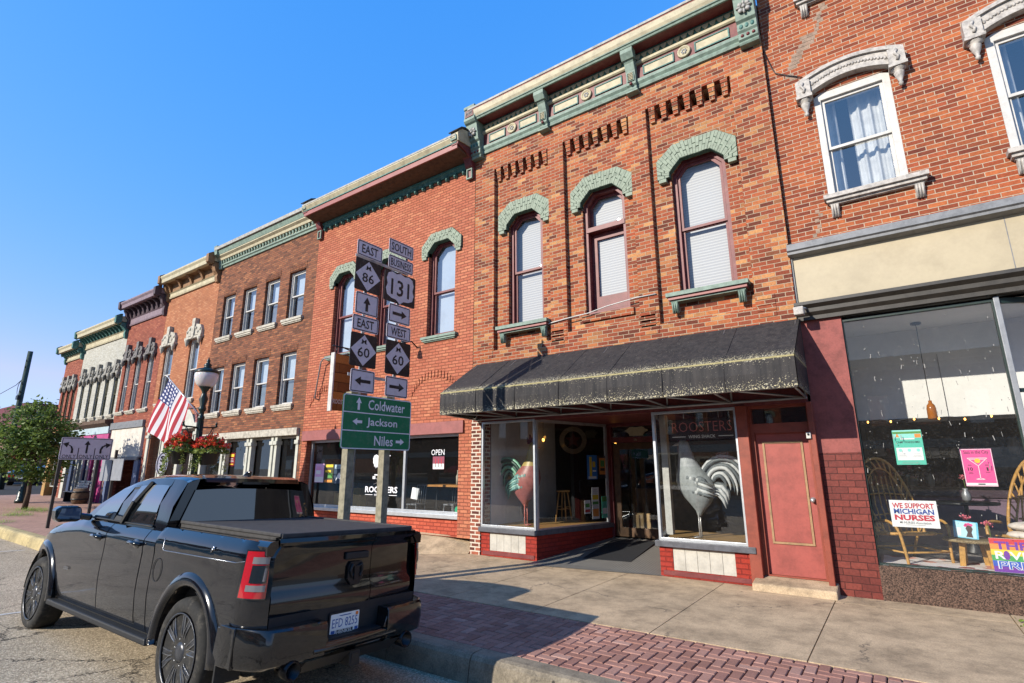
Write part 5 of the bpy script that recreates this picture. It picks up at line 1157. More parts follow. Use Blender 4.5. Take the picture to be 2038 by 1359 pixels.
mb = MB(); add_poly(mb, [(-.085, .05), (-.06, .09), (.06, .09), (.085, .05), (.085, -.05), (.04, -.1), (-.04, -.1), (-.085, -.05)], (.0, 0.02, 1.055), (0, 1, 0), (0, 0, 1), 0, .012, .02)
for s in (-1, 1): mb.tube([(.014, .02+s*.012, 1.10), (.02, .02+s*.05, 1.12), (.02, .02+s*.066, 1.07), (.018, .02+s*.045, 1.02), (.016, .02+s*.028, 1.045)], [.012, .016, .014, .01, .006], 6)
add_poly(mb, [(-.03, .055), (.03, .055), (.02, -.06), (-.02, -.06)], (.0, .02, 1.055), (0, 1, 0), (0, 0, 1), 0, .026, .02); mb.build('emblem', paint('dark_emblem', '#26272a', .3, .1, 30, obj=True, metal=.5), tgo, local=True, bevel=.004)
# tail lamps round the corner
def corner_pt(t, z, s, o=0):
    P = [(.26, .922), (.17, .905), (.09, .87), (.035, .82), (.03, .765)]; x = t*4; i = min(3, int(x)); f = x-i
    l = P[i][0]+(P[i+1][0]-P[i][0])*f; y = P[i][1]+(P[i+1][1]-P[i][1])*f
    k = 1+o/.9; return T(l-o*.8*(1-abs(t-.2)), s*(y*k), z)
def lamp_patch(mb, t0, t1, z0, z1, s, o, mi, sl=0.0):
    n = 8; V = []
    for i in range(n+1):
        t = t0+(t1-t0)*i/n
        for j in range(4): z = z0+(z1-z0)*j/3; V.append(corner_pt(min(1, max(0, t+sl*(1.29-z)*-1)), z, s, o))
    mb.add(V, [(i*4+j, (i+1)*4+j, (i+1)*4+j+1, i*4+j+1) for i in range(n) for j in range(3)], mi, True)
for s in (-1, 1):
    mb = MB(); lamp_patch(mb, .16, 1.0, .935, 1.295, s, .016, 3, .35)
    lamp_patch(mb, .20, .97, .945, 1.285, s, .022, 0, .35)
    lamp_patch(mb, .40, .93, 1.195, 1.245, s, .027, 1, .35); lamp_patch(mb, .36, .90, .995, 1.04, s, .027, 1, .35); lamp_patch(mb, .42, .9, 1.055, 1.185, s, .028, 2, .35); lamp_patch(mb, .78, .86, 1.07, 1.165, s, .033, 1, .35)
    mb.build('tail_lamp', [LENS, CLR, LBLK, LBLK], tr, local=True)
# rear bumper
bm_ = MB()
def bump_seg(mb, y0, y1, zt, zb, n=8):
    V = []
    for k in range(n+1):
        y = y0+(y1-y0)*k/n; q = abs(y)/.95; l = -.15+.10*q**3+.26*max(0, (q-.84)/.16)**2
        for dl, z in ((.16, zt), (.02, zt), (.0, zt-.02), (-.012, (zt+zb)/2), (.01, zb+.03), (.06, zb), (.16, zb)): V.append(T(l+dl, y, z))
    mb.add(V, [(i*7+j, (i+1)*7+j, (i+1)*7+j+1, i*7+j+1) for i in range(n) for j in range(6)] + [tuple(range(7)), tuple(range(n*7, n*7+7))], 0, True)
bump_seg(bm_, -.952, -.33, .735, .45, 14); bump_seg(bm_, .33, .952, .735, .45, 14); bump_seg(bm_, -.44, .44, .575, .47, 6)
for s in (-1, 1):
    bm_.prism([(.17, .735), (.42, .715), (.44, .52), (.38, .47), (.17, .45)], 'y', s*.86, s*.95); bm_.v[-10:] = [(-p[0], p[1], p[2]) for p in bm_.v[-10:]]
    bm_.prism([(s*.30, .575), (s*.30, .60), (s*.36, .735), (s*.42, .735), (s*.42, .575)], 'x', .02, .135)
bm_.build('rear_bumper', TPB, tr, local=True, autos=35, bevel=.006)
mb = MB(); mb.box(-.05, -.0, -.78, .78, .56, .80); mb.box(-.10, .10, -.40, .40, .565, .585); mb.build('bumper_step', PLA, tr, local=True)
mb = MB(); mb.add([(.14, -.5, .47), (.14, .5, .47), (.02, .5, .36), (.02, -.5, .36)], [(0, 1, 2, 3)]); mb.box(-.2, .12, -.055, .055, .34, .45); mb.box(.119, .125, -.036, .036, .358, .432, 1); ring(mb, rect(0, 0, 0, 0), rect(0, 0, 0, 0), 0, 0) if False else None
mb.build('tow_hitch', [PLA, BLACK], tr, local=True)
for s in (-1, 1):
    mb = MB(); V = []
    mb.lathe([(.066, -.03), (.07, .13), (.058, .13), (.054, -.02)], (0, s*.60, .425), 16, 'x'); mb.build('exhaust_tip', paint('black_chrome', '#2b2c2f', .25, .1, 20, metal=.9, obj=True), tr, local=True)
# number plate
mb = MB(); PC = (.02, -.06, .665); U, Vv = (0, 1, 0), (0, 0, 1)
add_poly(mb, rrect(.33, .175, .012), PC, U, Vv, 3, .0, .01); add_poly(mb, rrect(.305, .152, .01), PC, U, Vv, 0, .004)
pl = mb.build('number_plate', [paint('plate_white', '#d4d4d0', .5, .05, 20, obj=True), 0 or paint('plate_blue', '#2a4f8c', .5, .05, 20, obj=True), paint('plate_orange', '#d0702c', .5, .05, 20, obj=True), PLA], tr, local=True, recalc=False)
mb = MB(); add_text(mb, 'EFD 8255', (PC[0], PC[1], PC[2]+.004), U, Vv, .07, .27, 0, 0.0, .006); add_text(mb, 'HENKEL', (PC[0], PC[1], PC[2]-.066), U, Vv, .03, .17, 1, .03, .008)
add_poly(mb, [(-.14, -.05), (-.10, -.05), (-.10, -.075), (-.14, -.075)], PC, U, Vv, 0, .005); add_poly(mb, [(.11, -.05), (.145, -.05), (.145, -.075), (.11, -.075)], PC, U, Vv, 0, .005); add_poly(mb, [(-.09, -.05), (.09, -.05), (.09, -.085), (-.09, -.085)], PC, U, Vv, 3, .006)
add_poly(mb, rrect(.03, .026, .004), (PC[0], PC[1]+.125, PC[2]+.055), U, Vv, 2, .006); add_poly(mb, [(-.07, .002), (.07, .002), (.05, -.006), (-.05, -.006)], (PC[0], PC[1], PC[2]+.06), U, Vv, 0, .006)
mb.build('lettering', [paint('plate_blue', ''), WHITE, paint('plate_orange', ''), PLA], pl, local=True, recalc=False)
# wheels
def wheel(c, s):
    y = s*.80
    mb = MB(); W_ = .135
    pr = [(.30, -W_+.02), (.325, -W_), (.385, -W_+.005), (.412, -W_+.03), (.42, -W_+.06), (.42, W_-.06), (.412, W_-.03), (.385, W_-.005), (.325, W_), (.30, W_-.02)]
    mb.lathe(pr, (-c, y, WR), 48, 'y')
    ty = mb.build('wheel', RUB, tr, local=True)
    mb = MB(); mb.lathe([(.305, -W_*s), (.31, s*(W_-.01)), (.298, s*(W_+.002)), (.285, s*(W_-.02)), (.27, s*.02), (.26, -s*.05), (0, -s*.05)], (-c, y, WR), 40, 'y', 0)
    def P(r, a, d): return (-c+r*math.cos(a), y+s*d, WR+r*math.sin(a))
    for k in range(6):
        a0 = 2*math.pi*k/6+.3
        for q in (-1, 1):
            A = [P(.05, a0+q*.5, .105), P(.06, a0-q*.1, .105), P(.15, a0-q*.02, .122), P(.296, a0+q*.09, .118), P(.296, a0+q*.30, .118), P(.16, a0+q*.26, .122)]
            B = [(p[0], p[1]-s*.05, p[2]) for p in A]; n = 6
            mb.add(A+B, [tuple(range(n)), tuple(range(n, 2*n))[::-1]] + [(i, (i+1) % n, n+(i+1) % n, n+i) for i in range(n)], 2)
            for e0, e1 in ((.245, .205), (.0, .03)):
                E_ = [P(.12, a0+q*(e0*.9), .1195), P(.17, a0+q*e0, .1245), P(.29, a0+q*(e0+.045 if e0 > .1 else .11), .1205), P(.29, a0+q*(e1+.045 if e0 > .1 else .145), .1205), P(.17, a0+q*e1, .1245), P(.12, a0+q*e1*.9, .1195)]; mb.add(E_, [tuple(range(6))], 1)
    mb.lathe([(.085, s*.08), (.08, s*.115), (.04, s*.125), (0, s*.125)], (-c, y, WR), 18, 'y', 2)
    for k in range(6): a = 2*math.pi*(k+.5)/6+.3; mb.ball(P(.1, a, .105), .014, .014, .014, 6, 1)
    mb.lathe([(.302, s*.13), (.306, s*.138), (.296, s*.139), (.292, s*.13)], (-c, y, WR), 40, 'y', 2, True, False); mb.build('rim', [RIMD, RIMS, RIMF], ty, local=True)
for c in (RA, FA):
    for s in (-1, 1): wheel(c, s)
mb = MB(); mb.box(-RA-.05, -RA+.05, -.7, .7, .36, .48); mb.box(-FA-.05, -FA+.05, -.7, .7, .36, .48); mb.build('axle', PLA, tr, local=True)
# badge, storage-lid seam, fuel door
for s in (-1, 1):
    mb = MB()
    def SP(l, z, o=.004): return (-l, s*(ysec(l, z)+o), z)
    mb.tube([SP(.33, 1.185), SP(.9, 1.18), SP(1.62, 1.175), SP(1.64, 1.19), SP(1.64, 1.285)], .0045, 5); mb.tube([SP(.33, 1.185), SP(.2, 1.205), SP(.06, 1.24)], .004, 5)
    mb.build('storage_lid_seam', RIMS, tr, local=True)
mb = MB(); s = -1
mb.tube([(-(.72-.03*math.cos(t*.6)*(1-t/14)), s*(ysec(.7, 1.25)+.006), 1.25+.035*math.sin(t*.9)*(1-t/16)) for t in range(12)], .006, 5); mb.build('script_badge', CHR, tr, local=True)
mb = MB(); mb.tube([(-(1.69+.085*math.cos(a)), s*(.925+.003), 1.0+.1*math.sin(a)) for a in [math.pi*2*k/20 for k in range(21)]], .003, 4); mb.build('fuel_door', PLA, tr, local=True)
mb = MB(); add_text(mb, '1500', (-3.98, -.932, .80), (1, 0, 0), (0, 0, 1), .035, .14, 0, .02, .006); mb.build('door_badge', RIMS, tr, local=True, recalc=False)
mb = MB(); mb.prism([(5.2, .85), (5.47, .85), (5.45, 1.02), (5.25, 1.05)], 'y', -.80, -.74); mb.v = [(-p[0], p[1], p[2]) for p in mb.v]; mb.build('headlamp', CLR, tr, local=True)
mb = MB(); mb.prism([(5.2, .85), (5.47, .85), (5.45, 1.02), (5.25, 1.05)], 'y', .74, .80); mb.v = [(-p[0], p[1], p[2]) for p in mb.v]; mb.build('headlamp', CLR, tr, local=True)
# ------------------------------------------------------------------ direction signs on two wooden posts (faces look along the street)
U, Vv = (0, 1, 0), (0, 0, 1)
def sheetmat(name, c): return paint(name, c, .45, .06, 9, bmp=.03, dirt='#8a8684', dirtamt=.15)
SW = sheetmat('sign_white', '#cbc0c5'); SB = sheetmat('sign_black', '#17161a'); SG = sheetmat('sign_green', '#14704a'); SLW = sheetmat('sign_letter_white', '#e0dce2'); SBACK = paint('sign_back', '#9a9ca0', .45, .1, 8, metal=.5)
POST = paint('weathered_post', '#8f8873', .85, .3, 12, dirt='#6a6350', dirtamt=.5)
SX = -6.9
ds = thing('direction_sign', (SX-.1, 5.8, 0), 'stacked route signs above a green destination board on two weathered posts behind the truck', 'road sign')
for y in (5.46, 6.20): MB().box(SX-.19, SX-.05, y-.065, y+.065, -.1, 2.95).build('post', POST, ds, bevel=.006)
mb = MB()
for y in (5.55, 6.285): mb.box(SX-.075, SX-.055, y-.03, y+.03, 2.6, 5.5)
for z in (3.22, 5.25): mb.box(SX-.06, SX-.05, 5.3, 6.5, z-.025, z+.025)
mb.build('sign_channel', SBACK, ds)
def panel(parent, yc, zc, w_, h, face, name, r=.035, border=None, x=SX):
    mb = MB(); add_poly(mb, rrect(w_, h, r), (x, yc, zc), U, Vv, 0, 0, .006)
    o = mb.build(name, [face], parent)
    return o
def deco(o, fn, mats, name='lettering'):
    mb = MB(); fn(mb); return mb.build(name, mats, o, recalc=False)
def border(mb, c, w_, h, r, mi, t=.014, e=.012):
    frame_poly(mb, rrect(w_-2*e, h-2*e, max(.004, r-e)), rrect(w_-2*e-2*t, h-2*e-2*t, max(.003, r-e-t)), c, U, Vv, mi, .002)
def arrow(mb, c, d, L, t, hd, mi, off=.003):
    d = Vector(d).normalized(); u = Vector((0, d.x, d.y)); v = Vector((0, -d.y, d.x))
    P = [(-L/2, -t/2), (L/2-hd, -t/2), (L/2-hd, -hd*.62), (L/2, 0), (L/2-hd, hd*.62), (L/2-hd, t/2), (-L/2, t/2)]
    n = Vector((1, 0, 0)); mb.add([Vector(c)+u*p[0]+v*p[1]+n*off for p in P], [tuple(range(7))], mi)
def textsign(yc, zc, w_, h, s):
    o = panel(ds, yc, zc, w_, h, SW, 'sign_panel'); c = (SX, yc, zc)
    deco(o, lambda m: (border(m, c, w_, h, .035, 0), add_text(m, s, c, U, Vv, h*.56, min(w_*.82, w_*.16*len(s)), 0, .012, .003)), [SB])
def diamond(yc, zc, w_, num):
    o = panel(ds, yc, zc, w_, w_*1.04, SB, 'sign_panel', .03); c = (SX, yc, zc); h = w_*.485
    def f(m):
        add_poly(m, [(0, -h), (h, 0), (0, h), (-h, 0)], c, U, Vv, 0, .002)
        add_text(m, num, (SX, yc, zc-.035), U, Vv, w_*.31, w_*.46, 1, .012, .004); add_text(m, 'M', (SX, yc, zc+h*.56), U, Vv, w_*.14, w_*.17, 1, .012, .004)
        for q in (-1, 1): m.box(SX+.003, SX+.005, yc+q*w_*.075-.022, yc+q*w_*.075+.022, zc+h*.56-w_*.07, zc+h*.56-w_*.07+.012, 1)
    deco(o, f, [SW, SB])
def arrowsign(yc, zc, w_, h, d):
    o = panel(ds, yc, zc, w_, h, SW, 'sign_panel'); c = (SX, yc, zc)
    deco(o, lambda m: (border(m, c, w_, h, .035, 0), arrow(m, c, d, (w_ if d[0] else h)*.66, .055, .12, 0)), [SB])
LA, LB = 5.55, 6.285      # centres of the two stacks
textsign(LA, 5.386, .54, .28, 'EAST'); diamond(LA-.01, 4.92, .54, '86'); arrowsign(LA, 4.425, .47, .375, (0, 1)); textsign(LA, 4.08, .535, .265, 'EAST'); diamond(LA-.01, 3.635, .535, '60'); arrowsign(LA+.01, 3.125, .485, .37, (-1, 0))
textsign(LB-.025, 5.66, .596, .27, 'SOUTH'); textsign(LB-.02, 5.36, .595, .25, 'BUSINESS')
o = panel(ds, LB-.015, 4.90, .74, .58, SB, 'sign_panel', .03)
def us(m):
    H = [(0, .285), (.10, .25), (.2, .275), (.29, .235), (.325, .13), (.30, .03), (.335, -.06), (.30, -.17), (.2, -.215), (.09, -.225), (0, -.29)]
    add_poly(m, H + [(-p[0], p[1]) for p in H[-2:0:-1]], (SX, LB-.015, 4.90), U, Vv, 0, .002); add_text(m, '131', (SX, LB-.015, 4.90), U, Vv, .30, .44, 1, .015, .004)
deco(o, us, [SW, SB])
arrowsign(LB, 4.42, .505, .335, (1, 0)); textsign(LB, 4.09, .563, .26, 'WEST'); diamond(LB+.01, 3.625, .575, '60'); arrowsign(LB+.01, 3.115, .51, .35, (1, 0))
GW, GH, gy, gz_ = 1.45, .86, 5.93, 2.473
o = panel(ds, gy, gz_, GW, GH, SG, 'destination_board', .05, x=SX+.004)
def gb(m):
    c = (SX+.004, gy, gz_)
    frame_poly(m, rrect(GW-.008, GH-.008, .05), rrect(GW-.04, GH-.04, .035), c, U, Vv, 0, .003)
    for k in (1, 2): z = gz_-GH/2+GH*k/3; m.box(SX+.006, SX+.0075, gy-GW/2+.01, gy+GW/2-.01, z-.008, z+.008)
    X = SX+.004; r = GH/3
    add_text(m, 'Coldwater', (X, gy+.17, gz_+r), U, Vv, .165, .80, 0, .012, .004); arrow(m, (X, gy-.42, gz_+r), (0, 1), .2, .045, .09, 0, .004)
    add_text(m, 'Jackson', (X, gy+.085, gz_-.005), U, Vv, .165, .65, 0, .012, .004); arrow(m, (X, gy-.43, gz_), (-1, 0), .19, .045, .09, 0, .004)
    add_text(m, 'Niles', (X, gy+.13, gz_-r), U, Vv, .16, .40, 0, .012, .004); arrow(m, (X, gy+.49, gz_-r), (1, 0), .19, .045, .09, 0, .004)
deco(o, gb, [SLW])
# three-lane sign
lx_ = -19.1; zs_ = 2.33
ls = thing('lane_use_sign', (lx_, 5.3, gz(lx_)), 'white three arrow lane sign reading ONLY three times on two dark posts', 'road sign')
y0_, y1_ = 5.06, 6.05
_c0 = (lx_, (y0_+y1_)/2+.12, zs_); LW, LH = 1.23, .62
for y in (5.12, 6.0): MB().box(lx_-.08, lx_-.02, y-.035, y+.035, gz(lx_)-.05, zs_+.3).build('post', BRONZE, ls)
mb = MB(); add_poly(mb, rrect(LW, LH, .04), _c0, U, Vv, 0, 0, .008); o = mb.build('sign_panel', SW, ls)
def lf(m):
    border(m, _c0, LW, LH, .04, 0, .014, .02); W3 = LW/3
    for k in (-1, 0, 1):
        yc = _c0[1]+k*W3*.95; add_text(m, 'ONLY', (lx_, yc, zs_-.22), U, Vv, .10, .32, 0, .005, .003)
        if k < 1: m.box(lx_+.002, lx_+.004, yc+W3*.48-.01, yc+W3*.48+.01, zs_-.28, zs_+.02)
        if k == 0: arrow(m, (lx_, yc, zs_+.05), (0, 1), .36, .05, .12, 0)
        else:
            P = [(yc-k*.05+k*.0, -.13), (yc-k*.05, -.02), (yc-k*.01, .06), (yc+k*.06, .10)]
            for p, q in zip(P[:-1], P[1:]): m.bar((lx_+.004, p[0], zs_+p[1]), (lx_+.004, q[0], zs_+q[1]), .05, .004) if False else m.add([(lx_+.004, p[0]-.028, zs_+p[1]), (lx_+.004, p[0]+.028, zs_+p[1]), (lx_+.004, q[0]+.024, zs_+q[1]-.02*k*0), (lx_+.004, q[0]-.024, zs_+q[1]+.03)], [(0, 1, 2, 3)], 0)
            arrow(m, (lx_, yc+k*.115, zs_+.115), (k, .25), .15, .02, .13, 0, .005)
deco(o, lf, [SB])
# the back of a sign pair further on
bs = thing('road_sign_pair', (-18.6, 6.25, gz(-18)), 'two plain grey sign backs on a dark post beyond the truck roof', 'road sign')
MB().box(-18.62, -18.55, 6.22, 6.28, .1, 2.3).build('post', BRONZE, bs)
for xx, zc in ((-19.0, 1.72), (-18.15, 1.74)): MB().box(xx-.36, xx+.36, 6.18, 6.20, zc-.3, zc+.3).build('sign_panel', SBACK, bs, bevel=.004)

# ------------------------------------------------------------------ street lamp, flag, baskets
GLOBE = None
def globe():
    m, nt, b = newmat('lamp_globe'); b.inputs['Base Color'].default_value = (.78, .74, .72, 1); b.inputs['Roughness'].default_value = .12; b.inputs['Transmission Weight'].default_value = .35; b.inputs['IOR'].default_value = 1.2; b.inputs['Subsurface Weight'].default_value = .2; return m
GLOBE = globe()
def lamp_post(x, y, label):
    g = gz(x); t = thing('street_lamp', (x, y, g), label, 'street lamp', 'green cast street lamps'); H = 4.44
    mb = MB(); mb.lathe([(.22, g), (.22, g+.12), (.18, g+.16), (.16, g+.5), (.11, g+.6), (.10, g+.75), (.075, g+.85), (.062, 2.9), (.075, 2.92), (.075, 2.98), (.055, 3.0), (.05, 3.1), (.085, 3.14), (.085, 3.18), (.06, 3.25), (.10, 3.4), (.06, 3.52), (.055, 3.58), (.10, 3.66), (.14, 3.70), (.14, 3.73)], (x, y, 0), 16)
    for k in range(12): a = math.pi*k/6; mb.tube([(x+.07*math.cos(a), y+.07*math.sin(a), g+.86), (x+.06*math.cos(a), y+.06*math.sin(a), 2.88)], .009, 5)
    mb.build('post', IRON, t)
    mb = MB(); mb.lathe([(.13, 3.70), (.21, 3.77), (.26, 3.90), (.265, 4.0), (.245, 4.07)], (x, y, 0), 20); mb.build('globe', GLOBE, t)
    mb = MB(); mb.lathe([(.27, 4.05), (.275, 4.08), (.22, 4.14), (.10, 4.17), (.075, 4.22), (.095, 4.25), (.05, 4.29), (.035, 4.33), (.05, 4.36), (.02, 4.40), (.0, 4.47)], (x, y, 0), 18); mb.build('lamp_cap', IRON, t)
    mb = MB(); z = 2.72
    for s in (-1, 1):
        mb.tube([(x, y+s*.05, z), (x, y+s*.36, z+.02)], .018); mb.tube([(x, y+s*.06, z-.35), (x, y+s*.15, z-.28), (x, y+s*.25, z-.12), (x, y+s*.3, z)], .013); mb.ball((x, y+s*.38, z+.05), .035); mb.lathe([(.02, z+.08), (.03, z+.11), (.0, z+.17)], (x, y+s*.38, 0), 8)
        mb.tube([(x, y+s*.32, z), (x, y+s*.32, z-.3)], .006)
    mb.tube([(x, y, 2.15), (x-1.0*.0, y-.62, 2.15)], .014); mb.tube([(x, y, 2.15), (x, y+.55, 2.15)], .014)
    mb.build('basket_arm', IRON, t)
    return t
LX_, LY_ = -13.6, 6.2
t = lamp_post(LX_, LY_, 'green cast street lamp with a frosted globe carrying a flag and flower baskets')
mb = MB(); mb.tube([(LX_, LY_, 3.2), (LX_-1.0, LY_-.02, 3.22)], .014); mb.build('banner_rod', IRON, t)
# flag on a slanting staff
S0, S1 = Vector((LX_-.05, LY_, 3.0)), Vector((LX_-1.42, LY_-.30, 4.06))
fl = thing('flag', S0, 'stars and stripes flag hanging from a slanting staff on the lamp post', 'flag')
mb = MB(); mb.tube([S0, S1], .014); mb.ball(S1, .03); mb.build('staff', ALU, fl)
def flag_mat():
    m, nt, b = newmat('flag_cloth'); uv = nt.nodes.new('ShaderNodeUVMap'); sx = N(nt, 'SeparateXYZ'); nt.links.new(uv.outputs[0], sx.inputs[0])
    def math_(op, a, b_=None):
        n = N(nt, 'Math', operation=op)
        for i, v in enumerate((a, b_)):
            if v is None: continue
            if isinstance(v, (int, float)): n.inputs[i].default_value = v
            else: nt.links.new(v, n.inputs[i])
        return n.outputs[0]
    u, v = sx.outputs[0], sx.outputs[1]
    stripe = math_('LESS_THAN', math_('FRACT', math_('MULTIPLY', v, 6.5)), .5)
    col = mix(nt, hexc('#d8d6d8'), hexc('#a82436'), stripe)
    canton = math_('MULTIPLY', math_('LESS_THAN', u, .42), math_('GREATER_THAN', v, 6/13))
    su = math_('SUBTRACT', math_('FRACT', math_('MULTIPLY', u, 6/.42)), .5); sv = math_('SUBTRACT', math_('FRACT', math_('MULTIPLY', math_('SUBTRACT', v, 6/13), 5*13/7)), .5)
    star = math_('LESS_THAN', math_('ADD', math_('MULTIPLY', su, su), math_('MULTIPLY', sv, sv)), .085)
    col = mix(nt, col, mix(nt, hexc('#27356e'), hexc('#e0e0e6'), star), canton)
    nt.links.new(col, b.inputs['Base Color']); b.inputs['Roughness'].default_value = .8
    tr_ = N(nt, 'BsdfTranslucent'); nt.links.new(col, tr_.inputs[0]); mx = N(nt, 'MixShader'); mx.inputs[0].default_value = .3
    out = [n for n in nt.nodes if n.type == 'OUTPUT_MATERIAL'][0]; nt.links.new(b.outputs[0], mx.inputs[1]); nt.links.new(tr_.outputs[0], mx.inputs[2]); nt.links.new(mx.outputs[0], out.inputs[0]); return m
nu, nv = 30, 18; A = S1.lerp(S0, .02); B = S1.lerp(S0, .68); V = []; UVS = []
for i in range(nu+1):
    for j in range(nv+1):
        u, v = i/nu, j/nv; h = A.lerp(B, 1-v)       # v=1 is the top corner at the staff tip
        drop = Vector((-.38, -.18, -1.32)) if True else 0
        p = h + drop*u + Vector((.04*math.sin(u*5+v*7)+.015*math.sin(v*13), .05*math.sin(v*9+u*4)*u**.6+.012*math.sin(v*21), -.04*math.sin(v*6)*u)) + Vector((.42*u*u*(1-v), 0, .10*u*(1-v)))
        V.append(p); UVS.append((u, v))
me = bpy.data.meshes.new('cloth'); me.from_pydata([tuple(p) for p in V], [], [(i*(nv+1)+j, (i+1)*(nv+1)+j, (i+1)*(nv+1)+j+1, i*(nv+1)+j+1) for i in range(nu) for j in range(nv)])
ul = me.uv_layers.new(name='UVMap')
for lp in me.loops: ul.data[lp.index].uv = UVS[lp.vertex_index]
for p in me.polygons: p.use_smooth = True
me.materials.append(flag_mat()); o = bpy.data.objects.new('cloth', me); place(o, fl)
# leaf and flower clusters
def leafmat(name, c1, c2, tr_=.3):
    m, nt, b = newmat(name); gi = nt.nodes.new('ShaderNodeNewGeometry')
    col = mix(nt, hexc(c1), hexc(c2), gi.outputs['Random Per Island']); col = mix(nt, col, ramp(nt, noise(nt, gi.outputs['Position'], 1.3, 3), [(.3, GREY(.55)), (.7, GREY(1.15))]), .8, 'MULTIPLY')
    nt.links.new(col, b.inputs['Base Color']); b.inputs['Roughness'].default_value = .5; b.inputs['Specular IOR Level'].default_value = .35
    t_ = N(nt, 'BsdfTranslucent'); nt.links.new(col, t_.inputs[0]); mx = N(nt, 'MixShader'); mx.inputs[0].default_value = tr_
    out = [n for n in nt.nodes if n.type == 'OUTPUT_MATERIAL'][0]; nt.links.new(b.outputs[0], mx.inputs[1]); nt.links.new(t_.outputs[0], mx.inputs[2]); nt.links.new(mx.outputs[0], out.inputs[0]); return m
LEAF = leafmat('leaf_green', '#46602a', '#7f9448', .4); BLEAF = leafmat('basket_leaf', '#4d6a2e', '#a8b45c'); PETAL = leafmat('petal_red', '#d42a1c', '#f4663a', .2); PET2 = leafmat('petal_orange', '#e8782a', '#e03a6a', .2)
def leaf(mb, c, r, rv, mi=0, el=1.5):
    d = Vector((rv.gauss(0, 1), rv.gauss(0, 1), rv.gauss(0, .6))).normalized(); e = d.cross(Vector((rv.gauss(0, 1), rv.gauss(0, 1), rv.gauss(0, 1)))).normalized(); n = d.cross(e)
    a = Vector(c); mb.add([a-d*r*el, a-e*r*.75+n*r*.15, a+d*r*el-n*r*.2, a+e*r*.75+n*r*.15], [(0, 1, 2, 3)], mi)
def basket(x, y, z, r, seed, label, trail=True):
    rv = random.Random(seed); t = thing('flower_basket', (x, y, z-.3), label, 'flower basket', 'flower baskets on the lamp post')
    mb = MB(); mb.lathe([(r*.55, z-.32), (r*.62, z-.3), (r*.82, z+.02), (r*.86, z+.03), (r*.8, z+.0), (0, z-.02)], (x, y, 0), 18); mb.build('pot', BLACK, t)
    mb = MB()
    for k in range(900):
        a = rv.uniform(0, 6.283); q = rv.random()**.5*r*1.45; h = .30*(1-(q/(r*1.55))**2)*rv.uniform(.2, 1.1)-.10*(q > r)
        leaf(mb, (x+q*math.cos(a), y+q*math.sin(a), z+.04+h), rv.uniform(.018, .035), rv)
    if trail:
        for k in range(9):
            a = rv.uniform(0, 6.283); L = rv.uniform(.25, .8); px_, py_ = x+r*.95*math.cos(a), y+r*.95*math.sin(a)
            for q in range(int(L*130)): tq = rv.random()*L; leaf(mb, (px_+.1*math.cos(a)*min(1, tq*3)+rv.gauss(0, .025), py_+.1*math.sin(a)*min(1, tq*3)+rv.gauss(0, .025), z+.02-tq), .014, rv)
    mb.build('foliage', BLEAF, t, recalc=False); mb = MB()
    for k in range(110):
        a = rv.uniform(0, 6.283); q = rv.random()**.5*r*1.4; h = .34*(1-(q/(r*1.5))**2)*rv.uniform(.5, 1.1)
        c = (x+q*math.cos(a), y+q*math.sin(a), z+.07+h); mi = 1 if rv.random() < .3 else 0
        for p in range(9): leaf(mb, (c[0]+rv.gauss(0, .022), c[1]+rv.gauss(0, .022), c[2]+rv.gauss(0, .018)), rv.uniform(.02, .032), rv, mi, 1.0)
    mb.build('blossom', [PETAL, PET2], t, recalc=False)
basket(LX_+.12, LY_+.24, 2.16, .29, 5, 'fuller basket of red flowers with long silvery trails, on the building side of the lamp')
basket(LX_-.25, LY_-.26, 2.18, .24, 9, 'smaller basket of red and orange flowers on the street side of the lamp')
t2 = lamp_post(-30.5, 7.1, 'far street lamp with a dark green fluted base beyond the tree')
basket(-30.5, 6.5, 2.1, .28, 11, 'distant basket of orange flowers at the far left lamp')

# ------------------------------------------------------------------ trees
BARK = paint('bark', '#5c4a3c', .9, .35, 18, bmp=.8)
def tree(x, y, H, zc, rx, rzz, seed, label, nclump=90, leaves=46, lean=.12):
    rv = random.Random(seed); g = gz(x); t = thing('street_tree', (x, y, g), label, 'tree', 'small street trees')
    mb = MB(); top_ = Vector((x+lean, y, zc)); P = [Vector((x, y, g-.05)), Vector((x+lean*.2, y+.03, g+.6)), Vector((x+lean*.6, y-.02, g+1.3)), top_, Vector((x+lean*1.2, y+.05, zc+rzz*.7))]
    mb.tube(P, [.10, .075, .065, .045, .015], 8)
    cl = []
    for k in range(nclump):
        d = Vector((rv.gauss(0, 1), rv.gauss(0, 1), rv.gauss(0, 1))).normalized()*(rv.random()**.4)
        c = Vector((x+lean+d.x*rx*(1-.25*max(0, d.z)), y+d.y*rx*(1-.25*max(0, d.z)), zc+d.z*rzz)); cl.append(c)
    for c in cl[::5]:
        st = P[2].lerp(P[4], rv.uniform(0, .8)); md = st.lerp(c, .55)+Vector((0, 0, .12)); mb.tube([st, md, c], [.028, .018, .006], 5)
    mb.build('trunk', BARK, t); mb = MB()
    for c in cl:
        s_ = rv.uniform(.18, .36)
        for q in range(leaves): leaf(mb, (c.x+rv.gauss(0, s_*.6), c.y+rv.gauss(0, s_*.6), c.z+rv.gauss(0, s_*.45)), rv.uniform(.038, .068), rv, 0, 1.35)
    mb.build('crown', LEAF, t, recalc=False); return t
tree(-26.7, 6.35, 4, 2.8, 1.35, 1.5, 2, 'leafy young street tree in front of the white and corner buildings', 120, 58)
tree(-31.5, 5.6, 4, 3.0, 1.7, 1.5, 8, 'second street tree behind, at the left edge of the view', 90, 46)
TUFT = leafmat('weed_green', '#5c7a2c', '#8fa84a')
rv = random.Random(4); mb = MB()
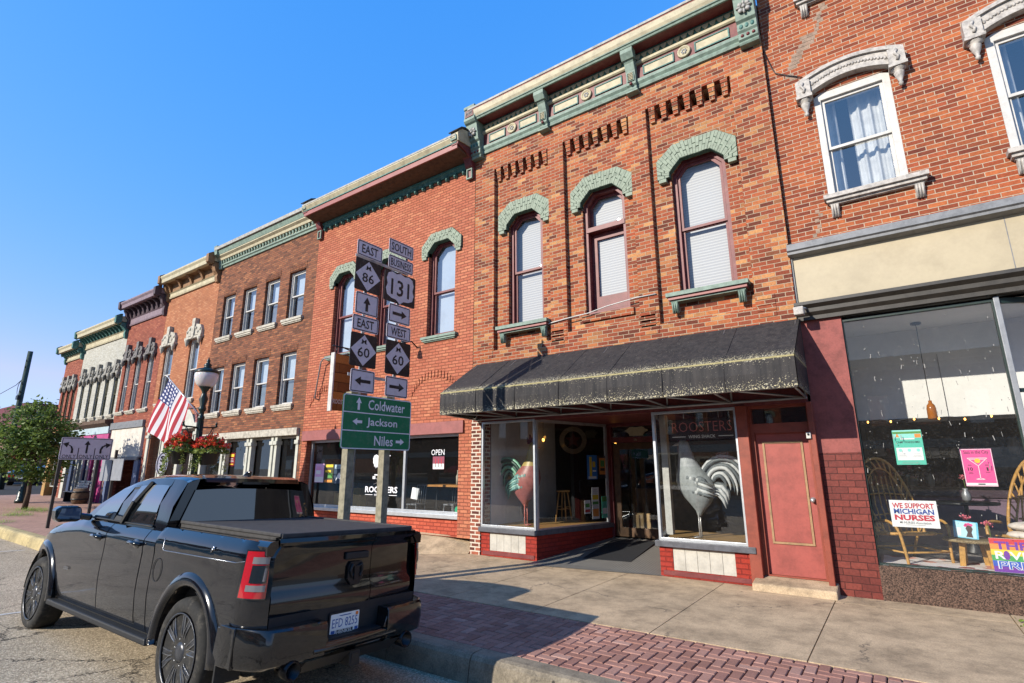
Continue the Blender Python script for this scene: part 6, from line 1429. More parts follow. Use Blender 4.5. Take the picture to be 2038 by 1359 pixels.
for (x, y, s_, n) in ((-26.2, 6.3, .45, 240), (-24.2, 5.6, .4, 200), (-21.8, 4.75, .3, 70), (-25.5, 6.6, .4, 120)):
    for k in range(n): xx, yy = x+rv.gauss(0, s_), y+rv.gauss(0, s_*.5); h = rv.uniform(.05, .16); mb.add([(xx-.012, yy, gz(xx)), (xx+.012, yy, gz(xx)), (xx+rv.gauss(0, .05), yy+rv.gauss(0, .05), gz(xx)+h)], [(0, 1, 2)])
for (x, y, s_, n) in ((1.02, 8.75, .10, 26), (-9.0, 8.4, .05, 8)):
    for k in range(n): leaf(mb, (x+rv.gauss(0, s_), y+rv.gauss(0, s_), gz(x)+rv.uniform(.005, .05)), .018, rv)
tag(mb.build('weeds', TUFT, recalc=False), kind='stuff')

# ------------------------------------------------------------------ far left: pole, low building, cars, bench
up_ = thing('utility_pole', (-44.5, 9.3, gz(-44)), 'tall dark utility pole standing against the sky at the far left', 'utility pole')
mb = MB(); mb.tube([(-44.6, 9.3, 0), (-43.6, 9.15, 9.0)], [.17, .13], 10); mb.build('pole', paint('pole_wood', '#3a4a44', .9, .3, 9), up_)
mb = MB(); mb.tube([(-43.75, 9.17, 7.4), (-46, 9.3, 7.1), (-52, 9.6, 6.9)], .02, 5); mb.tube([(-43.8, 9.2, 7.3)]+[(-44.6-.45*math.sin(k*.55), 9.2, 6.75+.45*math.cos(k*.55)) for k in range(9)], .018, 5); mb.tube([(-44.0, 9.2, 6.4), (-43.5, 9.0, 6.45)], .04, 6); mb.box(-43.85, -43.45, 8.95, 9.1, 5.95, 6.2)
for z in (8.3, 7.9, 6.9): mb.tube([(-43.72, 9.1, z), (-43.4, 9.0, z+.1)], .03, 5)
mb.build('wires', BLACK, up_)
lb = thing('low_building', (-70, 30, 1), 'long low building with a dark red roof beyond the side street', 'building')
MB().box(-96, -72, 16, 60, .3, 5.0).build('wall', paint('far_wall', '#7a5a52', .9, .2, 1), lb); MB().box(-97, -71.5, 15.5, 61, 5.0, 8.4).build('roof', paint('far_red_roof', '#5e2430', .8, .25, .6), lb)
def car(x, y, rot, c, label):
    g = gz(x)-.1; t = thing('parked_car', (x, y, g), label, 'car', 'cars parked beyond the side street', rot=(0, 0, rot)); P = car_paint('car_'+c[1:], c, amt=.1)
    mb = MB(); pr = [(-2.2, .35), (-2.25, .6), (-2.1, .82), (-1.2, .95), (-.6, 1.42), (.9, 1.45), (1.6, 1.0), (2.15, .9), (2.25, .55), (2.2, .3)]
    for k in range(len(pr)): pass
    n = len(pr); W_ = [.86]*n
    for i, p in enumerate(pr):
        if p[1] > 1.2: W_[i] = .66
    V = [(p[0], -w_, p[1]) for p, w_ in zip(pr, W_)]+[(p[0], w_, p[1]) for p, w_ in zip(pr, W_)]
    mb.add(V, [(i, (i+1) % n, n+(i+1) % n, n+i) for i in range(n)]+[tuple(range(n))[::-1], tuple(range(n, 2*n))]); mb.build('body', P, t, local=True, bevel=.05)
    mb = MB()
    for s in (-1, 1): mb.add([(-1.0, s*.80, .98), (1.4, s*.80, 1.0), (.85, s*.675, 1.40), (-.55, s*.675, 1.38)], [(0, 1, 2, 3)])
    mb.add([(-1.22, -.7, .97), (-1.22, .7, .97), (-.66, .56, 1.39), (-.66, -.56, 1.39)], [(0, 1, 2, 3)]); mb.add([(1.62, -.7, 1.02), (1.62, .7, 1.02), (.96, .56, 1.42), (.96, -.56, 1.42)], [(0, 1, 2, 3)]); mb.build('windows', TGL, t, local=True)
    for a in (-1.35, 1.4):
        for s in (-1, 1): mb = MB(); mb.lathe([(0, -.1), (.28, -.11), (.32, -.08), (.32, .08), (.28, .11), (0, .1)], (a, s*.80, .32), 16, 'y'); mb.build('wheel', RUB, t, local=True)
    for s in (-1, 1): MB().box(2.18, 2.26, s*.5-.2, s*.5+.2, .62, .78).build('tail_lamp', LENS, t, local=True)
    MB().box(2.24, 2.262, -.22, .22, .5, .64).build('number_plate', WHITE, t, local=True)
car(-52, 12.6, R(-35), '#16181c', 'dark saloon car beyond the side street, nearest the tree trunk')
car(-57, 16.6, R(-80), '#8a8c90', 'silver car further back beyond the side street')
car(-55.5, 10.6, R(-15), '#7c1f28', 'dark red car at the far left behind the lamp base')
bn = thing('bench', (-29.6, 8.6, gz(-29.6)), 'pale grey slatted bench against the pink shopfront', 'bench'); g = gz(-29.6)
mb = MB()
for k in range(4): mb.box(-30.4, -29.0, 8.45+.1*k, 8.53+.1*k, g+.43, g+.46)
mb.build('seat', SBACK, bn); mb = MB()
for k in range(4): mb.box(-30.4, -29.0, 8.86+.03*k, 8.88+.03*k, g+.52+.1*k, g+.60+.1*k)
mb.build('backrest', SBACK, bn)
for x in (-30.3, -29.1): MB().box(x-.03, x+.03, 8.47, 8.86, g, g+.44).build('leg', BLACK, bn)
br_ = thing('barrel_planter', (-28.4, 8.5, gz(-28.4)), 'old wooden half barrel standing beside the bench', 'planter'); g = gz(-28.4)
mb = MB(); mb.lathe([(.25, g), (.31, g+.25), (.31, g+.35), (.26, g+.62), (.2, g+.6), (0, g+.58)], (-28.4, 8.5, 0), 16); mb.build('barrel', paint('barrel_wood', '#6a5644', .85, .35, 9), br_)
mb = MB()
for z, r in ((.16, .30), (.45, .305)): mb.lathe([(r, g+z), (r+.012, g+z+.01), (r+.012, g+z+.05), (r, g+z+.06)], (-28.4, 8.5, 0), 16)
mb.build('hoop', BLACK, br_)
# blade sign and oval sign
bl = thing('hanging_sign', (-11.55, 8.7, 3.9), 'wooden plank hanging sign with a pale edge beside the salmon wall', 'shop sign')
mb = MB()
for k in range(6): mb.box(-11.6, -11.5, 8.33, 8.98, 3.2+.245*k, 3.2+.245*(k+1)-.008)
o = mb.build('board', brick('plank_sign', ['#7a4c26', '#94602e', '#5c3a1e', '#a87038'], '#2c1c10', 3, .245, .004, weather=.5), bl)
mb = MB(); mb.box(-11.62, -11.48, 8.30, 8.34, 3.17, 4.68); mb.build('edge_trim', WHITE, bl)
mb = MB(); add_text(mb, 'ROOSTERS', (-11.5, 8.62, 3.42), U, Vv, .12, .5, 0, .02, .005); mb.build('lettering', WHITE, o, recalc=False)
mb = MB(); mb.tube([(-11.55, F, 4.86), (-11.55, 8.28, 4.86)], .02); mb.tube([(-11.55, F, 4.62), (-11.55, 8.9, 4.8), (-11.55, 8.6, 4.86)], .012)
for y in (8.42, 8.85): mb.tube([(-11.55, y, 4.86), (-11.55, y, 4.66)], .012)
mb.build('bracket', BLACK, bl)
ov = thing('oval_sign', (-22.2, 8.93, 1.9), 'white oval hanging sign with black pictures by the orange shopfront', 'shop sign')
mb = MB(); add_poly(mb, [(.19*math.cos(a*.2618), .42*math.sin(a*.2618)) for a in range(24)], (-22.15, 8.93, 1.95), (.6, .8, 0), Vv, 0, 0, .03); o = mb.build('panel', SLW, ov)
mb = MB(); frame_poly(mb, [(.165*math.cos(a*.2618), .39*math.sin(a*.2618)) for a in range(24)], [(.14*math.cos(a*.2618), .36*math.sin(a*.2618)) for a in range(24)], (-22.15, 8.93, 1.95), (.6, .8, 0), Vv, 0, .004)
for z in (2.12, 1.8): add_text(mb, 'S', (-22.15, 8.93, z), (.6, .8, 0), Vv, .22, .14, 0, .05, .005)
mb.build('lettering', SB, o, recalc=False)
mb = MB(); mb.tube([(-22.15, F, 2.5), (-22.15, 8.9, 2.5), (-22.15, 8.93, 2.36)], .015); mb.build('bracket', BLACK, ov)
# ------------------------------------------------------------------ things in the restaurant windows
def rooster(x, y, z, fl, label, cb, ct, cn_, cw, cc, cl, sc_=1.0):
    """standing metal rooster; fl=+1 looks towards +x. built from the base up"""
    t = thing('rooster_statue', (x, y, z), label, 'rooster statue', 'rooster statues in the restaurant windows')
    def P(a, d, h): return (x+fl*a*sc_, y+d*sc_, z+h*sc_)
    mb = MB()
    sec = [(0, .36, .03, .03), (-.02, .45, .075, .07), (-.03, .56, .17, .13), (-.02, .68, .26, .18), (.0, .82, .325, .21), (.03, .95, .325, .21), (.07, 1.08, .27, .185), (.12, 1.2, .195, .145), (.15, 1.32, .15, .115), (.165, 1.44, .12, .09), (.175, 1.54, .10, .075), (.185, 1.62, .085, .065), (.19, 1.68, .05, .045), (.19, 1.70, .004, .004)]
    n = 20; V = [P(cx+rx*math.cos(2*math.pi*k/n), ry*math.sin(2*math.pi*k/n), h) for cx, h, rx, ry in sec for k in range(n)]
    mb.add(V, [(i*n+k, i*n+(k+1) % n, (i+1)*n+(k+1) % n, (i+1)*n+k) for i in range(len(sec)-1) for k in range(n)], 0, True)
    for q in range(len(V)): pass
    fm = mb.f
    for i, f in enumerate(fm):
        if f[0] >= 7*n: mb.m[i] = 1
    mb.build('body', [cb, cn_], t)
    mb = MB()
    for k in range(8):
        r = .10+.045*k; path = []; rad = []
        for j in range(14):
            u = j/13; a = math.pi*(.02+(1.02+.02*k)*u); path.append(P(-.40-.012*k+r*math.cos(a)*1.02, (k % 3-1)*.03, .93+r*math.sin(a)*1.05-(.10+.015*k)*max(0, u-.55)*2)); rad.append((.008+.030*math.sin(math.pi*min(1, u*.9+.12))**.7*(1-.15*u))*sc_)
        rad[-1] = .004; mb.tube(path, rad, 7, 0 if k % 2 else 1)
    for k in range(6):
        path = [P(-.2-.02*k, .0, .72+.04*k), P(-.34-.02*k, .02*(k % 2), .74+.03*k), P(-.42-.02*k, .02*(k % 2), .64+.03*k), P(-.46-.015*k, .02*(k % 2), .50+.035*k)]; mb.tube(path, [.03, .04, .03, .006], 6, 1 if k % 2 else 0)
    mb.build('tail', ct, t)
    for s in (-1, 1):
        mb = MB(); mb.ball(P(-.02, s*.155, .90), .21*sc_, .05*sc_, .15*sc_, 14, 0)
        for r_ in range(5):
            for k in range(5):
                mb.ball(P(.10-.055*k-.02*r_, s*(.185+.006*math.sin(k)), 1.0-.055*r_-.012*k), .036*sc_, .018*sc_, .042*sc_, 6, 1 if (r_+k) % 2 else 0)
        for k in range(5): mb.tube([P(-.08, s*.19, .96-.05*k), P(-.2, s*.18, .92-.05*k), P(-.32, s*.15, .86-.045*k)], [.028, .03, .006], 6, k % 2)
        mb.build('wing', cw, t)
    mb = MB(); C = [(.06, 1.66), (.04, 1.80), (.10, 1.75), (.12, 1.86), (.18, 1.76), (.23, 1.84), (.26, 1.72), (.30, 1.74), (.28, 1.64)]
    mb.add([P(p[0], d, p[1]) for d in (-.015, .015) for p in C], [tuple(range(9)), tuple(range(9, 18))]+[(i, (i+1) % 9, 9+(i+1) % 9, 9+i) for i in range(9)]); mb.build('comb', cc, t)
    mb = MB(); mb.tube([P(.26, 0, 1.60), P(.33, 0, 1.585), P(.39, 0, 1.565)], [.03, .022, .004], 8); mb.build('beak', cl, t)
    mb = MB(); mb.ball(P(.28, 0, 1.50), .03*sc_, .022*sc_, .075*sc_, 8); mb.build('wattle', cc, t)
    for s in (-1, 1):
        mb = MB(); mb.tube([P(.0, s*.045, .42), P(.005, s*.05, .2), P(0, s*.05, .01)], .014*sc_, 8)
        for a in (-.5, 0, .5): mb.tube([P(0, s*.05, .015), P(.11*math.cos(a), s*.05+.11*math.sin(a), .008)], [.012, .006], 6)
        mb.build('leg', cl, t)
    return t
def mp(n, c, r=.4, m=0): return paint(n, c, r, .18, 14, metal=m, bmp=.2)
rooster(-6.62, 9.86, .565, 1, 'coral rooster statue with green tail feathers in the left window', mp('coral', '#a0605a'), [mp('tail_green', '#7fb79a'), mp('tail_dark_green', '#2c4a40')], mp('straw', '#b39c5c'), [mp('wing_teal', '#6f9c96'), mp('wing_pale', '#9fc4b8')], mp('comb_maroon', '#5e1f28'), mp('leg_coral', '#b8685e'), 1.02)
rooster(-2.93, 9.78, .565, -1, 'silver grey rooster statue with scalloped wings in the right window', mp('silver_grey', '#8f9494', .55, 0), [mp('silver_feather', '#c4c6c6', .5, 0), mp('grey_feather', '#5f666a', .5, 0)], mp('neck_grey', '#a2a6a8', .55, 0), [mp('wing_silver', '#6c7274', .5, 0), mp('wing_white', '#c4c6c4', .5, 0)], mp('comb_maroon', ''), mp('leg_grey', '#b0aca8', .3, .4), 1.0)
def stool(x, y, z, h, label):
    t = thing('wooden_stool', (x, y, z), label, 'stool'); mw = paint('stool_wood', '#a9824c', .5, .25, 9)
    mb = MB(); mb.lathe([(0, z+h), (.15, z+h), (.16, z+h-.015), (.15, z+h-.035), (0, z+h-.035)], (x, y, 0), 18); mb.build('seat', mw, t)
    for a in range(4):
        q = math.pi/4+a*math.pi/2; mb = MB(); mb.tube([(x+.10*math.cos(q), y+.10*math.sin(q), z+h-.03), (x+.19*math.cos(q), y+.19*math.sin(q), z)], .017, 8); mb.build('leg', mw, t)
    mb = MB()
    for a in range(4):
        q = math.pi/4+a*math.pi/2; q2 = q+math.pi/2; r = .15; mb.tube([(x+r*math.cos(q), y+r*math.sin(q), z+h*.4+.05*(a % 2)), (x+r*math.cos(q2), y+r*math.sin(q2), z+h*.4+.05*(a % 2))], .011, 6)
    mb.build('stretcher', mw, t)
stool(-6.35, 11.0, .565, .68, 'light wooden stool standing in the left window behind the angled pane')
# hanging neon board
NEON = emis('neon_pink', '#8c4a44', .10); NWH = emis('neon_white', '#a8a29c', .12)
nb = thing('neon_sign', (-2.7, 9.5, 2.75), 'dark hanging board with pink outlined neon letters above the silver rooster', 'neon sign')
mb = MB(); mb.box(-3.27, -2.14, 9.52, 9.54, 2.22, 2.58); o = mb.build('board', paint('neon_board', '#241a1a', .5, .15, 6), nb)
def outline_text(mb, s, c, h, w_, mi, bold): add_text(mb, s, c, (1, 0, 0), (0, 0, 1), h, w_, mi, bold, .012)
mb = MB(); outline_text(mb, 'ROOSTERS', (-2.70, 9.515, 2.44), .17, 1.02, 0, -.012); outline_text(mb, 'WING SHACK', (-2.70, 9.515, 2.27), .055, .46, 1, .01)
for s in (-1, 1): mb.box(-2.7+s*.28, -2.7+s*.52, 9.508, 9.51, 2.265, 2.278, 1)
mb.build('lettering', [NEON, NWH], o, recalc=False)
mb = MB()
for x in (-3.0, -2.4): mb.tube([(x, 9.53, 2.58), (x, 9.53, 2.72)], .006, 5)
mb.build('hanger', ALU, nb)
# posters: a flat sheet with printed shapes
def poster(name, label, c, w_, h, u, bgc, draw=None, mats=(), group=None, cat='poster', tilt=0, off=0):
    u = Vector(u).normalized(); v = Vector((0, 0, 1))
    if tilt: u, v = (u*math.cos(tilt)+v*math.sin(tilt)), (v*math.cos(tilt)-u*math.sin(tilt))
    c = Vector(c); t = thing(name, c, label, cat, group)
    m = MB(); add_poly(m, [(-w_/2, -h/2), (w_/2, -h/2), (w_/2, h/2), (-w_/2, h/2)], c, u, v, 0, off, .002); m.build('sheet', bgc, t)
    if draw:
        m = MB(); draw(m, c, u, v, off+.0012); m.build('print', list(mats), t, recalc=False)
    return t
def pm(n, c): return paint('print_'+n, c, .6, .04, 30, bmp=0)
def R_(m, c, u, v, x, y, w_, h, mi, off): add_poly(m, [(x-w_/2, y-h/2), (x+w_/2, y-h/2), (x+w_/2, y+h/2), (x-w_/2, y+h/2)], c, u, v, mi, off)
def T_(m, c, u, v, s, x, y, h, w_, mi, off, bold=.01): add_text(m, s, c+u*x+v*y, u, v, h, w_, mi, bold, off)
def lines(m, c, u, v, x, y, w_, n, st, mi, off, h=.004):
    for k in range(n): R_(m, c, u, v, x, y-k*st, w_*(.7+.3*((k*7) % 3)/2), h, mi, off)
PWH, PBK, PNV, PTL, PPK, PYL, PRD, PGR, POR, PBL = pm('white', '#d8d8d6'), pm('black', '#1a1a1e'), pm('navy', '#22408a'), pm('teal', '#4fb59c'), pm('pink', '#d84a86'), pm('yellow', '#d8b62e'), pm('red', '#b02434'), pm('green', '#4f8a44'), pm('orange', '#d8863a'), pm('blue', '#2f70b8')
# angled return pane
dn = (PB-PA).normalized(); ang = lambda t, z: (PA+(PB-PA)*t+Vector((dn.y, -dn.x, 0))*-.008) + Vector((0, 0, z))
def f_blue(m, c, u, v, o):
    R_(m, c, u, v, -.05, 0, .08, .44, 1, o); R_(m, c, u, v, .06, .06, .09, .12, 0, o); R_(m, c, u, v, .0, -.22, .26, .05, 2, o); R_(m, c, u, v, .07, -.08, .12, .035, 2, o)
gp = 'posters taped inside the angled pane'
poster('poster', 'blue and yellow poster taped in the angled pane, left of the dark golden one', ang(.735, 1.76), .34, .52, dn, PBL, f_blue, [PYL, PYL, PWH], gp)
poster('poster', 'dark golden poster taped in the angled pane, right of the blue one', ang(.885, 1.76), .32, .5, dn, PBK, lambda m, c, u, v, o: (R_(m, c, u, v, 0, .02, .22, .36, 0, o), R_(m, c, u, v, 0, .08, .14, .14, 1, o+.001), R_(m, c, u, v, 0, -.05, .16, .06, 2, o+.001)), [POR, PGR, PBK], gp)
poster('flyer', 'white flyer with red and green blocks, lowest left in the angled pane', ang(.65, .93), .2, .28, dn, PWH, lambda m, c, u, v, o: (R_(m, c, u, v, 0, .03, .14, .08, 0, o), R_(m, c, u, v, 0, -.08, .16, .06, 1, o)), [PGR, PRD], gp)
poster('flyer', 'tall column of yellow and green notices in the angled pane', ang(.765, 1.0), .24, .66, dn, PWH, lambda m, c, u, v, o: (R_(m, c, u, v, 0, .12, .2, .1, 0, o), R_(m, c, u, v, 0, 0, .2, .06, 1, o), R_(m, c, u, v, 0, -.2, .2, .16, 2, o), lines(m, c, u, v, 0, .28, .18, 5, .022, 3, o), lines(m, c, u, v, 0, -.05, .18, 4, .02, 3, o)), [PYL, PGR, POR, PBK], gp)
poster('flyer', 'pale teal flyer at the right end of the angled pane', ang(.91, .9), .27, .46, dn, PTL, lambda m, c, u, v, o: (R_(m, c, u, v, 0, .17, .26, .1, 0, o), R_(m, c, u, v, 0, -.08, .22, .12, 1, o), lines(m, c, u, v, 0, .06, .2, 3, .025, 2, o)), [PGR, PWH, PBK], gp)
st = thing('star_sign', (-6.0, 12.2, 2.3), 'faint round lettered badge with a dark star inside the left window', 'sign')
mb = MB(); cS = Vector((-6.55, 11.9, 2.42)); uS = Vector((.9, .44, 0)).normalized(); circ = lambda r: [(r*math.cos(k*.2618), r*math.sin(k*.2618)) for k in range(24)]
frame_poly(mb, circ(.34), circ(.22), cS, uS, Vv, 0, 0); o = mb.build('badge', paint('dull_ivory', '#7a6c5a', .7, .2, 12), st)
mb = MB(); add_poly(mb, [((.21 if k % 2 == 0 else .085)*math.sin(k*math.pi/5), (.21 if k % 2 == 0 else .085)*math.cos(k*math.pi/5)) for k in range(10)], cS, uS, Vv, 0, .004); mb.build('star', paint('dull_red', '#5a2420', .7, .2, 12), st)
BULB = emis('warm_bulb', '#ffb050', 4)
for k, (x, y, z) in enumerate(((-7.05, 11.3, 2.42), (-5.5, 12.1, 2.35), (-3.1, 10.2, 2.45), (-2.85, 10.5, 2.36), (-2.5, 10.3, 2.33), (-2.05, 10.0, 2.18), (-2.95, 11.2, 2.55))):
    b_ = thing('pendant_bulb', (x, y, 2.93), ('warm bulb hanging beside the coral rooster', 'warm bulb hanging inside behind the angled pane', 'warm bulb behind the first letters of the neon board', 'warm bulb behind the middle of the neon board', 'warm bulb under the right half of the neon board', 'warm bulb at the right edge of the right window', 'highest warm bulb behind the neon board')[k], 'lamp', 'bulbs hanging in the restaurant')
    mb = MB(); mb.tube([(x, y, 2.93), (x, y, z+.05)], .004, 4); mb.build('cord', BLACK, b_); mb = MB(); mb.ball((x, y, z), .032, .032, .042, 10); mb.build('bulb', BULB, b_)
# transom plaque over the entry
cl_ = thing('door_plaque', (-4.68, 11.44, 2.6), 'cream scalloped plaque in the transom over the restaurant entry', 'sign')
mb = MB(); pts = [(.26*math.cos(a*.2094)*(1+.08*math.cos(a*.2094*6)), .085*math.sin(a*.2094)*(1+.15*math.cos(a*.2094*6))+.0) for a in range(30)]; add_poly(mb, pts, (-4.68, 11.43, 2.555), (1, 0, 0), Vv, 0, .003, .012); mb.box(-4.85, -4.52, 11.428, 11.44, 2.44, 2.50); mb.build('plate', CREAM, cl_)
mb = MB(); add_text(mb, '16', (-4.7, 11.42, 2.36), (1, 0, 0), Vv, .06, None, 0, .01, .012); mb.build('house_number', CREAM, cl_, recalc=False)
dm = MB(); dm.add([(-5.16, 9.62, .055), (-4.22, 9.70, .062), (-4.28, 11.2, .243), (-5.22, 11.2, .243), (-5.16, 9.62, .068), (-4.22, 9.70, .075), (-4.28, 11.2, .256), (-5.22, 11.2, .256)], [(0,3,2,1),(4,5,6,7),(0,1,5,4),(1,2,6,5),(2,3,7,6),(3,0,4,7)])
tag(dm.build('door_mat', paint('rubber_mat', '#26272a', .85, .25, 30, bmp=.5)), 'black ribbed rubber mat lying before the restaurant entry', 'mat')
bx = thing('cardboard_box', (-5.0, 12.0, .27), 'tan paper sack seen through the glass of the entry door', 'box'); mb = MB(); mb.box(-5.05, -4.65, 11.9, 12.2, .28, .75); mb.box(-5.05, -4.9, 11.86, 11.9, .3, .72); mb.build('box', paint('tan_paper', '#b09268', .8, .2, 7), bx, bevel=.02)

# ------------------------------------------------------------------ salmon shop window
X_ = (1, 0, 0); yg = 9.30
gp = 'posters in the salmon shop window'
poster('poster', 'pale pink and white poster, first from the left in the salmon shop window', (-13.14, yg, 1.63), .40, .5, X_, pm('pale_pink', '#d8a8cc'), lambda m, c, u, v, o: (R_(m, c, u, v, 0, -.17, .38, .14, 0, o), R_(m, c, u, v, -.05, .02, .22, .1, 0, o), lines(m, c, u, v, -.03, .16, .26, 3, .03, 1, o, .008)), [PWH, PPK], gp)
poster('poster', 'yellow and dark poster between the pink and the night blue ones', (-12.72, yg, 1.62), .40, .5, X_, pm('dark_olive', '#3a3a22'), lambda m, c, u, v, o: (R_(m, c, u, v, .02, .2, .3, .07, 0, o), R_(m, c, u, v, -.03, .06, .24, .06, 0, o), R_(m, c, u, v, .06, -.06, .2, .12, 1, o), R_(m, c, u, v, 0, -.2, .32, .06, 2, o)), [PYL, PGR, POR], gp)
poster('poster', 'night blue poster with a pale wedge shape, third in the salmon shop window', (-12.29, yg, 1.61), .42, .5, X_, pm('night_blue', '#23384c'), lambda m, c, u, v, o: (R_(m, c, u, v, 0, .19, .36, .1, 0, o), add_poly(m, [(-.13, -.2), (-.05, -.03), (.02, .04), (.09, -.04), (.14, -.2), (.05, -.12), (-.06, -.12)], c, u, v, 1, o), lines(m, c, u, v, 0, .2, .3, 2, .035, 2, o+.001, .012)), [pm('mist', '#9fb4bc'), PWH, PBK], gp)
poster('poster', 'blue and yellow poster half hidden by the left wooden sign post', (-11.9, yg, 1.61), .32, .5, X_, PBL, lambda m, c, u, v, o: (R_(m, c, u, v, -.03, .05, .08, .4, 0, o), R_(m, c, u, v, .08, -.1, .1, .2, 1, o), R_(m, c, u, v, 0, -.2, .3, .06, 1, o)), [PYL, PWH], gp)
# rooster weathervane decal: vinyl on the pane, so a part of the shop window
dec = thing('window_lettering', (-10.6, yg+.0, 1.6), 'white rooster weathervane emblem with lettering on the salmon shop glass', 'lettering')
mb = MB(); cD = Vector((-10.6, 9.305, 1.86)); C_ = [(-.34, .14), (-.30, .21), (-.22, .235), (-.14, .20), (-.10, .10), (-.04, .05), (.03, .06), (.09, .13), (.12, .21), (.17, .245), (.20, .27), (.23, .25), (.25, .26), (.265, .22), (.31, .20), (.26, .17), (.245, .09), (.23, -.02), (.16, -.12), (.08, -.18), (.05, -.24), (-.02, -.24), (-.04, -.17), (-.13, -.12), (-.18, -.05), (-.22, -.11), (-.25, -.04), (-.28, -.08), (-.30, .0), (-.33, .02)]
add_poly(mb, C_, cD, X_, Vv, 0, .001)
mb.box(-10.86, -10.34, 9.3035, 9.305, 1.575, 1.605); mb.bar((-10.6, 9.304, 1.62), (-10.6, 9.304, 1.29), .026, .002)
mb.bar((-10.86, 9.3035, 1.36), (-10.36, 9.3035, 1.52), .024, .0015); mb.bar((-10.84, 9.303, 1.52), (-10.36, 9.303, 1.35), .024, .0015); mb.box(-10.92, -10.82, 9.302, 9.3035, 1.49, 1.56)
add_text(mb, 'ROOSTERS', (-10.59, 9.304, 1.235), X_, Vv, .15, 1.18, 0, .025, .002); add_text(mb, 'WING SHACK', (-10.59, 9.304, 1.105), X_, Vv, .05, .5, 0, .01, .002)
for s in (-1, 1): mb.box(-10.59+s*.3, -10.59+s*.58, 9.302, 9.3035, 1.10, 1.113)
mb.build('emblem', paint('vinyl_white', '#dcdce0', .5, .03, 9, bmp=0), dec, recalc=False)
op = thing('open_lettering', (-8.7, yg, 2.1), 'thin white OPEN lettering high on the right pane of the salmon shop', 'lettering'); mb = MB(); add_text(mb, 'OPEN', (-8.70, 9.305, 2.11), X_, Vv, .13, .41, 0, .0, .001); mb.build('letters', paint('vinyl_white', ''), op, recalc=False)
poster('hours_sheet', 'pink and white opening hours sheet below the OPEN lettering', (-8.67, yg, 1.87), .36, .29, X_, pm('faded_rose', '#7c3a4c'), lambda m, c, u, v, o: (R_(m, c, u, v, 0, -.08, .34, .12, 0, o), [R_(m, c, u, v, -.09+.09*k, .0, .02, .2, 1, o) for k in range(3)]), [PWH, PRD])
mb = MB(); add_poly(mb, circ(.075), (-8.07, 9.303, .85), X_, Vv, 0, .001); tag(mb.build('round_sticker', pm('sticker_green', '#1f8a64'), recalc=False), 'round green sticker low on the right pane of the salmon shop', 'sticker')
for k, (x, z, r) in enumerate(((-13.9, 2.15, .2), (-14.45, 1.95, .2))):
    mb = MB(); mb.lathe([(0, 10.44), (r*.8, 10.45), (r, 10.42), (r, 10.45), (0, 10.47)], (x, 0, z), 20, 'y'); tag(mb.build('wall_plate', paint('plate_brown_grey', '#6a6058', .5, .2, 12)), ('brown round plate hanging behind the blue posters', 'brown round plate hanging behind the pink poster, the lower one')[k], 'plate', 'round plates hanging in the salmon shop')
tb = thing('dining_table', (-9.6, 10.5, .38), 'wooden table top with bottles inside the salmon shop window', 'table'); mb = MB(); mb.box(-10.0, -8.9, 10.3, 10.9, 1.29, 1.34); mb.build('tabletop', paint('honey_wood', '#b47c3a', .5, .25, 7), tb)
for x in (-9.9, -9.0): MB().box(x-.02, x+.02, 10.58, 10.62, .38, 1.29).build('leg', BLACK, tb)
bo = thing('bottle', (-9.15, 10.6, 1.34), 'pale tall bottle standing on the wooden table', 'bottle'); mb = MB(); mb.lathe([(.045, 1.34), (.045, 1.55), (.02, 1.6), (.018, 1.7), (0, 1.7)], (-9.2, 10.6, 0), 12); mb.build('bottle_body', STONE, bo)
for k, x in enumerate((-10.25, -9.35)):
    ch = thing('metal_chair', (x, 10.2+.4*k, .38), ('slim metal chair left of the wooden table', 'slim metal chair in front of the wooden table')[k], 'chair', 'metal chairs in the salmon shop'); y = 10.2+.4*k
    MB().box(x-.17, x+.17, y-.17, y+.17, .84, .87).build('seat', GREYM, ch)
    mb = MB(); [mb.tube([(x-.16+.08*q, y+.16, .86), (x-.16+.08*q, y+.2, 1.32)], .008, 5) for q in range(5)]; mb.tube([(x-.17, y+.2, 1.32), (x+.17, y+.2, 1.32)], .013, 6); mb.build('backrest', GREYM, ch)
    for sx in (-1, 1):
        for sy in (-1, 1): mb = MB(); mb.tube([(x+sx*.15, y+sy*.15, .85), (x+sx*.18, y+sy*.18, .38)], .012, 6); mb.build('leg', GREYM, ch)
for k, (x, z0, z1) in enumerate(((-13.6, .42, 1.05), (-12.75, .42, 1.2))):
    b_ = thing('kraft_bag', (x, 10.4, .38), ('yellow kraft bag standing behind the left wooden sign post', 'taller kraft bag standing behind the emblem')[k], 'bag', 'kraft bags in the salmon shop'); mb = MB(); mb.prism([(x-.2, .38), (x+.2, .38), (x+.17, z1), (x-.17, z1)], 'y', 10.3, 10.5); mb.build('bag', paint('kraft_yellow', '#c09a4c', .8, .3, 6), b_); mb = MB(); mb.tube([(x-.07, 10.4, z1), (x-.05, 10.4, z1+.13), (x+.05, 10.4, z1+.13), (x+.07, 10.4, z1)], .008, 6); mb.build('handle', BLACK, b_)
poster('menu_card', 'curled white menu card near the middle bar of the salmon window', (-9.42, yg+.02, 1.17), .18, .26, (1, .25, 0), PWH, None, cat='card', tilt=-.15)
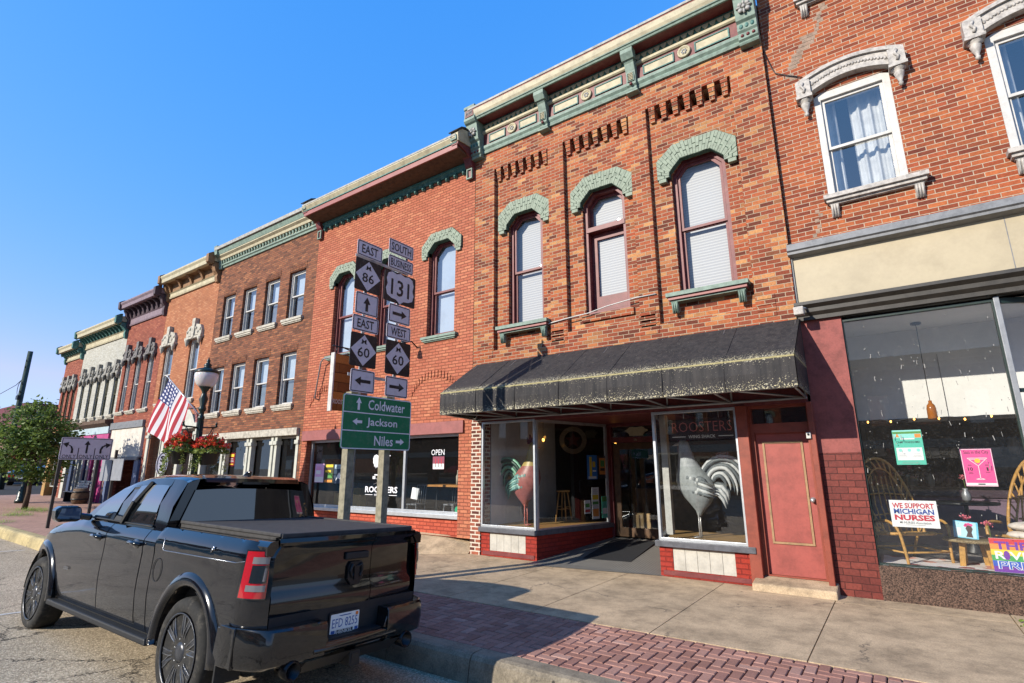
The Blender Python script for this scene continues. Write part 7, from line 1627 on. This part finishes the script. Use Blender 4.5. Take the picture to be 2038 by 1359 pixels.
# two signs in the brown building's shop window
poster('poster', 'small red and yellow sign in the brown building window', (-17.95, F+.155, 2.05), .42, .42, X_, PRD, lambda m, c, u, v, o: (R_(m, c, u, v, 0, .13, .3, .09, 0, o), R_(m, c, u, v, 0, -.15, .3, .03, 0, o), lines(m, c, u, v, 0, .03, .3, 3, .05, 1, o, .012)), [PYL, PWH])
poster('poster', 'black sign with a white border and letters in the brown building window', (-16.95, F+.152, 2.05), .48, .42, X_, PBK, lambda m, c, u, v, o: (frame_poly(m, rrect(.46, .40, .05), rrect(.42, .36, .04), c, u, v, 0, o), [R_(m, c, u, v, -.14+.07*k, .05, .03, .1, 0, o) for k in range(5)], [R_(m, c, u, v, -.14+.07*k, -.08, .03, .08, 0, o) for k in range(5)]), [PWH])

# ------------------------------------------------------------------ right-hand shop display
yg = F+.145
def camp(m, c, u, v, o):
    R_(m, c, u, v, 0, .18, .32, .11, 1, o); R_(m, c, u, v, -.0, .20, .32, .03, 2, o+.001); R_(m, c, u, v, .12, .155, .07, .05, 3, o+.001); add_poly(m, [(-.13, .14), (-.09, .14), (-.11, .2)], c, u, v, 3, o+.001)
    R_(m, c, u, v, 0, .115, .16, .018, 0, o+.001); T_(m, c, u, v, 'CAMP WAKESHMA', 0, .07, .03, .27, 4, o); R_(m, c, u, v, 0, -.09, .29, .17, 0, o)
    for k in range(3): add_poly(m, [(-.1+.1*k+.022*math.cos(a), -.04+.022*math.sin(a)) for a in [q*.785 for q in range(8)]], c, u, v, 1, o+.001)
    lines(m, c, u, v, -.08, -.09, .1, 3, .02, 5, o+.001); lines(m, c, u, v, .08, -.09, .1, 3, .02, 5, o+.001); lines(m, c, u, v, 0, -.2, .26, 2, .015, 5, o+.001)
poster('poster', 'teal and white camp poster taped highest on the tall shop window', (.16, yg, 2.01), .33, .47, X_, PTL, camp, [PWH, pm('lake', '#8ad0c4'), PGR, POR, PBK, pm('grey', '#8a9090')], tilt=0)
def martini(m, c, u, v, o):
    T_(m, c, u, v, 'Sass in the City', 0, .19, .055, .25, 1, o, .004)
    def L(a, b_, w_=.006): a3 = c+u*a[0]+v*a[1]; b3 = c+u*b_[0]+v*b_[1]; d = (b3-a3).normalized(); n_ = u.cross(v); e = d.cross(n_)*w_/2; m.add([a3-e+n_*o, b3-e+n_*o, b3+e+n_*o, a3+e+n_*o], [(0, 1, 2, 3)], 0)
    for a, b_ in (((-.1, .12), (.1, .12)), ((-.1, .12), (0, .02)), ((.1, .12), (0, .02)), ((0, .02), (0, -.14)), ((-.05, -.15), (.05, -.15)), ((-.05, -.15), (0, -.135)), ((.05, -.15), (0, -.135)), ((-.085, .105), (.085, .105))): L(a, b_)
    add_poly(m, [(.03*math.cos(a*.52)+.0, .085+.03*math.sin(a*.52)) for a in range(12)], c, u, v, 2, o+.0005)
    T_(m, c, u, v, '10', -.085, -.02, .045, .05, 1, o, .02); T_(m, c, u, v, '1', .085, -.02, .045, .018, 1, o, 0); lines(m, c, u, v, -.085, .03, .05, 1, .02, 1, o, .008); lines(m, c, u, v, .085, .03, .05, 1, .02, 1, o, .008); lines(m, c, u, v, .085, -.06, .06, 1, .02, 1, o, .006); lines(m, c, u, v, -.085, -.06, .05, 2, .016, 1, o, .005)
    R_(m, c, u, v, 0, -.21, .30, .03, 0, o); R_(m, c, u, v, 0, -.21, .07, .014, 1, o+.001)
    frame_poly(m, [(-.155, -.235), (.155, -.235), (.155, .235), (-.155, .235)], [(-.149, -.229), (.149, -.229), (.149, .229), (-.149, .229)], c, u, v, 0, o)
poster('poster', 'bright pink cocktail poster with a white martini glass taped on the shop window', (.855, yg, 1.735), .315, .475, X_, PPK, martini, [PWH, PBK, PYL], tilt=-.0)
def nurses(m, c, u, v, o):
    T_(m, c, u, v, 'WE SUPPORT', -.0, .105, .07, .46, 0, o, .03); T_(m, c, u, v, 'MICHIGAN', 0, .03, .07, .44, 1, o, .035); T_(m, c, u, v, 'NURSES', 0, -.05, .075, .44, 0, o, .045); T_(m, c, u, v, 'MI NURSES Association', 0, -.115, .03, .34, 2, o, .006); lines(m, c, u, v, 0, -.145, .3, 1, .01, 2, o, .004)
poster('sign_card', 'white card of red and blue lettering supporting nurses, low in the shop window', (.09, yg, 1.125), .52, .35, X_, PWH, nurses, [PRD, PNV, PBK], cat='sign')
RB = [pm('r_red', '#c03038'), pm('r_orange', '#d8863a'), pm('r_yellow', '#d8c03a'), pm('r_green', '#3f9a50'), pm('r_blue', '#2f56b0'), pm('r_violet', '#6a2f94')]
def pride(m, c, u, v, o):
    for k in range(6): R_(m, c, u, v, 0, .165-.066*k, .60, .066, k, o)
    T_(m, c, u, v, 'THREE', -.005, .115, .095, .50, 5, o+.001, .03); T_(m, c, u, v, 'RIVERS', -.005, .0, .095, .52, 6, o+.001, .02); T_(m, c, u, v, 'PRIDE', -.005, -.115, .095, .50, 6, o+.001, .04); T_(m, c, u, v, 'PRIDE', -.005, -.115, .088, .48, 4, o+.002, .0)
    add_poly(m, [(.03*math.cos(a*.6)-.155, .055*math.sin(a*.6)) for a in range(11)], c, u, v, 5, o+.0025)
poster('sign_card', 'rainbow striped card with bold letters at the lower right of the shop window', (1.11, yg, .67), .60, .40, X_, PWH, pride, RB+[PWH], cat='sign')
# rattan furniture
RAT = paint('rattan', '#b98c48', .45, .3, 22, dirt='#8a6430', dirtamt=.3)
def rattan_chair(x, y, z, fx, label, th=.9):
    t = thing('rattan_chair', (x, y, z), label, 'chair', 'rattan chairs in the shop display')
    def P(a, d, h): return (x+fx*(a*math.cos(th)+d*math.sin(th)), y-a*math.sin(th)+d*math.cos(th), z+h)
    mb = MB()
    hoop = [P(.02-.30+.02, .0, .36)] ; H = [(.0, -.34, .36), (-.10, -.40, .55), (-.22, -.42, .80), (-.30, -.36, 1.10), (-.32, -.2, 1.36), (-.33, 0, 1.44), (-.32, .2, 1.36), (-.30, .36, 1.10), (-.22, .42, .80), (-.10, .40, .55), (.0, .34, .36)]
    def sm(Q, n=4):
        out = []
        for i in range(len(Q)-1):
            p0, p1, p2, p3 = (Vector(Q[max(i-1, 0)]), Vector(Q[i]), Vector(Q[i+1]), Vector(Q[min(i+2, len(Q)-1)]))
            for k in range(n): t_ = k/n; out.append(.5*((2*p1)+(-p0+p2)*t_+(2*p0-5*p1+4*p2-p3)*t_*t_+(-p0+3*p1-3*p2+p3)*t_**3))
        return out+[Vector(Q[-1])]
    hp = sm(H); mb.tube([P(*q) for q in hp], .022, 8); inn = [Vector((q.x*.9+.02, q.y*.72, .36+(q.z-.36)*.86)) for q in hp]; mb.tube([P(*q) for q in inn], .014, 6)
    for k in range(0, len(hp), 2): mb.tube([P(*hp[k]), P(*((hp[k]+inn[k])/2+Vector((0, .02, .01)))), P(*inn[min(k+1, len(inn)-1)])], .012, 6)
    for k in range(-3, 4): mb.tube([P(.0-.12, .085*k, .38), P(-.22, .09*k, .75), P(-.27, .075*k, 1.18)], .010, 6)
    for h in (.6, .9): mb.tube([P(-.12-.2*(h-.4), -.3, h), P(-.2-.2*(h-.4), 0, h+.02), P(-.12-.2*(h-.4), .3, h)], .012, 6)
    mb.build('backrest', RAT, t)
    mb = MB(); mb.tube([P(.36*math.cos(a)*.95+.05, .36*math.sin(a), .37+.03*math.cos(a)) for a in [k*.4189 for k in range(16)]], .022, 8)
    for k in range(-4, 5): mb.tube([P(-.25, .075*k, .365), P(.36, .075*k, .395)], .009, 5)
    mb.build('seat', RAT, t)
    for s in (-1, 1):
        mb = MB(); mb.tube([P(q[0], s*q[1], q[2]) for q in sm([(.05, .40, .55), (.28, .40, .56), (.40, .37, .46), (.42, .33, .2), (.44, .32, .0)])], .02, 8); mb.build('leg', RAT, t)
        mb = MB(); mb.tube([P(q[0], s*q[1], q[2]) for q in sm([(-.12, .36, .38), (-.2, .34, .2), (-.26, .33, .0)])], .02, 8); mb.build('leg', RAT, t)
    mb = MB(); mb.tube([P(.42, -.33, .16), P(.42, .33, .16)], .013, 6); mb.tube([P(-.24, -.33, .16), P(-.24, .33, .16)], .013, 6)
    for s in (-1, 1): mb.tube([P(.42, s*.33, .16), P(-.24, s*.33, .16)], .013, 6)
    mb.build('stretcher', RAT, t); return t
rattan_chair(-.08, 10.0, .435, 1, 'rattan armchair at the left of the shop window, behind the nurses card')
rattan_chair(1.42, 10.15, .435, -1, 'rattan armchair with cushions at the right of the shop window')
for k, (z, s_) in enumerate(((.86, .0), (.97, .03))):
    mb = MB(); mb.ball((1.32+s_, 9.98, z), .26, .22, .065, 16); tag(mb.build('cushion', paint('cushion_cream', '#d2c8bc', .9, .15, 10, dirt='#b8836c', dirtamt=.3)), ('cream cushion lying lowest on the right rattan armchair', 'striped cream cushion lying on top of another cushion')[k], 'cushion', 'cushions on the rattan armchair')
ct = thing('wicker_table', (.69, 9.8, .435), 'low oval wicker table between the two rattan armchairs', 'table')
mb = MB(); WK = brick('wicker', ['#a89470', '#b9a680', '#8f7c58'], '#6a5a3e', .03, .012, .003, weather=.3); mb.lathe([(0, .80), (.31, .80), (.325, .785), (.32, .765), (.30, .76), (0, .76)], (.69, 9.8, 0), 28); mb.build('tabletop', WK, ct)
for dx, dy in ((-.16, -.1), (.16, -.1), (-.12, .12), (.12, .12)): mb = MB(); mb.prism([(.69+dx-.03, .435), (.69+dx+.03, .435), (.69+dx*.8+.03, .76), (.69+dx*.8-.03, .76)], 'y', 9.8+dy-.035, 9.8+dy+.035); mb.build('leg', RAT, ct)
def portrait(m, c, u, v, o):
    R_(m, c, u, v, 0, 0, .22, .2, 0, o); add_poly(m, [(.0, .02), (.02, .06), (.06, .06), (.075, .02), (.06, -.03), (.075, -.09), (.0, -.09), (.02, -.03)], c, u, v, 1, o+.001); [add_poly(m, [(x+.018*math.cos(a*.9), y+.018*math.sin(a*.9)) for a in range(7)], c, u, v, 2, o+.002) for x, y in ((.01, .07), (.035, .078), (.06, .07), (.0, .055))]
    R_(m, c, u, v, -.07, -.03, .04, .1, 3, o+.001)
poster('picture_book', 'pale blue picture of a woman with flowers in her hair, standing on the wicker table', (.63, 9.72, .915), .26, .22, (.97, -.2, 0), pm('sky_card', '#5ab0cc'), portrait, [pm('pale_sky', '#a8d0dc'), pm('umber', '#3a2a2c'), PPK, PWH], cat='book', tilt=-.08)
for k, (x, y, z) in enumerate(((.66, 9.85, 1.07), (.88, 9.82, 1.0), (.83, 11.4, 1.58))):
    fl_ = thing('paper_flower', (x, y, z-.2), ('pink paper flower rising behind the picture on the wicker table', 'pink paper flower right of the picture on the wicker table', 'dusky flower in a vase on the far dark table')[k], 'flower', 'paper flowers in the shop display'); mb = MB(); rv = random.Random(k)
    for q in range(46): leaf(mb, (x+rv.gauss(0, .022), y+rv.gauss(0, .022), z+rv.gauss(0, .018)), .018, rv, 0, 1.0)
    mb.build('petals', PETAL if False else leafmat('petal_pink', '#c85a6c', '#e88a94', .2), fl_, recalc=False); mb = MB(); mb.tube([(x, y, z), (x+.01, y, z-.22)], .005, 5); mb.build('stem', LEAF, fl_)
dt = thing('round_table', (.75, 11.4, .43), 'dark round table further back in the shop', 'table'); mb = MB(); mb.lathe([(0, 1.2), (.42, 1.2), (.43, 1.18), (.42, 1.16), (0, 1.16)], (.8, 11.4, 0), 24); mb.build('tabletop', BLACK, dt); mb = MB(); mb.lathe([(.03, 1.16), (.03, .6), (.16, .45), (.16, .43)], (.8, 11.4, 0), 12); mb.build('leg', BLACK, dt)
vs_ = thing('vase', (.83, 11.4, 1.2), 'small grey vase on the dark round table', 'vase'); mb = MB(); mb.lathe([(.03, 1.2), (.06, 1.24), (.06, 1.32), (.03, 1.38), (.035, 1.41), (0, 1.40)], (.83, 11.4, 0), 12); mb.build('vase_body', GREYM, vs_)
rg = MB(); n = 30; V = []
for i in range(n+1):
    for j in range(7): x = -.35+1.9*i/n; y = 9.24+.9*j/6; V.append((x, y, .445+.02*abs(math.sin(x*9+j*.8))*(.4+.6*math.sin(j*1.3)**2)))
rg.add(V, [(i*7+j, (i+1)*7+j, (i+1)*7+j+1, i*7+j+1) for i in range(n) for j in range(6)])
def rug():
    m, nt, b = newmat('patterned_cloth'); p = wpos(nt); vo = N(nt, 'TexVoronoi', Scale=7.0); nt.links.new(p, vo.inputs['Vector']); col = ramp(nt, vo.outputs['Color'], [(.3, hexc('#d8d2cc')), (.55, hexc('#cfc6be')), (.6, hexc('#c88c78')), (.72, hexc('#d6cec6')), (.8, hexc('#8a4a48'))], 'CONSTANT'); nt.links.new(col, b.inputs['Base Color']); b.inputs['Roughness'].default_value = .9; return m
tag(rg.build('rug', rug(), smooth=True), 'rumpled white and rose patterned cloth on the display floor', 'rug')
pd = thing('pendant_lamp', (.51, 10.2, 3.93), 'amber glass pendant lamp on a long cord in the tall shop window', 'lamp')
mb = MB(); mb.lathe([(.07, 3.935), (.07, 3.91), (.02, 3.9), (.005, 3.9), (.005, 2.72)], (.53, 10.2, 0), 12); mb.build('cord', BLACK, pd)
mb = MB(); AMB = paint('amber_glass', '#9a5a1c', .12, .2, 20, bmp=0); mb.lathe([(.022, 2.72), (.025, 2.68), (.05, 2.65), (.06, 2.60), (.062, 2.46), (.055, 2.43)], (.53, 10.2, 0), 16); mb.build('lamp_shade', AMB, pd)
sl = thing('string_lights', (.5, 9.7, 2.45), 'string of small warm bulbs across the tall shop window', 'string lights'); mb = MB(); pts = [(-.35+1.7*k/24, 9.75, 2.40+.035*abs(math.sin(k*.55))) for k in range(25)]; mb.tube(pts, .006, 4); mb.build('wire', BLACK, sl)
for k in range(1, 25, 4): mb = MB(); mb.ball((pts[k][0], 9.74, pts[k][2]-.012), .012, .012, .018, 6); mb.build('bulb', BULB, sl)
rv = random.Random(12)
sh = thing('wall_shelf', (.6, 13.4, 1.4), 'long dark shelf of goods at the back of the shop', 'shelf')
for z in (1.38, 1.95): MB().box(-.4, 3.2, 13.2, 13.6, z-.03, z).build('board', paint('shelf_wood', '#3a2a24', .6, .2, 5), sh)
CC = [paint('goods_'+str(k), c, .6, .2, 8) for k, c in enumerate(('#8a8580', '#6e4a38', '#a8a298', '#4a5a4a', '#7a3a34', '#b0a890'))]
for k in range(22):
    x = -.25+.145*k; z = 1.38 if k % 2 else 1.95; h = rv.uniform(.12, .32); r = rv.uniform(.05, .09)
    mb = MB()
    if k % 3: mb.lathe([(r*.7, z), (r, z+h*.3), (r, z+h*.7), (r*.6, z+h*.85), (r*.7, z+h), (0, z+h*.98)], (x, 13.35, 0), 10)
    else: mb.box(x-r, x+r, 13.25, 13.45, z, z+h); mb.box(x-r*.8, x+r*.8, 13.245, 13.25, z+h*.3, z+h*.7)
    tag(mb.build('shelf_jar' if k % 3 else 'shelf_box', CC[k % 6]), 'small jar or box on the dark shelf at the back of the shop', 'shelf goods', 'goods on the back shelf')
# ------------------------------------------------------------------ the other side of the street (seen in glass and paint)
BR_OP = brick('brick_opposite', ['#8a4632', '#9c5640', '#7a3a2c', '#b0684c'], '#a89888', weather=.4)
YO = -17.0
for k, (x0, x1, h, m, lab) in enumerate(((-60, -34, 6.8, BR_BRN, 'brown brick block across the street, far end'), (-34, -20, 7.4, BR_FR, 'red brick block across the street, mirrored in the truck'), (-20, -4, 6.6, BR_OP, 'orange brick block across the street, mirrored in the shop glass'), (-4, 14, 7.2, BR_BRN, 'brown brick block across the street, nearest'))):
    b = thing('opposite_building', (x0, YO, 0), lab, 'building', 'brick shop buildings across the street')
    n = int((x1-x0)/2.2); hs = [(x0+.6+(x1-x0-1.2)*(i+.2)/n, x0+.6+(x1-x0-1.2)*(i+.65)/n, 3.9, 5.6) for i in range(n)]
    mb = MB(); wall_holes(mb, x0, x1, 3.1, h, YO, -.25, hs); mb.box(x0, x1, YO-12, YO-.26, -.4, h-.1); mb.box(x0, x0+.5, YO-.3, YO, -.4, 3.1); mb.box(x1-.5, x1, YO-.3, YO, -.4, 3.1); mb.build('wall', m, b)
    mb = MB(); mb.box(x0, x1, YO-.05, YO+.45, h, h+.4); mb.box(x0, x1, YO-.05, YO+.2, h-.3, h); mb.build('cornice', CREAM, b)
    mb = MB(); mb.box(x0+.2, x1-.2, YO-.02, YO+.12, 2.7, 3.15); mb.build('shop_fascia', STONE, b)
    mb = MB(); [mb.box(q[0], q[1], YO-.22, YO-.2, q[2], q[3]) for q in hs]; mb.box(x0+.5, x1-.5, YO-.22, YO-.2, .3, 2.7); mb.build('glazing', TGL, b)
sheet('far_pavement', -80, 40, YO-.2, -14, lambda x, y: gz(x)+.02, CONC)
